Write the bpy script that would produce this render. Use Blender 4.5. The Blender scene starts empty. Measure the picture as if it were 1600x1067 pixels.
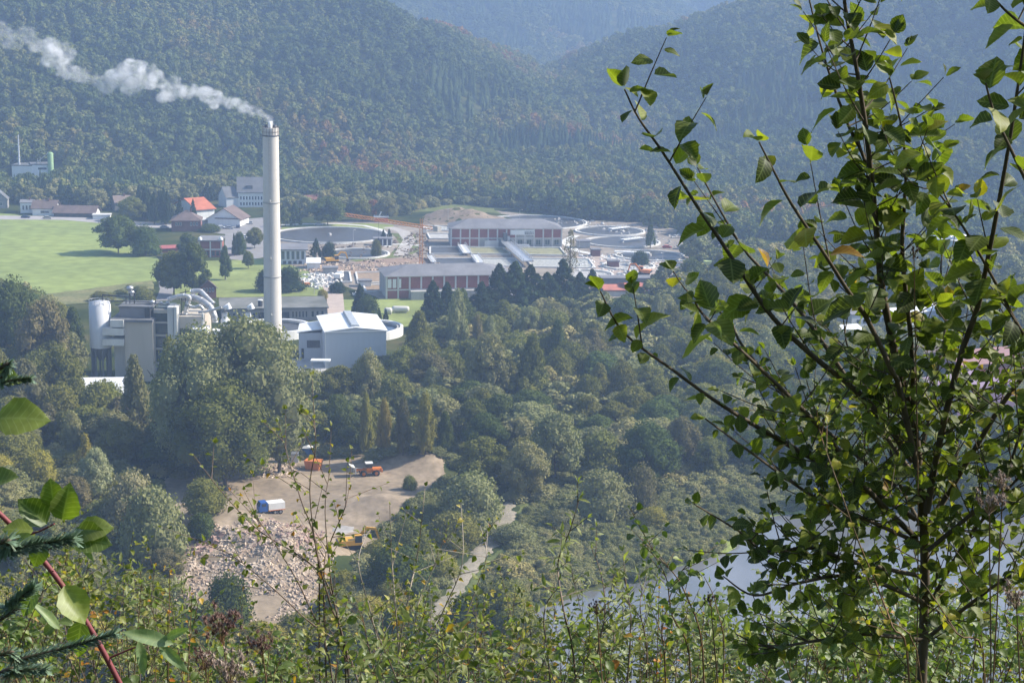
import bpy, math, random
import numpy as np
from mathutils import Matrix, Vector
random.seed(7); rng = np.random.default_rng(7)
SC = bpy.context.scene
C = SC.collection
PI = math.pi
# ---------------------------------------------------------------- camera
FPX, CX, CY = 2600.0, 800.0, 533.5            # focal length and centre in pixels of the 1600x1067 photograph
CAMZ, PITCH, ROLL = 110.0, 11.5, 0.95
ROT = Matrix.Rotation(math.radians(90 - PITCH), 3, 'X') @ Matrix.Rotation(math.radians(ROLL), 3, 'Z')
cam = bpy.data.cameras.new('camera'); camo = bpy.data.objects.new('camera', cam); C.objects.link(camo)
camo.matrix_world = Matrix.Translation((0, 0, CAMZ)) @ ROT.to_4x4()
cam.lens = FPX / 1600 * 36; cam.sensor_width = 36; cam.clip_start = 0.1; cam.clip_end = 12000
SC.camera = camo
# ---------------------------------------------------------------- light
SUN_EL, SUN_AZ = 37.0, 78.0                    # azimuth clockwise from +Y (the viewing direction)
w = bpy.data.worlds.new('World'); SC.world = w; w.use_nodes = True
nt = w.node_tree; bg = nt.nodes['Background']
sky = nt.nodes.new('ShaderNodeTexSky'); sky.sky_type = 'NISHITA'; sky.sun_disc = False
sky.sun_elevation = math.radians(SUN_EL); sky.sun_rotation = math.radians(SUN_AZ)
sky.air_density = 1.2; sky.dust_density = 1.2; sky.ozone_density = 1.5
nt.links.new(sky.outputs[0], bg.inputs[0]); bg.inputs[1].default_value = 0.095
sl = bpy.data.lights.new('sun', 'SUN'); sl.energy = 5.0; sl.angle = math.radians(0.55); sl.color = (1.0, 0.91, 0.77)
so = bpy.data.objects.new('sun', sl); C.objects.link(so)
sdir = Vector((math.sin(math.radians(SUN_AZ)) * math.cos(math.radians(SUN_EL)), math.cos(math.radians(SUN_AZ)) * math.cos(math.radians(SUN_EL)), math.sin(math.radians(SUN_EL))))
so.rotation_euler = sdir.to_track_quat('Z', 'Y').to_euler(); so.location = sdir * 400
SC.view_settings.view_transform = 'Standard'; SC.view_settings.look = 'None'
SC.view_settings.exposure = 1.06; SC.view_settings.gamma = 1.0; SC.view_settings.use_curve_mapping = False
cy = SC.cycles
cy.max_bounces = 5; cy.diffuse_bounces = 2; cy.glossy_bounces = 2; cy.transmission_bounces = 3; cy.volume_bounces = 3
cy.transparent_max_bounces = 6; cy.use_denoising = True; cy.caustics_reflective = False; cy.caustics_refractive = False
cy.volume_step_rate = 1.0; cy.volume_max_steps = 160
# ---------------------------------------------------------------- pixel rays and terrain
RN = np.array(ROT)
def ray(px, py):
    d = RN @ np.array([(px - CX) / FPX, -(py - CY) / FPX, -1.0]); return d / np.linalg.norm(d)
def G(px, py, z=0.0):
    d = ray(px, py); t = (z - CAMZ) / d[2]; return np.array([d[0] * t, d[1] * t, z])
def Wd(px, py, D):
    d = ray(px, py); t = D / d[1]; return np.array([d[0] * t, D, CAMZ + d[2] * t])
def proj(x, y, z):
    q = np.stack([x, y, np.asarray(z) - CAMZ], -1) @ RN
    return CX + FPX * q[..., 0] / -q[..., 2], CY - FPX * q[..., 1] / -q[..., 2]
def hsh(i, j, s):
    v = np.sin(i * 127.1 + j * 311.7 + s * 74.7) * 43758.5453; return v - np.floor(v)
def vnoise(x, y, s=0):
    i = np.floor(x); j = np.floor(y); u = x - i; v = y - j; u = u * u * (3 - 2 * u); v = v * v * (3 - 2 * v)
    return (hsh(i, j, s) * (1 - u) + hsh(i + 1, j, s) * u) * (1 - v) + (hsh(i, j + 1, s) * (1 - u) + hsh(i + 1, j + 1, s) * u) * v
def smax(a, k):
    return np.where(a > k, a, np.where(a < -k, 0.0, (a + k) ** 2 / (4 * k)))
RIDGES = [
    (0.40, [(-1500, 1900, 420), (-900, 1700, 340), (-420, 1480, 205), (-235, 1390, 130), (-105, 1310, 70), (-10, 1240, 28), (50, 1150, 10), (90, 1060, 0)]),
    (0.38, [(1500, 2000, 420), (900, 1720, 290), (470, 1560, 190), (300, 1500, 120), (215, 1470, 88), (130, 1420, 62), (40, 1370, 38), (-20, 1290, 24), (-60, 1190, 14)]),
    (0.34, [(-900, 3200, 520), (-320, 2800, 310), (0, 2700, 185), (170, 2600, 112), (300, 2520, 62)]),
    (0.28, [(-1800, 4000, 560), (-600, 3800, 470), (150, 3750, 380), (520, 3600, 330), (1100, 3650, 400), (2200, 4000, 560)]),
    (0.32, [(980, 3100, 400), (700, 2950, 270), (540, 2850, 165), (430, 2750, 90)]),
    (0.34, [(-875, 3000, 480), (-312, 2690, 266), (0, 2560, 146), (162, 2480, 90), (287, 2410, 40)]),
    (0.20, [(700, 1250, 110), (450, 1190, 66), (300, 1120, 30), (200, 1090, 12)]),
]
def ridge(x, y):
    z = np.zeros_like(x) - 1e3
    for sl_, pts in RIDGES:
        for (x0, y0, h0), (x1, y1, h1) in zip(pts[:-1], pts[1:]):
            dx, dy = x1 - x0, y1 - y0; t = np.clip(((x - x0) * dx + (y - y0) * dy) / (dx * dx + dy * dy), 0, 1)
            dd = np.hypot(x - x0 - t * dx, y - y0 - t * dy)
            hz = h0 + t * (h1 - h0)
            hh = hz - sl_ * (np.sqrt(dd * dd + 400) - 20)
            z = np.maximum(z, hh)
    return z
def gp(px, py): p = G(px, py); return (p[0], p[1])
LAKE = [gp(*p) for p in [(800, 960), (862, 934), (905, 916), (1005, 902), (1060, 882), (1128, 860), (1160, 832), (1170, 810), (1235, 797), (1400, 792), (1720, 800), (2000, 1100), (1600, 1230), (1050, 1160), (840, 1040)]]
def poly_sd(x, y, poly):
    """signed distance to a polygon, negative inside"""
    x = np.asarray(x, float); y = np.asarray(y, float); ins = np.zeros(x.shape, bool); dm = np.full(x.shape, 1e9)
    n = len(poly)
    for i in range(n):
        ax, ay = poly[i]; bx, by = poly[(i + 1) % n]
        c = ((ay > y) != (by > y)) & (x < (bx - ax) * (y - ay) / ((by - ay) if by != ay else 1e-9) + ax); ins ^= c
        dx, dy = bx - ax, by - ay; t = np.clip(((x - ax) * dx + (y - ay) * dy) / (dx * dx + dy * dy), 0, 1)
        dm = np.minimum(dm, np.hypot(x - ax - t * dx, y - ay - t * dy))
    return np.where(ins, -dm, dm)
BUMPS = []
def bump(px, py, rx, ry, h, rot=0): p = gp(px, py); BUMPS.append((p[0], p[1], rx, ry, h, rot))
bump(640, 722, 9, 6, 3.2); bump(600, 800, 12, 8, 3.4, -.3); bump(380, 868, 14, 20, 4.2, .3); bump(330, 850, 10, 8, 3.6); bump(460, 900, 12, 16, 3.4, .2)
bump(708, 342, 15, 14, 4.6); bump(740, 345, 12, 12, 2.8); bump(430, 760, 5, 3, 1.2); bump(672, 735, 7, 6, 2.0)
def zt(x, y):
    x = np.asarray(x, float); y = np.asarray(y, float)
    r = ridge(x, y)
    r = r + (vnoise(x / 110 + y / 600, y / 320, 1) - .5) * np.clip(r, 0, 60) * .9 + (vnoise(x / 50, y / 50, 2) - .5) * np.clip(r, 0, 30) * .35
    z = smax(r, 9)
    near = 108.3 - 0.475 * y + (vnoise(x / 30, y / 30, 3) - .5) * np.clip((y - 15) / 30, 0, 1) * 8
    z = z + smax(near, 5)
    z = z + 20 * np.exp(-((x + 145) / 50) ** 2 - ((y - 315) / 60) ** 2)
    for bx, by, rx, ry, h, ro in BUMPS:
        c, s = math.cos(ro), math.sin(ro); u = (c * (x - bx) + s * (y - by)) / rx; v = (-s * (x - bx) + c * (y - by)) / ry
        q = u * u + v * v
        z = z + np.where(q < 9, h * np.exp(-q) * (0.8 + .4 * vnoise(x / 3.1, y / 3.1, 5)), 0)
    sd = poly_sd(x, y, LAKE) if np.any((y > 150) & (y < 420) & (x > -60)) else np.full(x.shape, 99.)
    sd = sd + (vnoise(x / 6, y / 6, 9) - .5) * 3
    z = z - 2.6 * np.clip((1.5 - sd) / 6, 0, 1)
    return z
def zg(x, y): return float(zt(np.array([x]), np.array([y]))[0])
_TS = np.concatenate([np.linspace(60, 1200, 1500), np.linspace(1201, 4200, 1500)])
def P(px, py):
    """where the ray through a pixel meets the terrain"""
    d = ray(px, py); z = CAMZ + d[2] * _TS; below = z < zt(d[0] * _TS, d[1] * _TS)
    if not below.any(): return G(px, py)
    i = int(np.argmax(below)); t = _TS[max(i - 1, 0)] * .5 + _TS[i] * .5
    x, y = d[0] * t, d[1] * t; return np.array([x, y, zg(x, y)])
def height_to(p, px, py_top):
    """height above p at which the vertical through p reaches picture row py_top"""
    lo, hi = 0.0, 400.0
    for _ in range(30):
        m = (lo + hi) / 2; yy = proj(p[0], p[1], p[2] + m)[1]
        if yy > py_top: lo = m
        else: hi = m
    return lo
# ---------------------------------------------------------------- materials
MATS = {}
def newmat(name):
    m = bpy.data.materials.new(name); m.use_nodes = True; n = m.node_tree; n.nodes.clear(); MATS[name] = m
    return m, n, n.nodes.new, n.links.new
def mat(name, col, rough=.8, var=.25, scale=.5, spec=.3, bump=0.0, col2=None, metal=0, streak=False, fine=0.0):
    """base colour broken up by two sizes of noise in object space, optional rain streaks and relief"""
    if name in MATS: return MATS[name]
    m, n, N, L = newmat(name)
    out = N('ShaderNodeOutputMaterial'); b = N('ShaderNodeBsdfPrincipled'); L(b.outputs[0], out.inputs[0])
    b.inputs['Roughness'].default_value = rough; b.inputs['Specular IOR Level'].default_value = spec; b.inputs['Metallic'].default_value = metal
    tc = N('ShaderNodeTexCoord'); mp = N('ShaderNodeMapping'); L(tc.outputs['Object'], mp.inputs[0])
    if streak: mp.inputs['Scale'].default_value = (1, 1, .15)
    no = N('ShaderNodeTexNoise'); no.inputs['Scale'].default_value = scale; no.inputs['Detail'].default_value = 8; no.inputs['Roughness'].default_value = .65; L(mp.outputs[0], no.inputs['Vector'])
    rp = N('ShaderNodeValToRGB'); c2 = col2 or tuple(c * (1 - var) for c in col); c1 = col if col2 else tuple(min(1, c * (1 + var * .6)) for c in col)
    rp.color_ramp.elements[0].position = .35; rp.color_ramp.elements[0].color = (*c2, 1); rp.color_ramp.elements[1].position = .65; rp.color_ramp.elements[1].color = (*c1, 1)
    L(no.outputs['Fac'], rp.inputs[0]); last = rp.outputs[0]
    if fine:
        n2 = N('ShaderNodeTexNoise'); n2.inputs['Scale'].default_value = scale * 9; n2.inputs['Detail'].default_value = 5; L(tc.outputs['Object'], n2.inputs['Vector'])
        mr = N('ShaderNodeMapRange'); mr.inputs['From Min'].default_value = .3; mr.inputs['From Max'].default_value = .7; mr.inputs['To Min'].default_value = 1 - fine; mr.inputs['To Max'].default_value = 1 + fine; L(n2.outputs['Fac'], mr.inputs[0])
        vm = N('ShaderNodeVectorMath'); vm.operation = 'SCALE'; L(last, vm.inputs[0]); L(mr.outputs[0], vm.inputs['Scale']); last = vm.outputs[0]
    L(last, b.inputs['Base Color'])
    if bump:
        bp = N('ShaderNodeBump'); bp.inputs['Strength'].default_value = bump; bp.inputs['Distance'].default_value = .3; L(no.outputs['Fac'], bp.inputs['Height']); L(bp.outputs[0], b.inputs['Normal'])
    return m
def leafmat(name, usecol=True, base=(.07, .1, .03), trans=.3, gloss=0.0, ramp=None, locscale=.004):
    """foliage: diffuse with light through the leaf; colour from the object or from place and chance"""
    m, n, N, L = newmat(name)
    out = N('ShaderNodeOutputMaterial'); oi = N('ShaderNodeObjectInfo'); tc = N('ShaderNodeTexCoord')
    if usecol: col = oi.outputs['Color']
    else:
        nz = N('ShaderNodeTexNoise'); nz.inputs['Scale'].default_value = locscale; nz.inputs['Detail'].default_value = 4; L(oi.outputs['Location'], nz.inputs['Vector'])
        ma = N('ShaderNodeMath'); ma.operation = 'MULTIPLY_ADD'; L(oi.outputs['Random'], ma.inputs[0]); ma.inputs[1].default_value = .38; st = N('ShaderNodeMapRange'); st.inputs['From Min'].default_value = .36; st.inputs['From Max'].default_value = .66; st.inputs['To Max'].default_value = .66; L(nz.outputs['Fac'], st.inputs[0]); L(st.outputs[0], ma.inputs[2])
        rp = N('ShaderNodeValToRGB'); cr = rp.color_ramp
        while len(cr.elements) < len(ramp): cr.elements.new(.5)
        for e, (p, c) in zip(cr.elements, ramp): e.position = p; e.color = (*c, 1)
        L(ma.outputs[0], rp.inputs[0]); col = rp.outputs[0]
    n2 = N('ShaderNodeTexNoise'); n2.inputs['Scale'].default_value = .55; n2.inputs['Detail'].default_value = 5; L(tc.outputs['Object'], n2.inputs['Vector'])
    mr = N('ShaderNodeMapRange'); mr.inputs['From Min'].default_value = .3; mr.inputs['From Max'].default_value = .7; mr.inputs['To Min'].default_value = .72; mr.inputs['To Max'].default_value = 1.3; L(n2.outputs['Fac'], mr.inputs[0])
    vm = N('ShaderNodeVectorMath'); vm.operation = 'SCALE'; L(col, vm.inputs[0]); L(mr.outputs[0], vm.inputs['Scale'])
    d = N('ShaderNodeBsdfDiffuse'); L(vm.outputs[0], d.inputs[0]); t = N('ShaderNodeBsdfTranslucent')
    tm = N('ShaderNodeVectorMath'); tm.operation = 'MULTIPLY'; L(vm.outputs[0], tm.inputs[0]); tm.inputs[1].default_value = (1.25, 1.4, .6); L(tm.outputs[0], t.inputs[0])
    mx = N('ShaderNodeMixShader'); mx.inputs[0].default_value = trans; L(d.outputs[0], mx.inputs[1]); L(t.outputs[0], mx.inputs[2])
    L(mx.outputs[0], out.inputs[0])
    return m
def nearleaf(name, cols, trans=.45, gloss=.1, vein=True, under=None):
    """broad leaf seen close: veins, spots, a glossy upper side and a paler underside"""
    m, n, N, L = newmat(name)
    out = N('ShaderNodeOutputMaterial'); oi = N('ShaderNodeObjectInfo'); at = N('ShaderNodeAttribute'); at.attribute_name = 'lv'
    ad = N('ShaderNodeMath'); ad.operation = 'ADD'; L(oi.outputs['Random'], ad.inputs[0]); L(at.outputs['Fac'], ad.inputs[1])
    fr = N('ShaderNodeMath'); fr.operation = 'FRACT'; L(ad.outputs[0], fr.inputs[0])
    rp = N('ShaderNodeValToRGB'); cr = rp.color_ramp
    while len(cr.elements) < len(cols): cr.elements.new(.5)
    for e, (p, c) in zip(cr.elements, cols): e.position = p; e.color = (*c, 1)
    L(fr.outputs[0], rp.inputs[0]); col = rp.outputs[0]
    uv = N('ShaderNodeTexCoord')
    if vein:
        sp = N('ShaderNodeSeparateXYZ'); L(uv.outputs['UV'], sp.inputs[0])
        ab = N('ShaderNodeMath'); ab.operation = 'ABSOLUTE'; L(sp.outputs[0], ab.inputs[0])
        k = N('ShaderNodeMath'); k.operation = 'MULTIPLY_ADD'; L(ab.outputs[0], k.inputs[0]); k.inputs[1].default_value = -.9; L(sp.outputs[1], k.inputs[2])
        si = N('ShaderNodeMath'); si.operation = 'MULTIPLY'; L(k.outputs[0], si.inputs[0]); si.inputs[1].default_value = 46
        sn = N('ShaderNodeMath'); sn.operation = 'SINE'; L(si.outputs[0], sn.inputs[0])
        gt = N('ShaderNodeMapRange'); gt.inputs['From Min'].default_value = .8; gt.inputs['From Max'].default_value = 1; L(sn.outputs[0], gt.inputs[0])
        md = N('ShaderNodeMapRange'); md.inputs['From Min'].default_value = .03; md.inputs['From Max'].default_value = .0; L(ab.outputs[0], md.inputs[0])
        mm = N('ShaderNodeMath'); mm.operation = 'MAXIMUM'; L(gt.outputs[0], mm.inputs[0]); L(md.outputs[0], mm.inputs[1])
        sc_ = N('ShaderNodeMath'); sc_.operation = 'MULTIPLY'; L(mm.outputs[0], sc_.inputs[0]); sc_.inputs[1].default_value = .35
        mv = N('ShaderNodeMixRGB'); L(sc_.outputs[0], mv.inputs[0]); L(col, mv.inputs[1]); mv.inputs[2].default_value = (.30, .36, .16, 1); col = mv.outputs[0]
    nz = N('ShaderNodeTexNoise'); nz.inputs['Scale'].default_value = 3.5; nz.inputs['Detail'].default_value = 5; L(uv.outputs['UV'], nz.inputs['Vector'])
    mr = N('ShaderNodeMapRange'); mr.inputs['From Min'].default_value = .3; mr.inputs['From Max'].default_value = .7; mr.inputs['To Min'].default_value = .75; mr.inputs['To Max'].default_value = 1.25; L(nz.outputs['Fac'], mr.inputs[0])
    vm = N('ShaderNodeVectorMath'); vm.operation = 'SCALE'; L(col, vm.inputs[0]); L(mr.outputs[0], vm.inputs['Scale']); col = vm.outputs[0]
    ge = N('ShaderNodeNewGeometry'); mu = N('ShaderNodeMixRGB'); L(ge.outputs['Backfacing'], mu.inputs[0]); L(col, mu.inputs[1])
    pu = N('ShaderNodeMixRGB'); pu.inputs[0].default_value = .55; L(col, pu.inputs[1]); pu.inputs[2].default_value = (*(under or (.22, .27, .19)), 1); L(pu.outputs[0], mu.inputs[2])
    d = N('ShaderNodeBsdfDiffuse'); L(mu.outputs[0], d.inputs[0]); t = N('ShaderNodeBsdfTranslucent')
    tm = N('ShaderNodeVectorMath'); tm.operation = 'MULTIPLY'; L(col, tm.inputs[0]); tm.inputs[1].default_value = (1.9, 2.1, .45); L(tm.outputs[0], t.inputs[0])
    mx = N('ShaderNodeMixShader'); mx.inputs[0].default_value = trans; L(d.outputs[0], mx.inputs[1]); L(t.outputs[0], mx.inputs[2])
    g = N('ShaderNodeBsdfGlossy'); g.inputs['Roughness'].default_value = .48; g.inputs[0].default_value = (.9, .95, 1, 1); m2 = N('ShaderNodeMixShader')
    fz = N('ShaderNodeFresnel'); fz.inputs[0].default_value = 1.4; fm = N('ShaderNodeMath'); fm.operation = 'MULTIPLY_ADD'; L(fz.outputs[0], fm.inputs[0]); fm.inputs[1].default_value = .2; fm.inputs[2].default_value = gloss * .06; L(fm.outputs[0], m2.inputs[0])
    L(mx.outputs[0], m2.inputs[1]); L(g.outputs[0], m2.inputs[2]); L(m2.outputs[0], out.inputs[0])
    return m
# ---------------------------------------------------------------- mesh helpers
def link(name, me, parent=None, loc=None, label=None, cat=None, group=None, kind=None):
    o = bpy.data.objects.new(name, me); C.objects.link(o)
    if parent is not None: o.parent = parent
    if loc is not None: o.location = loc
    tag(o, label, cat, group, kind); return o
def tag(o, label=None, cat=None, group=None, kind=None):
    if label: o['label'] = label
    if cat: o['category'] = cat
    if group: o['group'] = group
    if kind: o['kind'] = kind
    return o
def thing(name, label, cat, loc=(0, 0, 0), rz=0, group=None):
    o = link(name, None, None, loc, label, cat, group); o.rotation_euler = (0, 0, rz); o.empty_display_size = 1; return o
def npmesh(name, V, F, mats, mi=None, smooth=False):
    """mesh from arrays; F is an (n,3) or (n,4) array"""
    me = bpy.data.meshes.new(name); V = np.asarray(V, np.float32); F = np.asarray(F, np.int32); k = F.shape[1]
    me.vertices.add(len(V)); me.vertices.foreach_set('co', V.ravel()); me.loops.add(F.size); me.loops.foreach_set('vertex_index', F.ravel())
    me.polygons.add(len(F)); me.polygons.foreach_set('loop_start', np.arange(0, F.size, k, dtype=np.int32))
    if mi is not None: me.polygons.foreach_set('material_index', np.asarray(mi, np.int32))
    me.polygons.foreach_set('use_smooth', np.full(len(F), smooth)); me.update(calc_edges=True)
    for m in (mats if isinstance(mats, (list, tuple)) else [mats]): me.materials.append(m)
    return me
class MB:
    """collects shapes into one mesh"""
    def __init__(s): s.v = []; s.f = []; s.m = []; s.sm = []
    def add(s, vs, fs, m=0, smooth=False):
        o = len(s.v); s.v += [tuple(v) for v in vs]; s.f += [tuple(i + o for i in f) for f in fs]; s.m += [m] * len(fs); s.sm += [smooth] * len(fs); return s
    def box(s, x0, y0, z0, x1, y1, z1, m=0, M=None):
        vs = [(x, y, z) for z in (z0, z1) for y in (y0, y1) for x in (x0, x1)]
        if M is not None: vs = [tuple(M @ Vector(v)) for v in vs]
        return s.add(vs, [(0, 2, 3, 1), (4, 5, 7, 6), (0, 1, 5, 4), (2, 6, 7, 3), (0, 4, 6, 2), (1, 3, 7, 5)], m)
    def prism(s, poly, z0, z1, m=0):
        n = len(poly); vs = [(x, y, z0) for x, y in poly] + [(x, y, z1) for x, y in poly]
        return s.add(vs, [tuple(range(n))[::-1], tuple(range(n, 2 * n))] + [(i, (i + 1) % n, (i + 1) % n + n, i + n) for i in range(n)], m)
    def lathe(s, prof, n=16, c=(0, 0, 0), m=0, smooth=True, caps=True):
        vs = []; fs = []; k = len(prof)
        for r, z in prof: vs += [(c[0] + r * math.cos(2 * PI * i / n), c[1] + r * math.sin(2 * PI * i / n), c[2] + z) for i in range(n)]
        for j in range(k - 1): fs += [(j * n + i, j * n + (i + 1) % n, (j + 1) * n + (i + 1) % n, (j + 1) * n + i) for i in range(n)]
        s.add(vs, fs, m, smooth)
        if caps:
            if prof[-1][0] > 1e-3: s.add(vs[-n:], [tuple(range(n))], m)
            if prof[0][0] > 1e-3: s.add(vs[:n], [tuple(range(n))[::-1]], m)
        return s
    def tube(s, pts, r, n=8, m=0, smooth=True):
        pts = [Vector(p) for p in pts]; rs = r if isinstance(r, (list, tuple, np.ndarray)) else [r] * len(pts); vs = []; fs = []
        ref = Vector((0, 0, 1))
        for i, p in enumerate(pts):
            t = (pts[min(i + 1, len(pts) - 1)] - pts[max(i - 1, 0)])
            t = t.normalized() if t.length > 1e-9 else Vector((0, 0, 1))
            a = t.cross(ref if abs(t.dot(ref)) < .95 else Vector((1, 0, 0))).normalized(); b = t.cross(a); ref = b if False else ref
            vs += [tuple(p + (a * math.cos(2 * PI * k / n) + b * math.sin(2 * PI * k / n)) * rs[i]) for k in range(n)]
        for i in range(len(pts) - 1): fs += [(i * n + k, i * n + (k + 1) % n, (i + 1) * n + (k + 1) % n, (i + 1) * n + k) for k in range(n)]
        fs += [tuple(range(n)), tuple(range(len(vs) - n, len(vs)))[::-1]]
        return s.add(vs, fs, m, smooth)
    def bar(s, a, b, w, h=None, m=0):
        a = Vector(a); b = Vector(b); t = (b - a); L_ = t.length; t.normalize(); u = t.cross(Vector((0, 0, 1)) if abs(t.z) < .95 else Vector((1, 0, 0))).normalized(); v = u.cross(t); h = h or w
        M = Matrix((( t.x, u.x, v.x, a.x), (t.y, u.y, v.y, a.y), (t.z, u.z, v.z, a.z), (0, 0, 0, 1)))
        return s.box(0, -w / 2, -h / 2, L_, w / 2, h / 2, m, M)
    def mesh(s, name, mats):
        me = bpy.data.meshes.new(name); me.from_pydata(s.v, [], s.f); me.polygons.foreach_set('material_index', s.m); me.polygons.foreach_set('use_smooth', s.sm)
        for m in (mats if isinstance(mats, (list, tuple)) else [mats]): me.materials.append(m)
        me.update(); return me
    def build(s, name, mats, parent=None, **k): return link(name, s.mesh(name, mats), parent, **k)
def sheet(name, pts, m, z=.03, kind='structure', **k):
    """a flat ground polygon with its own outline; pts in metres"""
    me = bpy.data.meshes.new(name); me.from_pydata([(x, y, z) for x, y in pts], [], [tuple(range(len(pts)))]); me.materials.append(m)
    if me.polygons[0].normal.z < 0: me.flip_normals()
    return link(name, me, None, kind=kind, **k)
def wobble(pts, step=6, amp=1.2, seed=1):
    """an outline cut into short steps that wander a little"""
    out = []; n = len(pts); r = random.Random(seed)
    for i in range(n):
        a = np.array(pts[i]); b = np.array(pts[(i + 1) % n]); k = max(1, int(np.linalg.norm(b - a) / step))
        for j in range(k):
            q = a + (b - a) * j / k; out.append((q[0] + r.uniform(-amp, amp), q[1] + r.uniform(-amp, amp)))
    return out
def drape(name, poly, m, step=2.0, dz=.12, kind='structure', **k):
    """a sheet laid over uneven ground, its edge following the polygon"""
    xs = [p[0] for p in poly]; ys = [p[1] for p in poly]
    gx = np.arange(min(xs) - step, max(xs) + 2 * step, step); gy = np.arange(min(ys) - step, max(ys) + 2 * step, step)
    X, Y = np.meshgrid(gx, gy); sd = poly_sd(X, Y, poly) + (vnoise(X / 2.3, Y / 2.3, 4) - .5) * 2
    Z = zt(X, Y) + np.where(sd < 0, dz, dz - np.clip(sd, 0, 1.5) * .5)
    nx = len(gx); idx = np.arange(X.size).reshape(X.shape); q = np.stack([idx[:-1, :-1], idx[:-1, 1:], idx[1:, 1:], idx[1:, :-1]], -1).reshape(-1, 4)
    keep = (sd.ravel()[q] < .9).any(1)
    return link(name, npmesh(name, np.stack([X, Y, Z], -1).reshape(-1, 3), q[keep], m, smooth=True), kind=kind, **k)
def pxs(*a): return [gp(*p) for p in a]
# ================================================================ setting
def groundmat():
    m, n, N, L = newmat('meadow_soil')
    out = N('ShaderNodeOutputMaterial'); b = N('ShaderNodeBsdfDiffuse'); L(b.outputs[0], out.inputs[0]); tc = N('ShaderNodeTexCoord')
    a = N('ShaderNodeTexNoise'); a.inputs['Scale'].default_value = .025; a.inputs['Detail'].default_value = 10; a.inputs['Roughness'].default_value = .7; L(tc.outputs['Object'], a.inputs['Vector'])
    r = N('ShaderNodeValToRGB'); cr = r.color_ramp; cr.elements.new(.5); cr.elements.new(.62)
    for e, (p, c) in zip(cr.elements, [(.35, (.022, .032, .012)), (.48, (.045, .06, .02)), (.58, (.075, .08, .03)), (.7, (.12, .1, .05))]): e.position = p; e.color = (*c, 1)
    L(a.outputs['Fac'], r.inputs[0]); L(r.outputs[0], b.inputs[0])
    return m
M_soil = groundmat()
ys = np.concatenate([np.arange(-60, 20, 2.0), np.arange(20, 200, 4.0), np.arange(200, 460, 1.8), np.arange(460, 1000, 5.0), np.arange(1000, 2200, 14.0), np.arange(2200, 4300, 30.0)])
tt = np.sign(np.linspace(-1, 1, 321)) * np.abs(np.linspace(-1, 1, 321)) ** 1.35
Yg, Tg = np.meshgrid(ys, tt, indexing='ij'); Xg = Tg * (140 + 0.72 * np.clip(Yg, 0, 9e9))
Zg = np.concatenate([zt(Xg[i:i + 40], Yg[i:i + 40]) for i in range(0, len(ys), 40)])
ix = np.arange(Xg.size).reshape(Xg.shape)
Q4 = np.stack([ix[:-1, :-1], ix[:-1, 1:], ix[1:, 1:], ix[1:, :-1]], -1).reshape(-1, 4)
link('ground', npmesh('ground', np.stack([Xg, Yg, Zg], -1).reshape(-1, 3), Q4, M_soil, smooth=True), kind='structure')
# water of the lake
def watermat():
    m, n, N, L = newmat('lake_water')
    out = N('ShaderNodeOutputMaterial'); b = N('ShaderNodeBsdfPrincipled'); L(b.outputs[0], out.inputs[0]); b.inputs['Base Color'].default_value = (.10, .12, .14, 1); b.inputs['Roughness'].default_value = .12; b.inputs['IOR'].default_value = 1.5
    tc = N('ShaderNodeTexCoord'); mp = N('ShaderNodeMapping'); mp.inputs['Scale'].default_value = (1, .5, 1); L(tc.outputs['Object'], mp.inputs[0])
    a = N('ShaderNodeTexNoise'); a.inputs['Scale'].default_value = 1.6; a.inputs['Detail'].default_value = 6; L(mp.outputs[0], a.inputs['Vector']); bp = N('ShaderNodeBump'); bp.inputs['Strength'].default_value = .12; bp.inputs['Distance'].default_value = .1; L(a.outputs['Fac'], bp.inputs['Height']); L(bp.outputs[0], b.inputs['Normal'])
    c = N('ShaderNodeTexNoise'); c.inputs['Scale'].default_value = .05; c.inputs['Detail'].default_value = 4; L(mp.outputs[0], c.inputs['Vector'])
    r = N('ShaderNodeValToRGB'); r.color_ramp.elements[0].position = .4; r.color_ramp.elements[0].color = (.12, .125, .13, 1); r.color_ramp.elements[1].position = .6; r.color_ramp.elements[1].color = (.18, .185, .20, 1); L(c.outputs['Fac'], r.inputs[0]); L(r.outputs[0], b.inputs['Base Color'])
    return m
M_water = watermat()
cxl, cyl = np.mean([p[0] for p in LAKE]), np.mean([p[1] for p in LAKE])
sheet('lake', [(cxl + (x - cxl) * 1.07, cyl + (y - cyl) * 1.1) for x, y in LAKE], M_water, z=-.75)
# ground sheets
M_meadow = mat('meadow_grass', (.255, .305, .098), .95, .22, .018, .05, col2=(.20, .245, .085), fine=.2)
M_lawn = mat('lawn_grass', (.24, .28, .095), .95, .25, .05, .05, fine=.12)
M_dry = mat('dry_grass', (.24, .22, .11), .95, .3, .1, .05, col2=(.12, .14, .06), fine=.3)
M_rough = mat('rough_grass', (.16, .18, .06), .95, .3, .06, .05, col2=(.09, .11, .04), fine=.3)
M_asph = mat('asphalt', (.26, .25, .25), .9, .12, .15, .2, fine=.05)
M_yard = mat('works_yard', (.32, .275, .225), .9, .3, .05, .2, col2=(.16, .135, .11), fine=.25)
M_earth = mat('bare_earth', (.36, .26, .2), .95, .3, .09, .1, col2=(.22, .16, .12), fine=.22, bump=.4)
M_quarry = mat('quarry_earth', (.34, .27, .195), .95, .3, .07, .1, col2=(.20, .16, .115), fine=.2, bump=.5)
M_track = mat('gravel_track', (.31, .275, .225), .95, .2, .4, .1, col2=(.22, .2, .15), fine=.25)
M_conc = mat('concrete', (.42, .41, .39), .9, .22, .25, .2, streak=True, fine=.06)
M_concl = mat('pale_concrete', (.62, .61, .58), .9, .15, .25, .2, streak=True)
M_white = mat('white_paint', (.78, .78, .77), .6, .07, .4, .3, streak=True)
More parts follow.
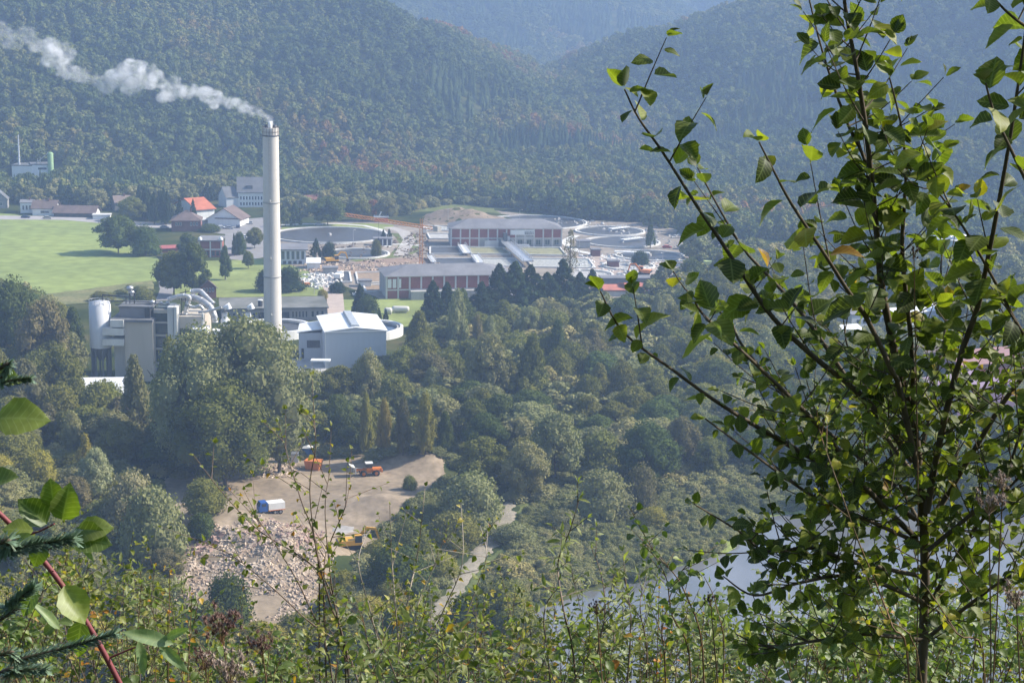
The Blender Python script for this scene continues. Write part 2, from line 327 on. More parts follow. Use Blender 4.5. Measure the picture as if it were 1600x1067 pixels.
M_sludge = mat('dark_water', (.07, .066, .063), .45, .3, .3, .4)
M_roofg = mat('grey_roofing', (.20, .20, .215), .85, .2, .12, .2, fine=.08)
M_slate = mat('slate_roof', (.15, .155, .165), .8, .2, .2, .25, fine=.08)
M_tile = mat('brown_tiles', (.16, .12, .11), .85, .25, .3, .2, fine=.1)
M_red = mat('red_tiles', (.42, .12, .07), .8, .25, .3, .2, fine=.1)
M_orr = mat('orange_tiles', (.48, .16, .09), .8, .2, .3, .2)
M_brick = mat('red_brick', (.30, .12, .10), .9, .2, .25, .15, fine=.1)
M_brickd = mat('dark_brick', (.22, .115, .10), .9, .2, .25, .15, fine=.1)
M_beige = mat('beige_cladding', (.50, .45, .38), .85, .12, .2, .2, streak=True)
M_dark = mat('dark_metal', (.045, .05, .06), .5, .2, .5, .4)
M_glass = mat('window_glass', (.05, .06, .075), .12, .2, .5, .6)
M_gglass = mat('green_glass', (.07, .10, .09), .2, .2, .5, .5)
M_steel = mat('galvanised_steel', (.5, .51, .53), .42, .15, .5, .5, metal=.5)
M_alu = mat('duct_metal', (.5, .5, .5), .4, .15, .4, .5, metal=.5)
M_orange = mat('orange_paint', (.62, .2, .04), .5, .15, .6, .4)
M_yel = mat('yellow_paint', (.68, .36, .03), .5, .15, .6, .4)
M_redp = mat('red_paint', (.5, .06, .04), .5, .15, .6, .4)
M_blue = mat('blue_paint', (.03, .10, .34), .5, .1, .6, .4)
M_green = mat('green_paint', (.26, .40, .2), .6, .1, .6, .3)
M_rub = mat('rubber', (.03, .03, .032), .9, .2, 1, .2)
M_bark = mat('bark', (.12, .10, .08), .95, .3, 3, .1)
M_rubble = mat('rubble_stone', (.58, .48, .38), .95, .3, .35, .1, col2=(.32, .24, .18))
M_whroof = mat('white_sheet_roof', (.74, .75, .76), .45, .06, .15, .4, streak=True)
M_blgrey = mat('blue_grey_cladding', (.56, .59, .63), .6, .06, .3, .3, streak=True)
M_slab = mat('silo_paint', (.60, .61, .64), .6, .08, .2, .3, streak=True)
sheet('meadow', wobble(pxs((-260, 333), (0, 334), (90, 338), (158, 345), (172, 372), (246, 402), (243, 440), (180, 447), (90, 458), (0, 462), (-260, 480)), 10, 1.0), M_meadow, .03)
sheet('dry_grass_bank', wobble(pxs((60, 461), (110, 455), (243, 437), (240, 452), (200, 468), (110, 476), (50, 478)), 5, 1.0, 2), M_dry, .06)
sheet('lawn', wobble(pxs((322, 408), (420, 404), (470, 420), (512, 432), (512, 462), (350, 465), (260, 462), (285, 430)), 8, .5, 3), M_lawn, .034)
sheet('lawn', wobble(pxs((535, 468), (600, 467), (690, 464), (700, 495), (640, 512), (535, 500)), 8, .5, 4), M_lawn, .036)
sheet('road', pxs((243, 470), (266, 470), (272, 452), (262, 432), (247, 440), (250, 452)), M_asph, .07)
sheet('road', pxs((513, 505), (540, 505), (536, 460), (527, 432), (495, 432), (510, 460)), mat('pink_paving', (.44, .36, .31), .9, .12, .3, .2), .07)
sheet('works_yard', wobble(pxs((395, 352), (480, 350), (640, 338), (690, 326), (780, 330), (900, 344), (1010, 348), (1090, 366), (1135, 392), (1150, 420), (1060, 440), (1040, 462), (900, 470), (600, 470), (520, 440), (460, 436), (430, 400), (395, 390)), 9, .8, 5), M_yard, .02)
sheet('car_park', pxs((316, 348), (412, 340), (412, 402), (386, 408), (350, 404), (352, 366), (316, 362)), M_asph, .045)
sheet('access_road', pxs((-60, 337), (100, 338), (240, 348), (330, 352), (330, 358), (235, 356), (100, 344), (-60, 343)), mat('pale_asphalt', (.36, .34, .33), .9, .12, .2, .2), .08)
sheet('rough_meadow', wobble(pxs((640, 340), (650, 322), (700, 318), (770, 326), (790, 340), (700, 350)), 6, .8, 6), M_rough, .026)
sheet('lawn', wobble(pxs((440, 352), (580, 349), (615, 352), (612, 358), (540, 356), (440, 360)), 6, .4, 7), M_lawn, .05)
sheet('lawn', wobble(pxs((610, 364), (650, 366), (655, 392), (640, 400), (560, 410), (545, 405), (610, 398), (625, 380)), 6, .5, 7), M_rough, .05)
sheet('bare_earth', wobble(pxs((545, 412), (590, 404), (700, 402), (710, 418), (640, 424), (560, 428), (500, 440), (480, 425), (500, 408)), 6, .8, 8), M_earth, .055)
sheet('bare_earth', wobble(pxs((900, 400), (960, 398), (1040, 410), (1100, 415), (1120, 430), (1030, 436), (930, 436), (880, 425)), 6, .8, 9), mat('pale_earth', (.42, .34, .29), .95, .3, .12, .1, fine=.15), .055)
drape('earth_mound', wobble(pxs((655, 352), (664, 340), (690, 331), (740, 331), (790, 342), (800, 354), (720, 358)), 6, .8, 10), mat('mound_earth', (.23, .18, .13), .95, .25, .12, .1, fine=.2, bump=.5), 2.0, .1)
drape('quarry_ground', wobble(pxs((262, 760), (300, 742), (380, 722), (440, 715), (500, 722), (600, 708), (660, 708), (700, 722), (690, 760), (660, 790), (600, 830), (560, 870), (520, 900), (480, 960), (400, 990), (300, 960), (265, 900), (285, 850), (262, 800)), 6, 1.5, 11), M_quarry, 1.3, .14)
drape('track', wobble(pxs((787, 782), (808, 782), (800, 815), (780, 850), (745, 888), (715, 935), (690, 990), (655, 990), (690, 930), (722, 885), (757, 845), (776, 812)), 4, .35, 12), M_track, .9, .12)
drape('grass_verge', wobble(pxs((806, 782), (830, 782), (850, 800), (825, 850), (770, 900), (720, 960), (700, 985), (718, 935), (748, 888), (783, 850), (803, 815)), 4, .6, 13), M_rough, 1.2, .05)
drape('puddle', wobble(pxs((522, 832), (532, 826), (548, 827), (556, 834), (545, 839), (527, 838)), 2, .2, 14), mat('grey_sand', (.34, .32, .3), .7), .8, .2)
drape('grassy_slope', wobble(pxs((-150, 690), (60, 690), (130, 720), (190, 760), (200, 850), (150, 960), (-150, 1000)), 6, 1.5, 15), mat('olive_slope', (.17, .15, .06), .95, .3, .05, .05, col2=(.085, .09, .035), fine=.3), 2.0, .2)
drape('shore_grass', wobble(pxs((1020, 885), (1120, 848), (1150, 815), (1165, 795), (1235, 786), (1300, 780), (1300, 796), (1235, 800), (1175, 812), (1166, 835), (1130, 862), (1040, 893)), 4, .8, 16), mat('shore_grass', (.2, .24, .07), .95, .3, .2, .05, fine=.3), 1.0, .05)
for pl_ in [((1300, 478), (1420, 470), (1440, 500), (1330, 505)), ((1200, 530), (1290, 520), (1300, 540), (1210, 548))]:
    sheet('clearing', wobble(pxs(*pl_), 8, .8, 17), M_lawn, .04)
sheet('road', pxs((1240, 560), (1300, 520), (1430, 505), (1560, 500), (1560, 512), (1440, 516), (1310, 530), (1260, 568)), M_asph, .08)
sheet('road', pxs((1440, 690), (1700, 655), (1700, 668), (1450, 705)), M_asph, .08)
# sky beyond the haze: the world's own sky. Air:
hz = MB().box(-3350, -75, -6, 3350, 4350, 640)
mh, n_, N_, L_ = newmat('haze_air'); oh = N_('ShaderNodeOutputMaterial'); pv = N_('ShaderNodeVolumePrincipled'); L_(pv.outputs[0], oh.inputs['Volume'])
pv.inputs['Color'].default_value = (.44, .63, 1.0, 1); pv.inputs['Density'].default_value = .00030; pv.inputs['Anisotropy'].default_value = .15
hz.build('haze', mh, kind='stuff')
# ================================================================ trees
M_leaf = leafmat('foliage', True, trans=.22)
PAL0 = {'dark green': (.040, .062, .022), 'deep green': (.050, .075, .026), 'olive green': (.085, .100, .032), 'grey green': (.125, .142, .078), 'yellow green': (.15, .155, .04),
       'golden': (.16, .14, .04), 'russet': (.15, .08, .04), 'blackish green': (.024, .042, .022), 'brownish': (.085, .088, .050), 'pale green': (.14, .17, .07), 'silvery green': (.17, .19, .125)}
PAL = {k: tuple(c * g for c, g in zip(v, (1.95, 1.7, 1.45))) for k, v in PAL0.items()}
def crown_mesh(name, seed, n, leaf, shape='round', lobes=22, core=True, mats=None, droop=0.0):
    """a crown of unit height (0..1) and unit width: leaf sprays over uneven lobes"""
    r = np.random.default_rng(seed); L = []
    for i in range(lobes):
        f = (i + .5) / lobes; a = i * 2.4 + r.uniform(-.5, .5)
        if shape == 'round': z = .12 + .74 * f; rad = .5 * math.sin(PI * min(.97, .16 + .78 * f)) ** .7; rr = .11 + .08 * r.random()
        elif shape == 'egg': z = .06 + .84 * f; rad = .46 * (1 - f) ** .55 * min(1, .55 + 2.0 * f); rr = .15 - .07 * f + .05 * r.random()
        elif shape == 'column': z = .04 + .88 * f; rad = .42 * min(1, .6 + f * 3) * (1 - f ** 3) ** .6; rr = .13 + .05 * r.random()
        elif shape == 'spire': z = .04 + .90 * f; rad = .5 * (1 - f) ** .85 * r.uniform(.8, 1.15) + .03; rr = (.09 * (1 - f) + .035) * r.uniform(.8, 1.4)
        else: z = .10 + .55 * f; rad = .52 * math.sqrt(max(0, 1 - (f * .9) ** 2)); rr = .2 + .06 * r.random()
        rad = max(0, rad - rr * .7) * (r.uniform(.25, 1.0) if i % 3 == 0 else r.uniform(.8, 1.08))
        L.append((rad * math.cos(a), rad * math.sin(a), z, rr, rr * r.uniform(.75, 1.0) * (1.25 if shape == 'column' else 1)))
    L = np.array(L); per = r.integers(0, lobes, int(n * 1.5))
    d = r.normal(size=(len(per), 3)); d /= np.linalg.norm(d, axis=1)[:, None]; d[:, 2] = np.where(d[:, 2] < -.5, -d[:, 2], d[:, 2])
    c = L[per]; amp = r.uniform(.72, 1.22, len(per)) * (1 + .12 * np.sin(7 * d[:, 0] + per) * np.cos(6 * d[:, 1] - per))
    p = c[:, :3] + d * np.stack([c[:, 3], c[:, 3], c[:, 4]], 1) * amp[:, None]
    # drop sprays buried inside other lobes
    q = ((p[:, None, :] - L[None, :, :3]) / L[None, :, [3, 3, 4]]); inn = ((q ** 2).sum(2) < .55).sum(1) > 0
    p = p[~inn][:n]; d = d[~inn][:n]
    k = len(p); nrm = d + r.normal(size=(k, 3)) * .55; nrm /= np.linalg.norm(nrm, axis=1)[:, None]
    t = np.cross(nrm, r.normal(size=(k, 3))); t /= np.linalg.norm(t, axis=1)[:, None]; b = np.cross(nrm, t)
    s = leaf * r.uniform(.6, 1.35, k)[:, None]
    p[:, 2] -= droop * r.random(k) * .1
    V = np.stack([p - t * s * .5 - b * s * .22, p + t * s * .12 - b * s * .5, p + t * s * .62 + b * s * .05, p - t * s * .1 + b * s * .45], 1).reshape(-1, 3)
    F = np.arange(k * 4).reshape(-1, 4)
    tri = np.concatenate([F[:, [0, 1, 2]], F[:, [0, 2, 3]]])
    if core:
        ico = MB(); vs = []
        phi = (1 + 5 ** .5) / 2; iv = np.array([(-1, phi, 0), (1, phi, 0), (-1, -phi, 0), (1, -phi, 0), (0, -1, phi), (0, 1, phi), (0, -1, -phi), (0, 1, -phi), (phi, 0, -1), (phi, 0, 1), (-phi, 0, -1), (-phi, 0, 1)]) / math.sqrt(1 + phi * phi)
        it = np.array([(0, 11, 5), (0, 5, 1), (0, 1, 7), (0, 7, 10), (0, 10, 11), (1, 5, 9), (5, 11, 4), (11, 10, 2), (10, 7, 6), (7, 1, 8), (3, 9, 4), (3, 4, 2), (3, 2, 6), (3, 6, 8), (3, 8, 9), (4, 9, 5), (2, 4, 11), (6, 2, 10), (8, 6, 7), (9, 8, 1)])
        o = len(V)
        for l in L:
            vv = iv * np.array([l[3], l[3], l[4]]) * r.uniform(.66, .86, (12, 1)) + l[:3]; V = np.concatenate([V, vv]); tri = np.concatenate([tri, it + o]); o += 12
    return npmesh(name, V, tri, mats or M_leaf)
def conifer_mesh(name, seed, tiers, per, width=.5, mats=None, ragged=.2):
    """whorls of drooping boughs on a tapering spire, unit height"""
    r = np.random.default_rng(seed); V = []; F = []
    for i in range(tiers):
        f = i / tiers; z = .06 + .92 * f; R = width * (1 - f) ** .85 * r.uniform(1 - ragged, 1.08) + .012; n = max(5, int(per * (1 - f * .6)))
        a0 = r.uniform(0, 6.3)
        for j in range(n):
            a = a0 + 2 * PI * j / n + r.uniform(-.2, .2); Rr = R * r.uniform(.65, 1.15); w_ = Rr * r.uniform(.25, .42) + .006; dr = Rr * r.uniform(.25, .6)
            ca, sa = math.cos(a), math.sin(a); o = len(V); h = 1.3 / tiers
            V += [(0, 0, z + h), (ca * Rr * .6 - sa * w_, sa * Rr * .6 + ca * w_, z - dr * .4), (ca * Rr, sa * Rr, z - dr + r.uniform(-.01, .02)), (ca * Rr * .6 + sa * w_, sa * Rr * .6 - ca * w_, z - dr * .4), (ca * Rr * .5, sa * Rr * .5, z + h * .2)]
            F += [(o, o + 1, o + 4), (o + 1, o + 2, o + 4), (o + 2, o + 3, o + 4), (o + 3, o, o + 4)]
    return npmesh(name, np.array(V), np.array(F), mats or M_leaf)
def trunk_mesh(name, seed, limbs=7, spread=.3):
    r = random.Random(seed); b = MB(); bx, by = r.uniform(-.03, .03), r.uniform(-.03, .03)
    b.tube([(0, 0, -.08), (0, 0, .1), (bx, by, .45), (bx * 1.5, by * 2, .85)], [.026, .02, .013, .003], 7)
    for i in range(limbs):
        a = i * 2.4 + r.random(); z0 = .15 + .5 * i / limbs; z1 = z0 + r.uniform(.16, .3); s = spread * r.uniform(.7, 1.1) * (1 - .4 * i / limbs)
        b.tube([(bx * z0, by * z0, z0), (math.cos(a) * s * .5, math.sin(a) * s * .5, (z0 + z1) / 2 - .02), (math.cos(a) * s, math.sin(a) * s, z1)], [.010, .006, .002], 5)
    return b.mesh(name, M_bark)
CR = {}
def protos():
    for i in range(7): CR[('round', i)] = crown_mesh('crown', 100 + i, 6000, .033, 'round', 26 + 3 * i)
    for i in range(5): CR[('egg', i)] = crown_mesh('crown', 120 + i, 5500, .033, 'egg', 26 + 3 * i)
    for i in range(4): CR[('column', i)] = crown_mesh('crown', 140 + i, 4500, .034, 'column', 30)
    for i in range(3): CR[('big', i)] = crown_mesh('crown', 160 + i, 16000, .021, 'round', 52, droop=.2)
    for i in range(4): CR[('bush', i)] = crown_mesh('crown', 180 + i, 5500, .036, 'bush', 26)
    for i in range(4): CR[('conifer', i)] = crown_mesh('crown', 200 + i, 5500, .030, 'spire', 64, droop=.3)
    CR[('sparse', 0)] = crown_mesh('crown', 220, 1500, .03, 'egg', 26, core=False)
protos()
TR = [trunk_mesh('trunk', 300 + i, 7, .3) for i in range(4)]
M_trunkc = TR[0]
NK = {'round': 7, 'egg': 5, 'column': 4, 'big': 3, 'bush': 4, 'conifer': 4, 'sparse': 1}
NAMES = {'round': ('broadleaf_tree', 'tree'), 'egg': ('broadleaf_tree', 'tree'), 'column': ('broadleaf_tree', 'tree'), 'big': ('broadleaf_tree', 'tree'), 'bush': ('bush', 'bush'), 'conifer': ('conifer_tree', 'conifer'), 'sparse': ('larch_tree', 'tree')}
_tc = [0]
def tree(shape, p, h, wd, colname, label, group=None, low=0.10):
    """one tree: Empty > trunk, crown"""
    _tc[0] += 1; k = _tc[0]; nm, cat = NAMES[shape]
    low = 0.0 if shape in ('bush',) else low
    t = thing(nm, label, cat, (p[0], p[1], p[2] - .1), (k * 2.399) % 6.28, group)
    c = link('crown', CR[(shape, k % NK[shape])], t); c.location = (0, 0, h * low); c.scale = (wd * 1.02, wd * .96, h * (1 - low) / (.96 if shape != 'bush' else .84))
    v = random.uniform(.82, 1.18); q = PAL[colname]; c.color = (q[0] * v * random.uniform(.93, 1.07), q[1] * v, q[2] * v, 1)
    if shape != 'bush' or h > 5:
        u = link('trunk', TR[k % 4], t); u.scale = (h * .8, h * .8, h)
    return t
def treepx(px, base, top, wpx, shape, col, label, group=None, low=.1):
    p = P(px, base); h = height_to(p, px, top); D = math.hypot(p[1], p[0]); return tree(shape, p, h, wpx * p[1] / FPX, col, label, group, low)
CLEAR = [tuple(P(*q)[:2]) + (4.2,) for q in [(797, 790), (797, 803), (790, 818), (782, 833), (772, 848), (760, 863), (748, 877), (735, 892), (724, 907), (714, 922), (704, 938), (694, 955), (684, 972)]]      # (x, y, r) kept free of scattered trees
SHOWN = []
def scatter(poly_px, step, hr, wr, mix, where, group, seed, limit=None, avoid=()):
    """darts thrown on the ground inside a picture polygon"""
    r = random.Random(seed); poly = [tuple(P(*q)[:2]) for q in poly_px]; xs = [p[0] for p in poly]; ys_ = [p[1] for p in poly]; out = []
    A = (max(xs) - min(xs)) * (max(ys_) - min(ys_)); tries = int(A / step / step * 9)
    for _ in range(tries):
        x, y = r.uniform(min(xs), max(xs)), r.uniform(min(ys_), max(ys_))
        if any((x - a) ** 2 + (y - b) ** 2 < (step * .9) ** 2 for a, b, *_ in out) or any((x - a) ** 2 + (y - b) ** 2 < c * c for a, b, c in CLEAR): continue
        if poly_sd(np.array([x]), np.array([y]), poly)[0] > 0: continue
        if poly_sd(np.array([x]), np.array([y]), LAKE)[0] < 1: continue
        ppx = proj(x, y, zg(x, y))
        if any(a[0] < ppx[0] < a[2] and a[1] < ppx[1] < a[3] for a in avoid): continue
        sh, col = r.choices([m[:2] for m in mix], [m[2] for m in mix])[0]
        h = r.uniform(*hr); wd = r.uniform(*wr)
        if sh == 'column': wd *= .62
        if sh == 'conifer': wd *= .75; h *= 1.1
        out.append((x, y, h, wd, sh, col))
    for x, y, h, wd, sh, col in out:
        z = zg(x, y); bx_, by_ = proj(x, y, z + h * .7); SHOWN.append((h / y, (x, y, z), h, wd, sh, col, where, group, bx_, by_))
# ================================================================ buildings
WINM = {}
def window_mesh(w, h, kind=0, fr=None, gl=None):
    k = (round(w, 2), round(h, 2), kind, fr, gl)
    if k not in WINM:
        b = MB(); t = min(.12, w * .12); d = .10
        b.box(0, -d, 0, w, 0.02, t); b.box(0, -d, h - t, w, .02, h); b.box(0, -d, t, t, .02, h - t); b.box(w - t, -d, t, w, .02, h - t)
        if kind == 1 and w > 1.2: b.box(w / 2 - t / 3, -d * .8, t, w / 2 + t / 3, 0, h - t)
        b.box(t, -d * .45, t, w - t, .0, h - t, 1)
        WINM[k] = b.mesh('window', [MATS[fr] if fr else M_white, MATS[gl] if gl else M_glass])
    return WINM[k]
def house(name, label, cat, pl, pr, top, depth, roof='flat', wall=None, rmat=None, rh=2.5, over=.4, wins=(), group=None, h=None, parts=None, ground=None):
    """a building from the picture positions of its front base corners, its eaves row and its depth.
    wins: (side, u0, u1, v0, v1, n[, frame, glass]) with side F, L or R; heights and widths as fractions of the wall"""
    a = P(*pl); b = P(*pr)
    if ground is not None: a = G(pl[0], pl[1], ground); b = G(pr[0], pr[1], ground)
    z = min(a[2], b[2]); W = math.hypot(b[0] - a[0], b[1] - a[1]); rz = math.atan2(b[1] - a[1], b[0] - a[0])
    H = h if h is not None else height_to(np.array([a[0], a[1], z]), pl[0], top)
    t = thing(name, label, cat, (a[0], a[1], z), rz, group); D = depth
    MB().box(0, 0, -1.5, W, D, H).build('wall', wall or M_white, t)
    o = over; rm = rmat or M_roofg; r = MB()
    if roof == 'flat': r.box(-o, -o, H + .003, W + o, D + o, H + .45)
    elif roof == 'gable':     # ridge along the front
        for s, y0, y1 in ((0, -o, D / 2), (1, D + o, D / 2)):
            e = H - o * rh / (D / 2); r.add([(-o, y0, e), (W + o, y0, e), (W + o, y1, H + rh), (-o, y1, H + rh), (-o, y0, e + .25), (W + o, y0, e + .25), (W + o, y1, H + rh + .25), (-o, y1, H + rh + .25)], [(0, 1, 2, 3), (4, 7, 6, 5), (0, 4, 5, 1), (2, 6, 7, 3), (1, 5, 6, 2), (0, 3, 7, 4)])
        for x in (.002, W - .002): MB().add([(x, 0, H), (x, D, H), (x, D / 2, H + rh - .02)], [(0, 1, 2)]).build('gable', wall or M_white, t)
    elif roof == 'gablef':    # ridge runs back from the front
        for x0, x1 in ((-o, W / 2), (W + o, W / 2)):
            e = H - o * rh / (W / 2); r.add([(x0, -o, e), (x0, D + o, e), (x1, D + o, H + rh), (x1, -o, H + rh), (x0, -o, e + .25), (x0, D + o, e + .25), (x1, D + o, H + rh + .25), (x1, -o, H + rh + .25)], [(0, 1, 2, 3), (4, 7, 6, 5), (0, 4, 5, 1), (2, 6, 7, 3), (1, 5, 6, 2), (0, 3, 7, 4)])
        for y in (.002, D - .002): MB().add([(0, y, H), (W, y, H), (W / 2, y, H + rh - .02)], [(0, 1, 2)]).build('gable', wall or M_white, t)
    elif roof == 'hip':
        k = min(D / 2, W / 2 - .5); r.add([(-o, -o, H), (W + o, -o, H), (W + o, D + o, H), (-o, D + o, H), (k, D / 2, H + rh), (W - k, D / 2, H + rh)], [(0, 1, 5, 4), (1, 2, 5), (2, 3, 4, 5), (3, 0, 4), (0, 3, 2, 1)])
    if roof: 
        ro = r.build('roof', rm, t)
        if roof in ('gable', 'hip') and cat == 'house': MB().box(W * .62, D * .42, H, W * .62 + .7, D * .42 + .7, H + rh + 1.0).build('chimney_stack', M_brickd, ro)
    for wn in wins:
        side, u0, u1, v0, v1, n = wn[:6]; fr, gl = (list(wn[6:]) + [None, None])[:2]
        L_ = W if side == 'F' else D; pitch = (u1 - u0) * L_ / n; ww = pitch * (.62 if n > 1 else 1); hh = (v1 - v0) * H
        me = window_mesh(ww, hh, 1, fr, gl)
        for i in range(n):
            u = u0 * L_ + pitch * i + (pitch - ww) / 2; q = link('window', me, t)
            if side == 'F': q.location = (u, 0, v0 * H)
            elif side == 'R': q.location = (W, u, v0 * H); q.rotation_euler = (0, 0, PI / 2)
            else: q.location = (0, u + ww, v0 * H); q.rotation_euler = (0, 0, -PI / 2)
    CLEAR.append(((a[0] + b[0]) / 2 - math.sin(rz) * D / 2, (a[1] + b[1]) / 2 + math.cos(rz) * D / 2, max(W, D) * .5 + 2))
    return t, W, H, D
# --- village on the left
house('storage_hall', 'white and grey process hall below a thin flue, on the wooded slope far left', 'industrial hall', (19, 277), (50, 280), 259, 14, 'flat', M_white, M_slate)
t, W, H, D = house('storage_hall', 'bright white hall with dark marks near its roof beside the green silo', 'industrial hall', (50, 280), (79, 279), 258, 13, 'flat', M_white, M_slate, wins=[('F', .35, .8, .66, .8, 1, 'dark_metal')])
p = P(80, 280); b = MB().lathe([(1.7, -1), (1.7, 15), (1.2, 15.8), (.05, 16)], 16); t = thing('silo', 'green silo at the right end of the white hall on the slope', 'silo', tuple(p)); b.build('shell', M_green, t); MB().bar((-1.2, -.5, 15.5), (-9, 1, 9), .5).bar((-1.2, .6, 15.5), (-9, 2, 9), .35).bar((-6, 0, 9), (-6, 0, 13), .3).bar((-8, 1, 9), (-8, 1, 12), .3).build('conveyor', M_steel, t)
p = P(31, 277); hh = height_to(p, 31, 211); t = thing('steel_flue', 'thin pale steel flue rising above the white halls at far left', 'flue', tuple(p)); MB().lathe([(.62, -1), (.62, hh * .45), (.5, hh * .46), (.5, hh)], 10).build('shaft', M_steel, t); MB().lathe([(.8, 0), (.8, .5)], 10, (0, 0, hh * .46)).build('collar', M_steel, t)
house('family_house', 'grey gabled house cut by the left edge above the meadow', 'house', (-14, 326), (12, 326), 312, 9, 'gablef', mat('grey_render', (.3, .29, .28)), M_slate, 4, wins=[('F', .25, .75, .3, .7, 2)])
house('family_house', 'white house with dark roof and lean-to behind the upper left meadow', 'house', (32, 333), (52, 333), 317, 9, 'gable', M_white, M_roofg, 1.0, wins=[('F', .1, .9, .3, .75, 3)])
house('family_house', 'white house with broad brown roof between white lean-to house and long barn', 'house', (51, 337), (86, 337), 325, 12, 'gable', M_white, M_tile, 3.2, .9, wins=[('F', .35, .75, .3, .65, 1)])
t, W, H, D = house('barn', 'long low barn with brown tiled roof and white gable above the meadow', 'barn', (84, 339), (148, 340), 332, 11, 'gable', mat('dark_wood', (.09, .075, .065)), M_tile, 2.9, .8, wins=[('F', .1, .9, .2, .7, 5, 'dark_metal')])
MB().add([(W + .05, 0, 0), (W + .05, D, 0), (W + .05, D, H), (W + .05, D / 2, H + 2.6), (W + .05, 0, H)], [(0, 1, 2, 3, 4)]).build('gable_wall', M_white, t)
t, W, H, D = house('shed', 'low white flat shed joined right of the long brown-roofed barn', 'shed', (145, 343), (172, 343), 337, 6, 'flat', M_white, M_concl)
# hedge of clipped copper bushes under the barn
b = MB(); a = P(108, 345); a2 = P(165, 346)
house('family_house', 'house with weathered grey-brown roof poking out behind the meadow trees', 'house', (180, 330), (206, 329), 317, 10, 'gable', mat('grey_render', (.3, .29, .28)), mat('old_tiles', (.22, .17, .15), .9, .2), 3.0)
house('family_house', 'house with bright orange roof half hidden by dark conifers', 'house', (272, 334), (308, 342), 320, 10, 'gablef', M_white, M_orr, 4.4, .8)
t, W, H, D = house('brick_house', 'brown brick house with hipped brown roof left of the parking yard', 'house', (268, 362), (314, 362), 345, 13, 'hip', M_brickd, M_tile, 4.2, .6, wins=[('F', .12, .36, .55, .85, 3), ('F', .62, .92, .55, .85, 3)])
t, W, H, D = house('white_hall', 'white gabled hall with brown roof facing the parking yard', 'hall', (325, 352), (375, 354), 341, 14, 'gablef', M_white, M_tile, 5.0, .8, wins=[('F', .3, .4, .25, .6, 1), ('F', .75, .95, .35, .6, 2)])
house('white_hall', 'low white extension at the right end of the gabled hall', 'hall', (374, 354), (387, 348), 343, 12, 'flat', M_white, M_tile)
house('white_garage', 'low flat garage between brick house and white gabled hall', 'garage', (305, 352), (326, 351), 345, 9, 'flat', mat('grey_render', (.3, .29, .28)), M_concl)
t, W, H, D = house('office_block', 'big slate-roofed white office block behind the tall chimney', 'building', (372, 324), (418, 324), 300, 15, 'gable', M_white, M_slate, 7.0, .6, wins=[('F', .05, .95, .48, .72, 9, None), ('F', .05, .95, .12, .34, 9, None)])
MB().box(W * .3, 1.2, H + .5, W * .5, 5, H + 3.3).build('dormer', M_slate, t)
house('office_block', 'lower slate-roofed wing left of the big office block', 'building', (354, 325), (372, 324), 309, 12, 'gable', M_blgrey, M_slate, 5.0, .4)
house('family_house', 'house with red-brown roof right of the tall chimney behind dark trees', 'house', (464, 330), (512, 330), 320, 12, 'gable', mat('pinkish_render', (.4, .33, .3)), mat('redbrown_tiles', (.24, .115, .085), .85, .2), 4.2, .5, wins=[('F', .1, .9, .35, .75, 6)])
t, W, H, D = house('brick_office', 'two-storey brick office with white columns and grey flat roof', 'building', (312, 402), (346, 402), 377, 14, 'flat', M_brick, M_roofg, over=.7, wins=[('F', .05, .45, .1, .38, 2, 'dark_metal'), ('F', .53, .93, .1, .38, 2, 'dark_metal')])
for i in range(3): MB().box(W * i / 2 - .3, -.35, 0, W * i / 2 + .3, -.02, H).build('column', M_concl, t)
MB().box(0, -.3, H * .45, W, -.01, H * .52).build('band', M_concl, t)
for i in (0.02, .98): MB().lathe([(.9, 0), (.9, .8), (.3, 1.3)], 10, (W * i, 1, H + .45)).build('roof_dome', M_white, t)
house('shed', 'small shed with red roof at the meadow corner by the big shrub', 'shed', (252, 395), (279, 394), 389, 6, 'gable', M_brickd, mat('faded_red_roof', (.38, .12, .12), .8), .9, .3)
t, W, H, D = house('garden_house', 'small brick house with white gable windows by the lawn and road', 'house', (313, 467), (338, 466), 450, 7, 'gablef', M_brickd, M_tile, 2.6, .5, wins=[('F', .12, .9, .62, .95, 4)])
house('glass_pavilion', 'flat-roofed glazed office right of the chimney shaft by the round basins', 'building', (430, 413), (478, 413), 391, 16, 'flat', M_blgrey, M_roofg, over=1.0, wins=[('F', .02, .98, .35, .92, 6, 'concrete', 'green_glass'), ('F', .05, .9, .03, .24, 5, 'dark_metal')])
# workshop wing behind the chimney
t, W, H, D = house('workshop_building', 'long low grey workshop with mossy flat roof behind the tall chimney', 'building', (346, 503), (511, 500), 484, 21, 'flat', mat('workshop_render', (.31, .29, .29), .9, .1, .3, .2, streak=True), mat('mossy_roofing', (.22, .22, .21), .9, .3, .12, .1, col2=(.12, .125, .11)), over=.6, wins=[('F', .35, .64, .2, .72, 1, 'dark_metal', 'dark_metal'), ('F', .66, .82, .25, .78, 5, 'concrete'), ('F', .84, .98, .25, .78, 3, 'concrete'), ('F', .05, .33, .25, .72, 6, 'concrete')])
MB().lathe([(.8, 0), (.8, 2.0)], 10, (W * .37, 3, H + .45)).build('roof_vent', M_dark, t); MB().lathe([(.9, 0), (.9, .3)], 10, (W * .37, 3, H + 2.5)).build('vent_cap', M_white, t)
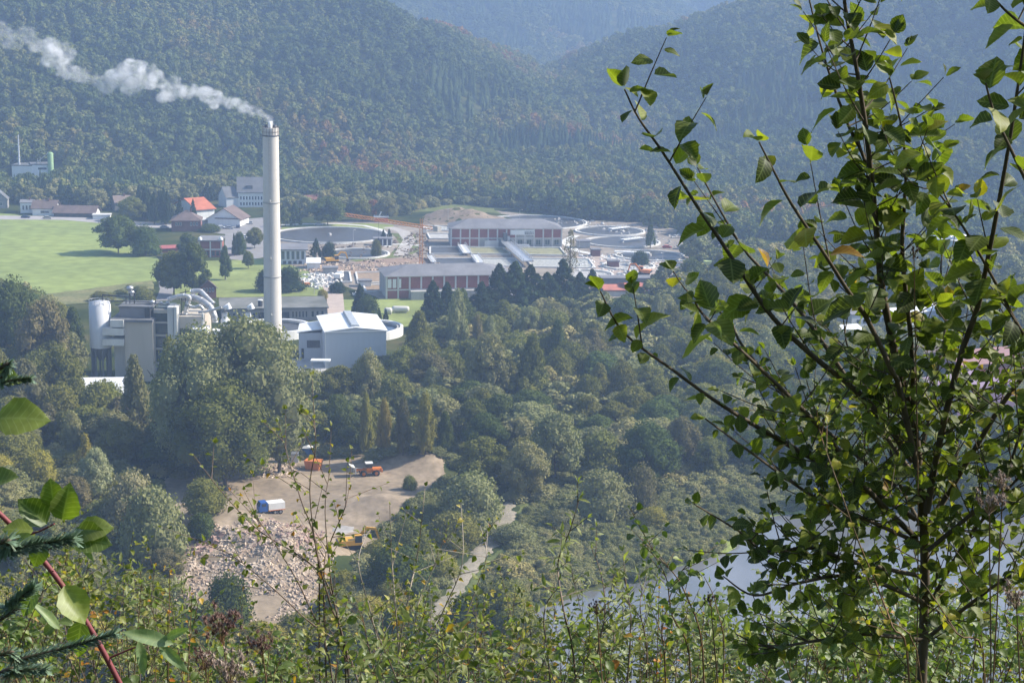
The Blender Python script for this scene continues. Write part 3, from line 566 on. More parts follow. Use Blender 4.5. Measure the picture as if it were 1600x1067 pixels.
# --- warehouse
t, W, H, D = house('warehouse', 'white metal warehouse with ridge skylight in front of the round clarifier', 'warehouse', (509, 575.6), (603, 573), 518.5, 26, None, M_blgrey, ground=0.0)
rh = 1.15
for s in (0, 1):
    x0, x1 = ((-.5, W / 2) if s == 0 else (W + .5, W / 2)); e = H - .1
    for j in range(9):
        y0 = -.4 + (D + .8) * j / 9; y1 = -.4 + (D + .8) * (j + 1) / 9 - .03
        MB().add([(x0, y0, e), (x0, y1, e), (x1, y1, e + rh), (x1, y0, e + rh), (x0, y0, e + .2), (x0, y1, e + .2), (x1, y1, e + rh + .2), (x1, y0, e + rh + .2)], [(0, 1, 2, 3), (4, 7, 6, 5), (0, 4, 5, 1), (2, 6, 7, 3), (1, 5, 6, 2), (0, 3, 7, 4)]).build('roof_panel', M_whroof, t)
for y in (.003, D): MB().add([(0, y, H), (W, y, H), (W / 2, y, H + rh - .1)], [(0, 1, 2)]).build('gable', M_blgrey, t)
sk = MB().add([(W / 2 - 1.5, 1, H + rh - .1), (W / 2 + 1.5, 1, H + rh - .1), (W / 2 + 1.5, D - 1, H + rh - .1), (W / 2 - 1.5, D - 1, H + rh - .1), (W / 2 - 1.1, 1, H + rh + .6), (W / 2 + 1.1, 1, H + rh + .6), (W / 2 + 1.1, D - 1, H + rh + .6), (W / 2 - 1.1, D - 1, H + rh + .6)], [(0, 1, 5, 4), (1, 2, 6, 5), (2, 3, 7, 6), (3, 0, 4, 7), (4, 5, 6, 7)]).build('skylight', mat('skylight_plastic', (.42, .45, .48), .3, .1, 1, .5), t)
ribm = MB().box(0, 0, 0, 2.6, .12, .1).mesh('rib', M_white)
for j in range(9): q = link('rib', ribm, sk); q.location = (W / 2 - 1.3, 1.2 + j * (D - 2.6) / 8, H + rh + .6)
pw = W / 11; pm = MB().box(.03, -.06, 0, pw - .03, -.004, H - .25).mesh('wall_panel', M_blgrey)
for j in range(11): q = link('wall_panel', pm, t); q.location = (j * pw, 0, 0)
for x in (0.0, W): MB().box(x - .1, -.12, 0, x + .1, -.003, H).build('downpipe', M_white, t)
MB().box(-.5, -.55, H - .2, W + .5, -.42, H + .02).build('gutter', M_white, t)
t, W, H, D = house('annexe', 'low white annexe with slanting roof left of the warehouse', 'building', (467, 562), (507, 562), 520, 14, None, M_blgrey, wins=[('F', .32, .83, .45, .72, 1, 'dark_metal'), ('F', .1, .2, .05, .42, 1, 'dark_metal', 'dark_metal')], ground=0.0)
MB().add([(-.4, -.4, H), (W, -.4, H + 1.2), (W, D, H + 1.2), (-.4, D, H), (-.4, -.4, H + .3), (W, -.4, H + 1.5), (W, D, H + 1.5), (-.4, D, H + .3)], [(0, 1, 2, 3), (4, 7, 6, 5), (0, 4, 5, 1), (2, 6, 7, 3), (1, 5, 6, 2), (0, 3, 7, 4)]).build('roof', M_whroof, t)
t = thing('loading_canopy', 'small flat white canopy on posts below the annexe', 'canopy', tuple(P(486, 585))); MB().box(0, -1.5, 4.2, 5.8, 1.5, 4.55).build('roof', M_whroof, t)
for x in (.2, 5.6):
    for y in (-1.3, 1.3): MB().box(x - .08, y - .08, 0, x + .08, y + .08, 4.2).build('post', M_steel, t)
# railings under the canopy
a = P(455, 592); b_ = P(512, 590)
t = thing('pipe_railing', 'white pipe railings on the ramp below the small canopy', 'railing', tuple(a))
dv = b_ - a
for k in range(3): MB().bar((0, 0, 1.0 + k * .9), (dv[0], dv[1], 1.0 + k * .9), .16).build('rail', M_concl, t)
for k in range(6): MB().box(dv[0] * k / 5 - .06, dv[1] * k / 5 - .06, 0, dv[0] * k / 5 + .06, dv[1] * k / 5 + .06, 3).build('post', M_concl, t)
sheet('concrete_apron', pxs((440, 560), (510, 562), (512, 600), (440, 605)), M_conc, .05)
# white tunnel roof lower left
t, W, H, D = house('storage_shed', 'white-roofed shed half hidden in trees below the factory', 'shed', (118, 640), (195, 640), 618, 14, 'gable', mat('dull_white_wall', (.4, .4, .4)), M_whroof, 3.2, .3)
# --- main brick building
def brick_hall(name, label, pl, pr, top, depth, bays, rh, low, wall_low, sign=None):
    a = P(*pl); b = P(*pr); W = math.hypot(b[0] - a[0], b[1] - a[1]); rz = math.atan2(b[1] - a[1], b[0] - a[0]); H = height_to(a, pl[0], top); D = depth
    t = thing(name, label, 'building', tuple(a), rz); MB().box(0, .3, -1, W, D, H).build('wall', M_conc, t); s = W / bays
    pm = MB().box(.35, 0, 0, s - .35, .29, H * (1 - low) - .35).mesh('brick_panel', M_brick); cm = MB().box(-.32, -.12, 0, .32, .32, H).mesh('column', M_concl)
    for i in range(bays):
        if sign and sign[0] <= i < sign[1]: continue
        q = link('brick_panel', pm, t); q.location = (i * s, 0, H * low)
    for i in range(bays + 1): q = link('column', cm, t); q.location = (i * s, 0, 0)
    MB().box(0, -.05, H * low - .5, W, .31, H * low - .02).build('band', M_concl, t); MB().box(-.3, -.2, H - .35, W + .3, .4, H).build('cornice', M_concl, t)
    r = MB(); k = D / 2; o = .8; r.add([(-o, -o, H), (W + o, -o, H), (W + o, D + o, H), (-o, D + o, H), (k, k, H + rh), (W - k, k, H + rh), (W - k, D - k + .2, H + rh), (k, D - k + .2, H + rh)], [(0, 1, 5, 4), (1, 2, 6, 5), (2, 3, 7, 6), (3, 0, 4, 7), (4, 5, 6, 7), (0, 3, 2, 1)]); r.build('roof', M_roofg, t)
    CLEAR.append(((a[0] + b[0]) / 2, (a[1] + b[1]) / 2 + D / 2, W * .55)); return t, W, H, D, s
t, W, H, D, s = brick_hall('brick_machine_hall', 'upper brick hall with white columns, grey hipped roof and white sign', (705, 386), (877, 386), 357, 17, 12, 3.4, .5, True, (7, 9))
wm = window_mesh(s * .55, H * .3, 1, 'pale_concrete', 'green_glass')
for i in range(12):
    if i in (3, 4, 5): continue
    q = link('window', wm, t); q.location = (i * s + s * .2, .29, H * .1)
pm = MB().box(.35, .02, 0, s - .35, .28, H * .42).mesh('brick_panel', M_brick)
for i in (0, 1, 2, 4): q = link('brick_panel', pm, t); q.location = (i * s, 0, 0)
sg = MB().box(6.4 * s, -.3, H * .66, 9.0 * s, -.14, H * .93).build('sign_board', M_white, t)
lm = MB()
for i, (x, wl) in enumerate([(7.95, .16), (8.15, .17), (8.36, .15), (8.55, .2), (8.8, .14)]): lm.box(x * s, -.36, H * .71, (x + wl) * s, -.31, H * .77); lm.box(x * s, -.36, H * .8, (x + wl * .8) * s, -.31, H * .84)
lm.build('lettering', M_dark, sg)
MB().box(5.6 * s, -2.2, 0, 6.0 * s, -.15, H * .78).build('stair_tower', M_slate, t); MB().box(6.05 * s, -2.0, 0, 6.3 * s, -.15, H * .6).build('stair_tower', M_steel, t)
MB().box(3.6 * s, -1.5, 0, 5.1 * s, .1, H * .36).build('cabinet', M_concl, t)
MB().bar((6.4 * s, -1.8, H * .12), (8.4 * s, -1.8, H * .12), .9).bar((6.4 * s, -1.8, H * .12), (6.4 * s, -1.8, 0), .9).bar((8.4 * s, -1.8, H * .12), (8.4 * s, -1.8, -.5), .7).build('pipe', M_white, t)
t, W, H, D, s = brick_hall('brick_filter_hall', 'lower long brick hall with grey roof behind the dark spruces', (604, 467), (800, 463), 432, 20, 11, 3.0, .42, True)
pm = MB().box(.35, .02, 0, s - .35, .28, H * .42 - .5).mesh('brick_panel', M_brick)
for i in (0, 1): q = link('brick_panel', pm, t); q.location = (i * s, 0, 0)
for i in range(3): q = link('window', window_mesh(s * .32, H * .4, 0, 'white_paint', 'white_paint'), t); q.location = (.1 * s + i * s * .42, -.06, H * .48)
MB().box(2 * s, -4, 0, W - 2, -.2, H * .38).build('lean_to', M_conc, t)
# right side
t, W, H, D = house('gate_office', 'small white flat-roofed office with dark windows right of the basins', 'building', (1083, 396), (1124, 398), 383, 12, 'flat', M_concl, M_roofg, over=.8, wins=[('F', .3, .95, .5, .78, 3, 'dark_metal'), ('F', .3, .95, .1, .36, 3, 'dark_metal')])
house('low_shed', 'long low pale shed wall right of the small white office', 'shed', (1124, 400), (1185, 404), 394, 8, 'flat', M_concl, M_concl)
t, W, H, D = house('green_roof_plant', 'pale green plant building with row of barrel vaults seen through the branches', 'building', (1442, 404), (1490, 410), 372, 18, 'flat', mat('pale_green_cladding', (.38, .48, .42), .6, .08), M_concl, wins=[('F', .1, .9, .3, .6, 3, 'dark_metal')])
for i in range(5): MB().lathe([(1.7, 0), (1.7, 9)], 14, (0, 0, 0)).build('barrel_vault', M_whroof, t).matrix_local = Matrix.Translation((1.5 + i * 2.9, 3, H + .4)) @ Matrix.Rotation(-PI / 2, 4, 'X')
house('orange_store', 'low red-roofed store on the pale earth beyond the spruces', 'shed', (937, 463), (982, 463), 455, 13, 'flat', M_concl, mat('red_membrane', (.46, .17, .12), .8, .25, .3, .2))
house('orange_store', 'red-roofed store with brick face joined to the right of the low store', 'shed', (983, 463), (1012, 462), 452, 13, 'gable', M_brick, mat('red_membrane', (.46, .17, .12)), 1.2)
for i, (l, r_, t_, dd, lab, mm) in enumerate([((1285, 545), (1350, 540), 522, 10, 'long white-roofed shed glimpsed through lower branches of the near tree', M_whroof), ((1400, 512), (1470, 504), 492, 9, 'white-roofed hall beside the road glimpsed behind the near tree', M_whroof),
        ((1330, 512), (1392, 508), 492, 10, 'grey flat-roofed workshop in the clearing right of the wood', M_roofg), ((1420, 585), (1480, 580), 556, 12, 'small beige building under the white-roofed hall behind leaves', M_tile)]):
    house('works_shed', lab, 'shed', l, r_, t_, dd, 'gable', M_blgrey if i != 3 else M_beige, mm, 1.4, .3, wins=[('F', .1, .9, .3, .6, 5, 'dark_metal')])
house('purple_hall', 'dull purple flat hall at the right edge behind the near tree', 'hall', (1495, 655), (1585, 640), 612, 16, 'flat', mat('purple_cladding', (.19, .12, .19), .7, .1), mat('purple_roof', (.28, .2, .27), .8, .15), wins=[('F', .05, .6, .3, .5, 4, 'dark_metal')])
house('purple_hall', 'reddish low hall at the right edge above the purple hall', 'hall', (1500, 600), (1600, 590), 572, 18, 'gable', M_brick, mat('dusty_red_roof', (.3, .17, .16), .85, .2), 2.5)
# ================================================================ the tall chimney and its steam
p = P(427, 548); hC = height_to(p, 424, 200); CH = p
t = thing('factory_chimney', 'tall pale concrete chimney shaft with steam drifting from its top', 'chimney', tuple(p))
prof = [(3.05, -1)]; n = 34
M_shaft = mat('chimney_concrete', (.64, .60, .545), .9, .1, .12, .15, streak=True, fine=.02)
segs = [(0, .33, M_shaft), (.33, .672, M_shaft), (.672, 1.0, M_shaft)]
nseg = 22
for i in range(nseg):
    z0 = hC * i / nseg; z1 = hC * (i + 1) / nseg - .02; r0 = 2.85 - .42 * i / nseg; r1 = 2.85 - .42 * (i + 1) / nseg
    MB().lathe([(r0, z0 - (1 if i == 0 else 0)), (r1, z1)], 40, caps=(i in (0, nseg - 1))).build('shaft_ring', M_shaft, t)
MB().lathe([(2.45, hC - 2.6), (2.6, hC - 2.5), (2.6, hC - 2.25), (2.4, hC - 2.2)], 32, caps=False).build('platform', M_dark, t)
rl = MB()
for k in range(16):
    a = 2 * PI * k / 16; rl.bar((2.55 * math.cos(a), 2.55 * math.sin(a), hC - 2.2), (2.55 * math.cos(a), 2.55 * math.sin(a), hC + .4), .09)
for z in (hC - 1.2, hC + .3): rl.tube([(2.55 * math.cos(2 * PI * k / 24), 2.55 * math.sin(2 * PI * k / 24), z) for k in range(25)], .06, 5)
rl.build('railing', M_tile, t)
for k, (x, y, hh) in enumerate([(-1.2, 0, 1.0), (1.3, -.2, 1.0), (0.1, -.9, 2.1), (.2, 1.0, 1.4)]): MB().lathe([(.62, hC - .1), (.62, hC + hh), (.5, hC + hh), (.5, hC + hh - .6)], 14, (x, y, 0)).build('flue', M_white if k == 2 else M_dark, t)
for k in range(3): MB().box(-.14, -3.4 + .0, 12 + k * 18, .14, -2.7, 12.5 + k * 18).build('warning_lamp', M_concl, t)
ld = MB()
for k in range(60): ld.bar((-.25, -2.95 + .42 * k / 60, hC * k / 60), (.25, -2.95 + .42 * k / 60, hC * k / 60), .06)
for sx_ in (-.25, .25): ld.bar((sx_, -2.98, 0), (sx_, -2.56, hC - 1), .07)
ld.build('ladder', M_conc, t)
for z in (hC * .34, hC * .672): rr = 2.85 - .42 * z / hC; MB().lathe([(rr - .02, z - .3), (rr + .07, z - .25), (rr + .07, z + .25), (rr - .02, z + .3)], 40, caps=False).build('joint_ring', M_conc, t)
CLEAR.append((p[0], p[1], 8))
t = thing('gas_cabinet', 'small white cabinet with red lamp at the chimney foot', 'cabinet', tuple(P(424, 560))); MB().box(-1.4, -.8, 0, 1.4, .8, 5.5).build('body', M_white, t); MB().box(1.8, -.5, 0, 2.4, .1, 4).build('red_box', M_redp, t)
# steam: puffs turned to a fog volume
pts = [(424, 191, 3), (420, 186, 6), (412, 181, 8), (398, 173, 10), (380, 167, 13), (360, 160, 14), (338, 156, 15), (320, 146, 16), (300, 142, 15), (283, 138, 17), (262, 147, 17), (272, 128, 12), (240, 128, 19), (222, 108, 16), (205, 112, 20), (185, 118, 20), (205, 134, 17), (170, 134, 16), (150, 128, 14), (125, 120, 15), (105, 112, 17), (92, 92, 22), (80, 76, 20), (105, 78, 14), (60, 70, 14), (40, 56, 15), (22, 68, 15), (5, 46, 15), (-20, 55, 20), (-50, 30, 22)]
bx = MB(); r = random.Random(5)
import bmesh
_b = bmesh.new(); bmesh.ops.create_icosphere(_b, subdivisions=2, radius=1); IV = [tuple(v.co) for v in _b.verts]; IF = [tuple(v.index for v in f.verts) for f in _b.faces]; _b.free()
wind = lambda px: p[1] - 4 - (424 - px) * .02
for i, (px, py, rp) in enumerate(pts):
    far = (424 - px) / 424; n = int(12 + 8 * far)
    for k in range(n):
        a = r.uniform(0, 6.28); q = r.random() ** .6 * rp * .8
        rp_ = rp; c = Wd(px + math.cos(a) * q * 1.15, py + math.sin(a) * q * .85, wind(px) + r.uniform(-1, 1) * rp * .1); s = max(.95, rp * r.uniform(.34, .78) * p[1] / FPX)
        bx.add([(c[0] + v[0] * s, c[1] + v[1] * s, c[2] + v[2] * s * .85) for v in IV], IF)
ms, n_, N_, L_ = newmat('steam'); o_ = N_('ShaderNodeOutputMaterial'); pv = N_('ShaderNodeVolumePrincipled'); L_(pv.outputs[0], o_.inputs['Volume'])
pv.inputs['Color'].default_value = (.96, .97, 1, 1); pv.inputs['Anisotropy'].default_value = .2
at = N_('ShaderNodeAttribute'); at.attribute_name = 'density'; tc = N_('ShaderNodeTexCoord'); nz = N_('ShaderNodeTexNoise'); nz.inputs['Scale'].default_value = .17; nz.inputs['Detail'].default_value = 8; nz.inputs['Roughness'].default_value = .68; nz.inputs['Distortion'].default_value = 1.2; L_(tc.outputs['Object'], nz.inputs['Vector'])
mr = N_('ShaderNodeMapRange'); mr.inputs['From Min'].default_value = .38; mr.inputs['From Max'].default_value = .72; L_(nz.outputs['Fac'], mr.inputs[0])
# the plume thins as it drifts away from the flue
sx = N_('ShaderNodeSeparateXYZ'); L_(tc.outputs['Object'], sx.inputs[0]); m2 = N_('ShaderNodeMapRange'); m2.inputs['From Min'].default_value = p[0] - 92; m2.inputs['From Max'].default_value = p[0] - 5; m2.inputs['To Min'].default_value = .6; m2.inputs['To Max'].default_value = 7.0; L_(sx.outputs[0], m2.inputs[0])
mu = N_('ShaderNodeMath'); mu.operation = 'MULTIPLY'; L_(mr.outputs[0], mu.inputs[0]); L_(m2.outputs[0], mu.inputs[1]); m3 = N_('ShaderNodeMath'); m3.operation = 'MULTIPLY'; L_(mu.outputs[0], m3.inputs[0]); L_(at.outputs['Fac'], m3.inputs[1]); L_(m3.outputs[0], pv.inputs['Density'])
smo = bx.build('steam_plume', ms, kind='stuff', label='white steam plume drifting left from the chimney top', cat='steam')
gn = bpy.data.node_groups.new('steam_fog', 'GeometryNodeTree'); gn.interface.new_socket('Geometry', in_out='INPUT', socket_type='NodeSocketGeometry'); gn.interface.new_socket('Geometry', in_out='OUTPUT', socket_type='NodeSocketGeometry')
gi = gn.nodes.new('NodeGroupInput'); go = gn.nodes.new('NodeGroupOutput'); mv = gn.nodes.new('GeometryNodeMeshToVolume'); mv.resolution_mode = 'VOXEL_SIZE'
mv.inputs['Voxel Size'].default_value = .4; mv.inputs['Interior Band Width'].default_value = 2.4; mv.inputs['Density'].default_value = 1.0
sm_ = gn.nodes.new('GeometryNodeSetMaterial'); sm_.inputs['Material'].default_value = ms
gn.links.new(gi.outputs[0], mv.inputs['Mesh']); gn.links.new(mv.outputs[0], sm_.inputs[0]); gn.links.new(sm_.outputs[0], go.inputs[0]); smo.modifiers.new('fog', 'NODES').node_group = gn
# ================================================================ factory
def pb(b, l, r_, top, base_y, z0=-1, depth=10, m=0, dy=0):
    """box between two picture columns, front on the line y=base_y, reaching picture row top"""
    a = Wd(l, top, base_y); c = Wd(r_, top, base_y); b.box(a[0] - F0[0], base_y - F0[1] + dy, z0, c[0] - F0[0], base_y - F0[1] + dy + depth, a[2] - F0[2], m); return b
FY = G(240, 596)[1]; F0 = np.array([G(240, 596)[0], FY, 0.0])
def zat(px, py, D=None): return Wd(px, py, D or FY)[2]
fac = thing('process_building', 'beige and grey process building with silver ducts on its roof', 'factory building', tuple(F0))
pb(MB(), 194, 238, 500, FY, depth=14).build('tower_block', M_beige, fac)
b = MB(); a_ = Wd(173, 500, FY + 3); 
pb(MB(), 177, 194, 501, FY + 3, depth=12).build('wall', M_concl, fac)
for tp, bt in ((500, 511), (513, 524), (530, 540)):
    z1, z0 = zat(180, tp, FY - 1), zat(180, bt, FY - 1); x0 = Wd(160 if tp != 500 else 172, tp, FY - 1)[0] - F0[0]; x1 = Wd(193, tp, FY - 1)[0] - F0[0]
    MB().box(x0, -1.2, z0, x1, 3, z1).build('balcony', M_concl, fac)
for tp, bt, l in ((511, 514, 176), (520, 534, 176)):
    q = link('window', window_mesh(3.2, 2.2, 1, 'dark_metal'), fac); q.location = (Wd(175, bt, FY)[0] - F0[0], 2.9, zat(175, bt, FY))
MB().box(Wd(172, 499, FY)[0] - F0[0], -.6, zat(200, 503), Wd(239, 499, FY)[0] - F0[0], 15, zat(200, 499)).build('roof', M_slate, fac)
b = MB(); pb(b, 186, 226, 480, FY + 3, z0=zat(200, 500), depth=9).build('roof_house', mat('grey_cladding', (.24, .23, .24), .8, .1, .3, .2), fac)
pb(MB(), 184, 239, 478.5, FY + 2.6, z0=zat(200, 480, FY + 2.6), depth=10).build('roof_cap', M_slate, fac)
pb(MB(), 226, 234, 481, FY + 2, z0=zat(200, 500), depth=5).build('plant_box', M_dark, fac)
# centre with dark glazing and beige floor bands
pb(MB(), 238, 263, 484, FY + 4, depth=12).build('wall', mat('dark_cladding', (.07, .09, .09), .5, .2), fac)
for tp, bt in ((483, 489), (502, 505), (522, 525), (543, 546), (566, 569)):
    MB().box(Wd(240.5, tp, FY + 4)[0] - F0[0], 3.5, zat(250, bt, FY + 4), Wd(262, tp, FY + 4)[0] - F0[0], 3.99, zat(250, tp, FY + 4)).build('floor_band', M_beige, fac)
gw = window_mesh(2.1, 2.6, 1, 'dark_metal', 'green_glass')
for j, bt in enumerate((501, 521, 542, 565)):
    for k in range(2): q = link('window', gw, fac); q.location = (Wd(241.5 + k * 10.5, bt, FY + 4)[0] - F0[0], 3.97, zat(250, bt, FY + 4) + .1)
pb(MB(), 261, 270, 480, FY + 2, depth=5).build('pilaster', M_concl, fac); pb(MB(), 271, 276, 480, FY + 1.6, depth=5).build('pilaster', M_concl, fac)
pb(MB(), 276, 316, 495, FY + 3, depth=14).build('wing', M_beige, fac)
MB().box(Wd(278, 513, FY)[0] - F0[0], 2.6, zat(290, 530, FY + 3), Wd(298, 513, FY)[0] - F0[0], 3.01, zat(290, 513, FY + 3)).build('window_band', M_glass, fac)
MB().box(Wd(278, 540, FY)[0] - F0[0], 2.6, zat(290, 552, FY + 3), Wd(316, 540, FY)[0] - F0[0], 3.01, zat(290, 541, FY + 3)).build('window_band', M_glass, fac)
for x in (276, 315): pb(MB(), x, x + 3, 490, FY + 2.4, depth=1).build('pilaster', M_concl, fac)
pb(MB(), 299, 322, 514, FY, z0=zat(300, 532), depth=6).build('white_box', M_white, fac)
b = MB()      # frames and little masts on the roofs
for (x, y0, y1) in ((203, 478, 448), (197, 478, 462), (210, 478, 455), (290, 492, 452), (284, 492, 460), (243, 484, 470)):
    a1 = Wd(x, y0, FY + 7) - F0; a2 = Wd(x, y1, FY + 7) - F0; b.bar(a1, a2, .22)
for (x0, y0, x1, y1) in ((170, 470, 240, 472), (196, 464, 212, 460), (240, 474, 275, 479), (240, 482, 270, 480), (281, 458, 296, 455), (180, 476, 236, 474)):
    b.bar(Wd(x0, y0, FY + 7) - F0, Wd(x1, y1, FY + 7) - F0, .25)
b.build('roof_frame', M_dark, fac)
for (x, y, s) in ((203, 452, 1.1), (206, 458, .8), (238, 473, .8), (221, 483, .7), (252, 474, .6), (262, 474, .7)):
    q = Wd(x, y, FY + 6) - F0; MB().lathe([(s * .5, -s), (s * .6, 0), (s, .1), (s * .9, s * .7), (.05, s)], 10, tuple(q)).build('roof_fan', M_steel, fac)
# ducts
du = thing('duct_bundle', 'fat silver ducts curving over the factory roof', 'ducts', tuple(F0))
def duct(pl, rp, D, name='duct'):
    P3 = [Vector(Wd(x, y, D + dd) - F0) for x, y, dd in pl]; out = []
    for i in range(len(P3) - 1):
        p0, p1, p2, p3 = P3[max(i - 1, 0)], P3[i], P3[i + 1], P3[min(i + 2, len(P3) - 1)]
        for k in range(5):
            u = k / 5; out.append(.5 * ((2 * p1) + (p2 - p0) * u + (2 * p0 - 5 * p1 + 4 * p2 - p3) * u * u + (3 * p1 - p0 - 3 * p2 + p3) * u ** 3))
    out.append(P3[-1]); R = rp * D / FPX
    o = MB().tube(out, R, 14).build(name, M_alu, du)
    for k in range(2, len(out) - 1, 4): MB().tube([out[k] - (out[k + 1] - out[k]).normalized() * .15, out[k] + (out[k + 1] - out[k]).normalized() * .15], R * 1.12, 14).build('flange', M_steel, o)
duct([(263, 468, 0), (275, 464, 0), (288, 462, 0), (296, 466, 0), (292, 478, 0), (290, 490, 0)], 3.6, FY + 6)
duct([(284, 466, 4), (300, 465, 3), (315, 470, 2), (328, 480, 1), (334, 492, 0), (336, 503, 0)], 5.5, FY + 6)
duct([(298, 456, 6), (312, 455, 6), (322, 464, 5), (334, 476, 4)], 4.2, FY + 9)
duct([(310, 488, 0), (322, 487, 0), (346, 480, 0)], 2.0, FY + 4, 'pipe')
duct([(296, 478, 0), (304, 480, 0), (312, 478, 0), (318, 484, 0)], 2.6, FY + 4)
for (x, y0, y1, rr) in ((352, 512, 474, 7.0), (388, 512, 474, 6.6)):
    t = thing('exhaust_cowl', 'white exhaust cowl with hooked top ' + ('nearest the silver ducts' if x < 370 else 'nearest the tall chimney'), 'exhaust', tuple(Wd(x, y0, FY + 8)), 0, 'white cowls beside the factory')
    s = (FY + 8) / FPX; hgt = (y0 - y1) * s
    MB().lathe([(rr * s * .55, -12), (rr * s * .6, 0), (rr * s, .3), (rr * s, hgt * .35), (rr * s * .7, hgt * .4)], 14).build('base_drum', M_white, t)
    MB().tube([(0, 0, hgt * .3), (0, 0, hgt * .6), (.3, 0, hgt * .85), (.9, 0, hgt * .95), (1.2, 0, hgt * .8)], rr * s * .72, 12).build('hood', M_white, t)
    MB().tube([(0, 0, .6), (3.0 if x < 370 else -3.0, 0, -.4), (3.6 if x < 370 else -3.6, 0, -3)], .7, 10).build('pipe', M_white, t)
t = thing('equipment_platform', 'white cabinets and steel frames between factory and chimney', 'plant equipment', tuple(Wd(330, 530, FY + 3)))
for (x, z, w_, d_, h_, m_) in ((0, -2, 3.0, 3, 4.6, M_white), (-1.6, -7, 3, 3, 6, M_concl), (3.2, -7, 3.6, 4, 8, M_white), (8, -7, 5.5, 5, 7, M_conc), (14.2, -7, 3, 3, 8.4, M_concl)): MB().box(x, 0, z - 3, x + w_, d_, z + h_).build('cabinet', m_, t)
b = MB()
for x in range(0, 19, 3): b.bar((x, -1, -9), (x, -1, 2.2), .2); b.bar((x, -1, 2.2), (min(x + 3, 18), -1, 2.2), .15); b.bar((x, -1, 1.3), (min(x + 3, 18), -1, 1.3), .12)
b.build('steel_frame', M_steel, t)
p_ = Wd(158, 545, FY + 3); t = thing('silo', 'big pale grey storage silo at the left end of the factory', 'silo', (p_[0], p_[1], 0)); rs = 17.3 * FY / FPX; zt0 = Wd(158, 474, FY)[2]; zb0 = Wd(158, 545, FY)[2]
MB().lathe([(rs, zb0), (rs, zt0 - .8), (rs * .96, zt0 - .75), (rs * .9, zt0 - .1), (.1, zt0 + .5)], 36).build('shell', M_slab, t)
rl = MB()
for k in range(14): a = 2 * PI * k / 14; rl.bar((rs * .97 * math.cos(a), rs * .97 * math.sin(a), zt0 - .8), (rs * .97 * math.cos(a), rs * .97 * math.sin(a), zt0 + .5), .08)
rl.tube([(rs * .97 * math.cos(2 * PI * k / 24), rs * .97 * math.sin(2 * PI * k / 24), zt0 + .5) for k in range(25)], .05, 5); rl.build('railing', M_steel, t)
for k in range(8): a = 2 * PI * (k + .5) / 8; MB().bar((rs * .85 * math.cos(a), rs * .85 * math.sin(a), -.5), (rs * .85 * math.cos(a), rs * .85 * math.sin(a), zb0), .45).build('leg', M_slate, t)
MB().lathe([(rs * .8, zb0 - .02), (.8, zb0 - 4)], 20, caps=False).build('hopper', M_slate, t)
MB().bar((rs * .3, 0, zt0), (rs * .3, 0, zt0 + 2.2), .2).bar((rs * .3, 0, zt0 + 2.0), (rs + 6, 0, zt0 + 1.4), .35).build('filling_pipe', M_dark, t)
CLEAR += [(F0[0] + x, FY + 6, 8) for x in range(-18, 40, 6)]
# ================================================================ round and square basins
def ringwall(name, c, R, r2, z0, z1, m, par, n=56):
    b = MB(); b.lathe([(R, z0), (R, z1), (r2, z1), (r2, z0)], n, tuple(c), smooth=False, caps=False); return b.build(name, m, par)
def basin(label, px, py, rx, wall=.5, water=.1, wz=0.0, bridge=None, hub=True, group='round settling basins', wm=None, teeth=False, rim=.9):
    c = G(px, py, wall); R = rx * np.linalg.norm(c - np.array([0, 0, CAMZ])) / math.hypot(FPX, px - CX) ; c[2] = 0
    t = thing('round_basin', label, 'settling basin', tuple(c), 0, group)
    ringwall('rim_wall', (0, 0, 0), R, R - rim, -.5, wall, M_concl if wall < 2 else M_white, t)
    ringwall('inner_channel', (0, 0, 0), R - rim - .8, R - rim - 1.1, -.4, wall - .25, M_conc, t)
    MB().lathe([(R - rim, water - .5), (R - rim, water)], 48).build('water_surface', wm or M_sludge, t)
    if teeth:
        tm = MB().box(-.4, -.1, 0, .4, .1, .9).mesh('baffle', M_concl)
        for k in range(40): q = link('baffle', tm, t); q.location = ((R - rim - .6) * math.cos(k * PI / 20), (R - rim - .6) * math.sin(k * PI / 20), wall - 1.2); q.rotation_euler = (0, 0, k * PI / 20 + PI / 2)
    if hub: MB().lathe([(.9, -.2), (.9, wall + .3), (.6, wall + .5)], 14).build('centre_column', M_conc, t)
    if bridge is not None:
        L_, a, w_ = bridge; br = MB().box(0, -w_ / 2, wall + .6, R * L_, w_ / 2, wall + 1.0); o = br.build('scraper_bridge', M_white, t); o.rotation_euler = (0, 0, a)
        rb = MB()
        for s in (-1, 1):
            rb.bar((0, s * w_ / 2, wall + 2.0), (R * L_, s * w_ / 2, wall + 2.0), .12)
            for k in range(7): rb.bar((R * L_ * k / 6, s * w_ / 2, wall + 1), (R * L_ * k / 6, s * w_ / 2, wall + 2.0), .1)
        q = rb.build('railing', M_steel, o)
    CLEAR.append((c[0], c[1], R + 2)); return t, R
basin('raised white-walled clarifier half hidden by the tall chimney', 430, 508, 57, 3.0, 2.0, teeth=True)
basin('raised clarifier with white wall behind the white warehouse', 570, 509, 60, 2.8, 1.8, teeth=True, wm=mat('blue_water', (.05, .07, .11), .2, .2))
basin('large dark water basin right of the chimney, farther of two', 515, 366, 92, .7, .16)
basin('smaller dark basin beside the yellow excavator, nearer of two', 556, 395, 53, .7, .16, hub=False)
basin('farthest long basin behind the upper brick hall', 836, 346, 82, .7, .16)
basin('basin with short white bridge, farthest of the three right of the brick hall', 953, 360, 55, .7, .16, bridge=(.75, .75, 2.4))
basin('basin with white bridge, middle one of the three right of the brick hall', 972, 377, 60, .7, .16, bridge=(.7, .7, 2.4))
basin('basin with longest white bridge, nearest of the three right of the brick hall', 1015, 398, 55, .7, .16, bridge=(1.0, 2.95, 2.6))
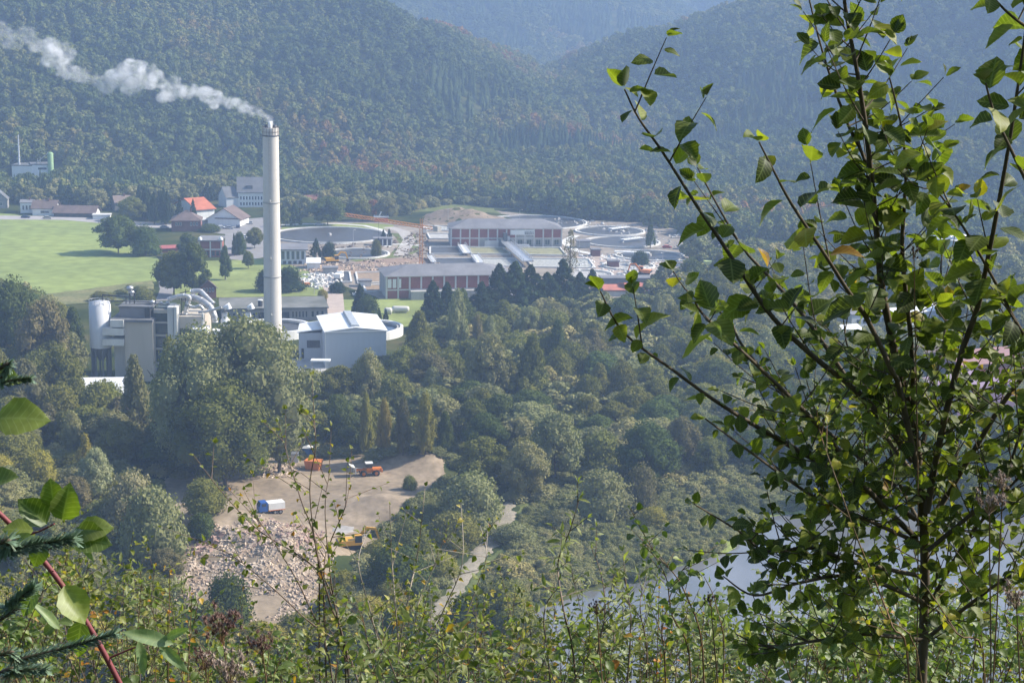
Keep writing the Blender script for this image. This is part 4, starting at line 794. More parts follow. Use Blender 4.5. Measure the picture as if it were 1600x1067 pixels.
basin('small ringed basin behind the orange diggers', 982, 414, 42, .7, .16, wm=M_conc, hub=True)
basin('small ringed basin right of the larch', 917, 427, 42, .7, .16, wm=M_conc, hub=False)
def curve_path(name, pxpts, w_, m, z=.06):
    pts = [np.array(gp(*q)) for q in pxpts]; L_ = []; R_ = []
    for i, q in enumerate(pts):
        d = pts[min(i + 1, len(pts) - 1)] - pts[max(i - 1, 0)]; d /= np.linalg.norm(d); nn = np.array([-d[1], d[0]]) * w_ / 2; L_.append(q + nn); R_.append(q - nn)
    sheet(name, [tuple(q) for q in L_] + [tuple(q) for q in R_[::-1]], m, z)
curve_path('path', [(440, 352), (480, 350), (530, 350), (570, 353), (595, 359), (604, 367)], 3.0, M_concl, .09)
curve_path('path', [(500, 381), (540, 381), (570, 378), (598, 374), (612, 372)], 2.6, M_concl, .09)
curve_path('path', [(604, 386), (610, 382), (640, 382), (655, 384)], 3.4, M_concl, .09)
curve_path('path', [(750, 340), (820, 340), (880, 346), (920, 350)], 4, M_concl, .085)
curve_path('path', [(900, 368), (880, 378), (900, 392), (960, 404), (1060, 408), (1130, 396)], 4, M_concl, .087)
curve_path('path', [(606, 355), (630, 362), (640, 375), (625, 400)], 6, mat('worn_concrete', (.4, .37, .34), .9, .2), .08)
def qbasin(label, quad, fill, wallh=.8, wt=.7, group='rectangular basins'):
    q = pxs(*quad); c = np.mean(q, 0); t = thing('rectangular_basin', label, 'basin', (c[0], c[1], 0), 0, group)
    for i in range(4):
        a = (q[i][0] - c[0], q[i][1] - c[1], wallh / 2 - .2); b_ = (q[(i + 1) % 4][0] - c[0], q[(i + 1) % 4][1] - c[1], wallh / 2 - .2 + .002 * i); MB().bar(a, b_, wt, wallh).build('basin_wall', M_concl, t)
    me = bpy.data.meshes.new('fill'); me.from_pydata([(x - c[0], y - c[1], .14) for x, y in q], [], [(0, 1, 2, 3)]); me.materials.append(fill); link('surface', me, t)
M_speck = mat('speckled_scum', (.5, .5, .48), .9, .4, 1.2, .1, col2=(.22, .23, .21), fine=.3)
M_sod = mat('basin_grass', (.27, .265, .16), .95, .3, .3, .05, fine=.2)
qbasin('grey basin bay at the left of the upper row', ((672, 398), (722, 398), (716, 387), (672, 387)), M_sludge)
qbasin('grass-filled basin bay in the upper row below the brick hall', ((737, 398), (800, 398), (786, 388), (727, 387)), M_sod)
qbasin('grass-filled basin bay right of the conveyor bridge', ((812, 399), (885, 400), (875, 388), (805, 388)), M_sod)
qbasin('dark water basin with walls above the lower brick hall roof', ((680, 416), (746, 416), (738, 405), (676, 405)), M_sludge)
qbasin('pale speckled basin right of the diagonal walkway', ((756, 417), (815, 417), (805, 405), (748, 405)), M_speck)
qbasin('pale speckled basin between conveyor bridge and larch', ((832, 418), (930, 420), (920, 406), (822, 405)), M_speck)
qbasin('long pale slab basin beside the upper brick hall', ((672, 374), (704, 374), (703, 366), (668, 366)), M_conc)
qbasin('upper slab basin at the left end of the brick hall', ((664, 361), (702, 361), (702, 354), (662, 354)), M_speck)
qbasin('brown empty basin left of the lower brick hall', ((560, 444), (602, 442), (602, 426), (556, 427)), mat('brown_basin', (.3, .22, .15), .9, .3))
qbasin('small dark open pit on the gravel below the rubble', ((534, 442), (549, 442), (546, 426), (532, 426)), M_sludge)
qbasin('brown pit at the near left corner of the lower brick hall', ((572, 457), (600, 456), (600, 446), (568, 447)), mat('brown_basin', (.3, .22, .15), .9, .3))
def walkway(label, a, b_, w_, z=1.2, rail=True, name='walkway', m=None):
    A = P(*a); B = P(*b_); d = B - A; t = thing(name, label, 'walkway', (A[0], A[1], 0)); MB().bar((0, 0, z), (d[0], d[1], z + .001), w_, .4).build('deck', m or M_white, t)
    nrm = np.array([-d[1], d[0]]) / math.hypot(d[0], d[1]) * w_ / 2; k = max(2, int(math.hypot(d[0], d[1]) / 4))
    for i in range(k + 1):
        for s in (-1, 1): x, y = d[0] * i / k + s * nrm[0] * .8, d[1] * i / k + s * nrm[1] * .8; MB().bar((x, y, 0), (x, y, z + (1.3 if rail else 0)), .18).build('post', M_steel, t)
    if rail:
        for s in (-1, 1):
            for zz in (z + .7, z + 1.25): MB().bar((s * nrm[0], s * nrm[1], zz), (d[0] + s * nrm[0], d[1] + s * nrm[1], zz), .14).build('rail', M_steel, t)
walkway('pale diagonal slab walkway across the upper basins', (721, 387), (730, 400), 3.6)
walkway('pale diagonal slab walkway continuing to the lower hall', (741, 403), (750, 415), 3.2)
walkway('short white plank walkway beside the crane foot', (671, 404), (678, 414), 2.2)
walkway('long diagonal conveyor bridge with railings below the brick hall', (789, 385), (825, 418), 5.0, 2.6, True, 'conveyor_bridge', M_steel)
# flat slab roofs and low blocks over the works
for i, (l, r_, base, top, dd, lab, m_) in enumerate([(584, 612, 384, 374, 5, 'small pump house with dark columns between the two dark basins', M_concl), (925, 938, 401, 391, 4, 'square dark brick hut right of the larch', M_brickd), (951, 967, 418, 409, 5, 'brown brick hut near the small ringed basin', M_brickd),
        (941, 1035, 444, 436, 7, 'long flat grey slab roof above the red stores', M_roofg), (902, 922, 388, 378, 6, 'small grey control hut at the right end of the brick hall', M_conc), (585, 606, 347, 340, 6, 'stacked red site cabins beyond the basins', M_redp),
        (1060, 1086, 390, 386, 4, 'low white block left of the small white office', M_concl), (560, 580, 448, 440, 4, 'low white container beside the gravel road', M_white), (480, 500, 420, 411, 7, 'white tarpaulin-covered stack on the rubble yard', M_white),
        (505, 527, 428, 420, 5, 'flat grey shed beside the access road', M_conc)]):
    t, W, H, D = house('pump_house' if i == 0 else 'utility_hut', lab, 'hut', (l, base), (r_, base), top, dd, 'flat' if i != 8 else 'gable', m_ if i != 0 else mat('dark_recess', (.1, .1, .1)), M_roofg if i not in (5, 8) else M_white, over=.4, rh=1.5)
    if i == 0:
        for k in range(5): MB().box(W * k / 4 - .3, -.4, 0, W * k / 4 + .3, -.02, H).build('column', M_concl, t)
    if i == 5: MB().bar((2, 0, H), (3.5, 0, H + 3), .5).build('ladder', M_white, t)
# horizontal white tanks on the lawn
for (l, r_, y, lab) in ((600, 613, 491, 'short white horizontal tank, left one on the lawn'), (612, 640, 488, 'long pale horizontal tank, right one on the lawn')):
    a = P(l, y); b_ = P(r_, y); W = b_[0] - a[0]; t = thing('storage_tank', lab, 'tank', tuple(a), 0, 'white tanks on the lawn')
    q = MB().lathe([(.05, -.05), (.7, .1), (1.05, .6), (1.1, .9), (1.1, W - .9), (1.05, W - .6), (.7, W - .1), (.05, W)], 18).build('shell', M_concl, t); q.rotation_euler = (0, PI / 2, 0); q.location = (0, 0, 1.35)
    for x in (.2, .8): MB().box(W * x - .3, -.7, -.1, W * x + .3, .7, .6).build('saddle', M_conc, t)
# ================================================================ tower crane
M_crane = mat('crane_ochre', (.62, .27, .07), .6); A = P(658, 417); hM = height_to(A, 658, 357); t = thing('tower_crane', 'orange tower crane with long low jib over the works', 'tower crane', tuple(A))
def lattice(b, a, c, w_, n, th):
    a = Vector(a); c = Vector(c); d = c - a; u = d.cross(Vector((0, 0, 1)) if abs(d.normalized().z) < .9 else Vector((1, 0, 0))).normalized() * w_ / 2; v = d.cross(u).normalized() * w_ / 2; co = [u + v, u - v, -u - v, -u + v]
    for q in co: b.bar(a + q, c + q, th)
    for i in range(n):
        p0 = a + d * i / n; p1 = a + d * (i + 1) / n
        for k in range(4): b.bar(p0 + co[k], p1 + co[(k + 1) % 4], th * .7)
    return b
lattice(MB(), (0, 0, 0), (0, 0, hM), 1.3, 9, .2).build('mast', M_crane, t); MB().box(-2.2, -2.2, -.3, 2.2, 2.2, .6).build('base_frame', M_crane, t)
E = G(539, 339, hM) - A; E[2] = hM + 1.0; K = -Vector((E[0], E[1], 0)).normalized() * 11
lattice(MB(), (0, 0, hM + .8), tuple(E), 1.2, 22, .19).build('jib', M_crane, t); lattice(MB(), (0, 0, hM + .8), (K.x, K.y, hM + .8), 1.1, 5, .16).build('counter_jib', M_crane, t)
lattice(MB(), (0, 0, hM + .5), (0, 0, hM + 4.2), 1.0, 3, .16).build('tower_head', M_crane, t)
MB().bar((K.x, K.y, hM + .9), (K.x * .75, K.y * .75, hM + .9), 2.2, 2.2).build('counterweight', M_conc, t); MB().box(.8, -1.2, hM - 1.6, 2.4, .4, hM + .5).build('cab', M_white, t)
MB().bar((0, 0, hM + 4.2), (E[0] * .6, E[1] * .6, hM + 1.6), .09).bar((0, 0, hM + 4.2), (K.x * .9, K.y * .9, hM + 1.4), .09).build('tie_rope', M_dark, t)
MB().bar((E[0] * .55, E[1] * .55, hM), (E[0] * .55, E[1] * .55, hM - 7), .08).box(E[0] * .55 - .3, E[1] * .55 - .3, hM - 8, E[0] * .55 + .3, E[1] * .55 + .3, hM - 7).build('hook', M_dark, t)
# ================================================================ vehicles
def wheel(b, x, y, r, w_, par, name='wheel', hubm=None):
    o = MB().lathe([(r * .55, -w_ / 2), (r * .92, -w_ / 2), (r, -w_ * .35), (r, w_ * .35), (r * .92, w_ / 2), (r * .55, w_ / 2)], 20, caps=False).build(name, M_rub, par); o.location = (x, y, r); o.rotation_euler = (PI / 2, 0, 0)
    MB().lathe([(.02, -w_ * .3), (r * .55, -w_ * .42), (r * .55, w_ * .42), (.02, w_ * .3)], 14).build('hub', hubm or M_concl, o)
def loader(px, py, rz, s, label):
    t = thing('wheel_loader', label, 'wheel loader', tuple(P(px, py)), rz); t.scale = (s,) * 3
    for x in (-1.5, 1.5):
        for y in (-1.05, 1.05): wheel(None, x, y, .82, .6, t, hubm=M_orange)
    b = MB().box(-2.9, -.75, 1.0, -.5, .75, 1.9).box(-3.1, -.85, .9, -2.7, .85, 1.5).box(-.4, -.6, .8, 2.1, .6, 1.35); b.build('body', M_orange, t)
    for y in (-1.25, .75): MB().box(-2.3, y, 1.55, -.7, y + .5, 1.72).build('mudguard', M_orange, t)
    MB().box(-.6, -.7, 1.35, .75, .7, 2.0).build('cab_base', M_orange, t); c = MB()
    for x in (-.6, .65):
        for y in (-.7, .6): c.box(x, y, 2.0, x + .1, y + .1, 3.05)
    c.build('cab_frame', M_dark, t); MB().box(-.5, -.6, 2.0, .62, .58, 3.0).build('window', M_glass, t); MB().box(-.8, -.85, 3.05, .95, .85, 3.25).build('cab_roof', M_white, t)
    for y in (-.45, .35): MB().bar((1.0, y, 1.7), (2.6, y, 1.6), .14, .3).bar((2.6, y, 1.6), (3.5, y, 1.3), .14, .3).build('lift_arm', M_orange, t)
    MB().bar((1.6, 0, 1.9), (3.2, 0, 2.0), .18).build('tilt_ram', M_steel, t)
    pr = [(3.3, .9), (3.3, 1.9), (3.55, 2.5), (4.7, 2.9), (4.6, 2.7), (3.7, 2.2), (3.55, 1.6), (3.7, 1.1)]
    q = MB().prism(pr, -1.35, 1.35).build('bucket', M_concl, t); q.rotation_euler = (PI / 2, 0, 0)
def excavator(px, py, rz, s, label, m=None, cabm=None):
    m = m or M_yel; t = thing('excavator', label, 'excavator', tuple(P(px, py)), rz); t.scale = (s,) * 3
    for y in (-1.2, .7):
        q = MB().prism([(-1.9, .25), (-1.65, 0), (1.65, 0), (1.95, .3), (1.95, .6), (1.65, .85), (-1.65, .85), (-1.9, .6)], -.25, .25).build('track', M_rub, t); q.rotation_euler = (PI / 2, 0, 0); q.location = (0, y + .25, 0)
    MB().lathe([(.8, .7), (.8, 1.0)], 16).build('turntable', M_dark, t)
    MB().box(-2.3, -1.25, 1.0, .3, 1.25, 1.9).add([(-2.5, -1.25, 1.1), (-2.3, -1.25, 1.0), (-2.3, 1.25, 1.0), (-2.5, 1.25, 1.1), (-2.5, -1.25, 1.8), (-2.3, -1.25, 1.9), (-2.3, 1.25, 1.9), (-2.5, 1.25, 1.8)], [(0, 1, 5, 4), (1, 2, 6, 5), (2, 3, 7, 6), (3, 0, 4, 7), (4, 5, 6, 7)]).build('engine_cover', m, t); MB().box(-2.7, -1.1, 1.05, -2.51, 1.1, 1.75).build('counterweight', M_dark, t)
    MB().box(.31, -1.25, 1.0, 1.7, -.1, 1.4).box(.35, -1.2, 2.65, 1.55, -.15, 2.8).build('cab', cabm or m, t); MB().box(.38, -1.18, 1.4, 1.6, -.18, 2.65).build('cab_window', M_glass, t)
    MB().bar((.7, .35, 1.4), (2.7, .35, 3.6), .35, .5).bar((2.6, .35, 3.6), (4.3, .35, 3.3), .3, .42).build('boom', m, t); MB().bar((4.2, .35, 3.5), (4.9, .35, 1.3), .28, .35).build('stick', m, t); MB().bar((1.5, .35, 1.5), (3.0, .35, 3.3), .14).build('ram', M_steel, t)
    q = MB().prism([(4.7, 1.35), (5.15, 1.25), (5.2, .7), (4.7, .35), (4.2, .55), (4.6, .7)], -.5, .5).build('bucket', M_dark, t); q.rotation_euler = (PI / 2, 0, 0); q.location = (0, .35, 0)
loader(577, 743, math.radians(195), 1.0, 'orange wheel loader with raised pale bucket on the gravel pit floor')
excavator(550, 858, math.radians(15), 1.15, 'yellow excavator at the edge of the rubble heap by the puddle')
excavator(520, 412, math.radians(20), 1.35, 'yellow excavator reaching over the rubble beside the white tarpaulin')
excavator(1005, 430, math.radians(160), 1.3, 'orange excavator beyond the long grey slab roof', M_orange)
excavator(1061, 430, math.radians(10), 1.0, 'yellow and red excavator behind the first leaves of the near tree', M_yel)
excavator(476, 448, math.radians(200), .8, 'little orange digger on the lawn edge right of the hedge', M_orange)
def truck(px, py, rz, s, label, cm, bm, box=(4.2, 2.3), group=None):
    t = thing('truck', label, 'truck', tuple(P(px, py)), rz, group); t.scale = (s,) * 3; L_, bh = box
    MB().box(-L_ - .2, -.45, .7, 2.0, .45, .95).build('chassis', M_dark, t)
    MB().box(.25, -1.15, .9, 2.1, 1.15, 2.0).add([(.25, -1.15, 2.0), (2.1, -1.15, 2.0), (2.1, 1.15, 2.0), (.25, 1.15, 2.0), (.3, -1.1, 2.9), (1.75, -1.1, 2.9), (1.75, 1.1, 2.9), (.3, 1.1, 2.9)], [(0, 1, 5, 4), (1, 2, 6, 5), (2, 3, 7, 6), (3, 0, 4, 7), (4, 5, 6, 7)]).build('cab', cm, t)
    MB().add([(2.115, -1.05, 2.05), (2.115, 1.05, 2.05), (1.79, 1.0, 2.8), (1.79, -1.0, 2.8)], [(0, 1, 2, 3)]).build('windscreen', M_glass, t)
    for y in (-1.17, 1.13): MB().box(.6, y, 2.05, 1.5, y + .04, 2.65).build('side_window', M_glass, t)
    MB().box(-L_, -1.2, 1.1, .05, 1.2, 1.1 + bh).build('load_box', bm, t)
    for x in (-L_, -L_ / 2, -.05): MB().box(x - .05, -1.27, 1.0, x + .08, -1.21, 1.15 + bh).build('rib', M_orange if cm is M_blue else M_steel, t)
    MB().box(-L_ - .02, -1.26, .95, .1, 1.26, 1.09).build('side_rail', M_orange if cm is M_blue else M_steel, t)
    for x in (1.2, -L_ + 1.0, -L_ + 2.2):
        for y in (-1.0, 1.0): wheel(None, x, y, .5, .35, t)
truck(418, 802, math.radians(205), 1.0, 'dumper with blue cab and bright white side panel in the gravel pit', M_blue, M_white, (3.6, 1.5))
truck(530, 437, math.radians(80), 1.1, 'small white lorry on the paved road near the rubble yard', M_white, M_white, (3.2, 1.4))
truck(1100, 425, math.radians(190), 1.3, 'lorry with blue cab and pale yellow-green box behind near leaves', M_blue, mat('lime_tarp', (.52, .6, .22), .7, .1), (7, 2.6))
def car(px, py, rz, m, label, group):
    t = thing('parked_car', label, 'car', tuple(P(px, py)), rz, group)
    b = MB(); pr = [(-2.15, .3), (2.15, .3), (2.2, .75), (1.3, .92), (.75, 1.42), (-1.1, 1.45), (-1.9, .98), (-2.2, .9)]
    q = b.prism(pr, -.85, .85).build('body', m, t); q.rotation_euler = (PI / 2, 0, 0)
    w_ = MB()
    for y in (-.862, .862): w_.add([(1.1, y, .93), (.7, y, 1.35), (-1.0, y, 1.37), (-1.6, y, .98)], [(0, 1, 2, 3)])
    w_.add([(1.33, -.75, .93), (1.33, .75, .93), (.80, .7, 1.42), (.80, -.7, 1.42)], [(0, 1, 2, 3)]); w_.add([(-1.93, -.75, .99), (-1.93, .75, .99), (-1.15, .7, 1.46), (-1.15, -.7, 1.46)], [(3, 2, 1, 0)]); w_.build('window', M_glass, t)
    for x in (-1.35, 1.35):
        for y in (-.8, .8): wheel(None, x, y, .32, .2, t)
CARC = {'white': M_white, 'silver': M_steel, 'dark blue': mat('dark_blue_paint', (.03, .05, .12), .35, .1), 'red': M_redp, 'black': M_dark, 'grey': M_conc}
for i, (px, py, a, c, w_) in enumerate([(345, 357, 10, 'white', 'on the yard before the white gabled hall'), (358, 358, 10, 'silver', 'on the yard before the white gabled hall'), (372, 356, 95, 'dark blue', 'at the right corner of the white gabled hall'), (392, 350, 95, 'silver', 'by the chimney on the upper yard'), (384, 372, 80, 'white', 'on the lower yard left of the chimney'),
        (400, 362, 100, 'grey', 'beside the chimney shaft on the yard'), (376, 388, 80, 'black', 'on the lower yard by the clipped conifers'), (40, 341, 0, 'dark blue', 'on the road edge above the meadow'), (74, 342, 5, 'grey', 'on the road under the broad brown roof'), (257, 357, 5, 'silver', 'on the road left of the brown brick house'), (498, 352, 5, 'white', 'on the grass strip right of the chimney'),
        (518, 447, 85, 'silver', 'on the paved road below the rubble yard'), (560, 462, 10, 'white', 'at the near corner of the brown pit'), (1130, 402, 5, 'white', 'by the low shed wall'), (1042, 388, 5, 'red', 'beside the spire-shaped conifer'), (1350, 520, 20, 'white', 'in the clearing behind the near tree'), (1390, 518, 20, 'silver', 'in the clearing behind the near tree'), (1505, 660, 15, 'white', 'before the purple hall')]):
    car(px, py, math.radians(a), CARC[c], c + ' car parked ' + w_, 'cars parked about the works and village')
# ================================================================ quarry furniture
t = thing('portable_cabin', 'blue portable site toilet at the back of the gravel pit', 'cabin', tuple(P(481, 715)), -.1); MB().box(-1.1, -1.1, 0, 1.1, 1.1, 2.5).build('wall', M_blue, t); MB().box(-1.2, -1.2, 2.5, 1.2, 1.2, 2.62).add([(-1.1, -1.1, 2.62), (1.1, -1.1, 2.62), (1.1, 1.1, 2.62), (-1.1, 1.1, 2.62), (0, -.6, 3.05), (0, .6, 3.05)], [(0, 1, 4), (1, 2, 5, 4), (2, 3, 5), (3, 0, 4, 5)]).build('roof', M_concl, t); MB().box(-.7, -1.16, .1, .5, -1.11, 2.2).build('door', mat('light_blue_paint', (.07, .2, .5), .5), t)
t = thing('skip_container', 'orange steel skip standing below the blue cabin', 'skip', tuple(P(490, 733)), -.2)
MB().add([(-1.6, -1.1, 0), (1.6, -1.1, 0), (1.6, 1.1, 0), (-1.6, 1.1, 0), (-2.0, -1.3, 2.4), (2.0, -1.3, 2.4), (2.0, 1.3, 2.4), (-2.0, 1.3, 2.4)], [(0, 1, 5, 4), (1, 2, 6, 5), (2, 3, 7, 6), (3, 0, 4, 7), (4, 5, 6, 7), (3, 2, 1, 0)]).build('shell', M_orange, t)
for x in (-1.2, -.4, .4, 1.2): MB().bar((x, -1.14, 0), (x * 1.15, -1.34, 2.4), .12).build('rib', M_orange, t)
t = thing('portable_cabin', 'low grey site cabin left of the blue toilet', 'cabin', tuple(P(452, 722)), .1); MB().box(-2.2, -1.2, 0, 2.2, 1.2, 2.1).build('wall', M_blgrey, t); MB().box(-2.3, -1.3, 2.1, 2.3, 1.3, 2.3).build('roof', M_slate, t); MB().box(-1.4, -1.23, .9, -.4, -1.201, 1.6).build('window', M_glass, t); MB().box(.5, -1.23, .05, 1.3, -1.201, 1.9).build('door', M_steel, t)
# rubble: broken stone strewn over the heaps
def rubble(name, poly, n, smin, smax, m, label, heap=0.0, seed=1):
    r = np.random.default_rng(seed); pl = [tuple(P(*q)[:2]) for q in poly]; xs = [q[0] for q in pl]; ys_ = [q[1] for q in pl]
    X = r.uniform(min(xs), max(xs), n * 3); Y = r.uniform(min(ys_), max(ys_), n * 3); k = poly_sd(X, Y, pl) < r.normal(0, 1.0, n * 3); X = X[k][:n]; Y = Y[k][:n]
    k = vnoise(X / 3.3, Y / 3.3, seed) > .28; X = X[k]; Y = Y[k]; n = len(X); Z = zt(X, Y) + .08
    phi = np.array([(-1, -1, -.8), (1, -1, -.8), (1, 1, -.8), (-1, 1, -.8), (-.7, -.8, .8), (.8, -.6, .9), (.7, .7, .6), (-.6, .8, .8)], float)
    s = smin + (smax - smin) * r.random(n) ** 3; V = phi[None] * r.uniform(.6, 1.3, (n, 8, 3)) * s[:, None, None] * r.uniform(.5, 1.2, (n, 1, 3))
    a = r.uniform(0, 6.28, n); c, s_ = np.cos(a)[:, None], np.sin(a)[:, None]; tl = r.normal(0, .5, n)[:, None]
    x, y, z = V[..., 0], V[..., 1], V[..., 2]; y, z = y * np.cos(tl) - z * np.sin(tl), y * np.sin(tl) + z * np.cos(tl); x, y = x * c - y * s_, x * s_ + y * c
    V = np.stack([x + X[:, None], y + Y[:, None], z + Z[:, None]], -1).reshape(-1, 3)
    F = np.array([(0, 3, 2, 1), (4, 5, 6, 7), (0, 1, 5, 4), (1, 2, 6, 5), (2, 3, 7, 6), (3, 0, 4, 7)]); F = (F[None] + (np.arange(n) * 8)[:, None, None]).reshape(-1, 4)
    link(name, npmesh(name, V, F, m), kind='stuff', label=label, cat='rubble')
rubble('rubble_heap', [(290, 880), (330, 835), (400, 812), (470, 830), (520, 870), (500, 905), (470, 965), (400, 990), (330, 950), (280, 930)], 11000, .07, .5, M_rubble, 'pale broken stone heaped at the near side of the gravel pit', seed=3)
rubble('rubble_heap', [(370, 835), (460, 820), (530, 840), (505, 862), (420, 858)], 1800, .07, .5, mat('pink_stone', (.36, .25, .21), .95, .3, .4, .1), 'reddish broken masonry between dumper and puddle', seed=4)
rubble('rubble_heap', [(400, 730), (450, 726), (470, 738), (440, 748), (405, 745)], 500, .12, .7, M_rubble, 'small pale stone pile below the grey site cabin', seed=5)
rubble('rubble_heap', [(290, 835), (335, 820), (345, 850), (300, 868)], 420, .12, .7, mat('pink_stone', (.36, .25, .21)), 'reddish rubble at the left edge of the gravel pit', seed=6)
rubble('rubble_heap', [(475, 412), (512, 408), (560, 414), (600, 410), (690, 412), (690, 420), (540, 424), (490, 428), (470, 424)], 1300, .15, .9, M_rubble, 'demolition rubble around the yellow excavator in the works', seed=7)
rubble('rubble_heap', [(470, 430), (520, 426), (530, 440), (500, 452), (465, 446)], 500, .2, 1.1, M_concl, 'white debris strewn beside the paved road in the works', seed=8)
rubble('rubble_heap', [(905, 400), (960, 398), (1060, 412), (1110, 420), (1100, 432), (1000, 436), (900, 430)], 900, .15, 1.0, M_concl, 'building blocks and spoil strewn around the brick huts', seed=11)
rubble('rubble_heap', [(420, 392), (500, 382), (560, 380), (600, 384), (600, 412), (560, 408), (500, 400), (450, 412)], 500, .15, .9, mat('brown_spoil', (.22, .17, .13), .95), 'brown spoil lying about the smaller dark basin', seed=12)
rubble('rubble_heap', [(612, 376), (668, 362), (672, 404), (640, 410), (615, 400)], 500, .15, .9, mat('brown_spoil', (.22, .17, .13)), 'brown spoil between pump house and crane foot', seed=13)
rubble('rubble_heap', [(760, 334), (900, 342), (1060, 366), (1110, 385), (1060, 388), (900, 352), (770, 342)], 700, .15, 1.0, M_conc, 'kerb stones and stored blocks along the far edge of the works', seed=14)
rubble('rubble_heap', [(1310, 540), (1370, 525), (1380, 545), (1330, 560)], 500, .2, 1.0, M_white, 'glittering white scrap pile glimpsed behind the near tree', seed=9)
# lamp posts in the works
for i, (px, py, top) in enumerate([(412, 405, 378), (552, 385, 360), (640, 400, 372), (905, 400, 372), (1035, 420, 395), (700, 345, 326), (812, 345, 328), (491, 460, 436)]):
    A = P(px, py); h_ = height_to(A, px, top); t = thing('street_lamp', 'thin street lamp ' + ['left of the chimney on the yard', 'between the two dark basins', 'left of the upper basins', 'by the brick hut', 'before the small basins', 'beside the earth mound', 'behind the brick hall roof', 'on the lawn by the paved road'][i], 'street lamp', tuple(A), i, 'street lamps in the works')
    MB().lathe([(.12, 0), (.07, h_)], 8).build('pole', M_steel, t); MB().bar((0, 0, h_), (1.2, 0, h_ + .1), .1).build('arm', M_steel, t); MB().box(.9, -.15, h_, 1.6, .15, h_ + .18).build('lamp_head', M_concl, t)
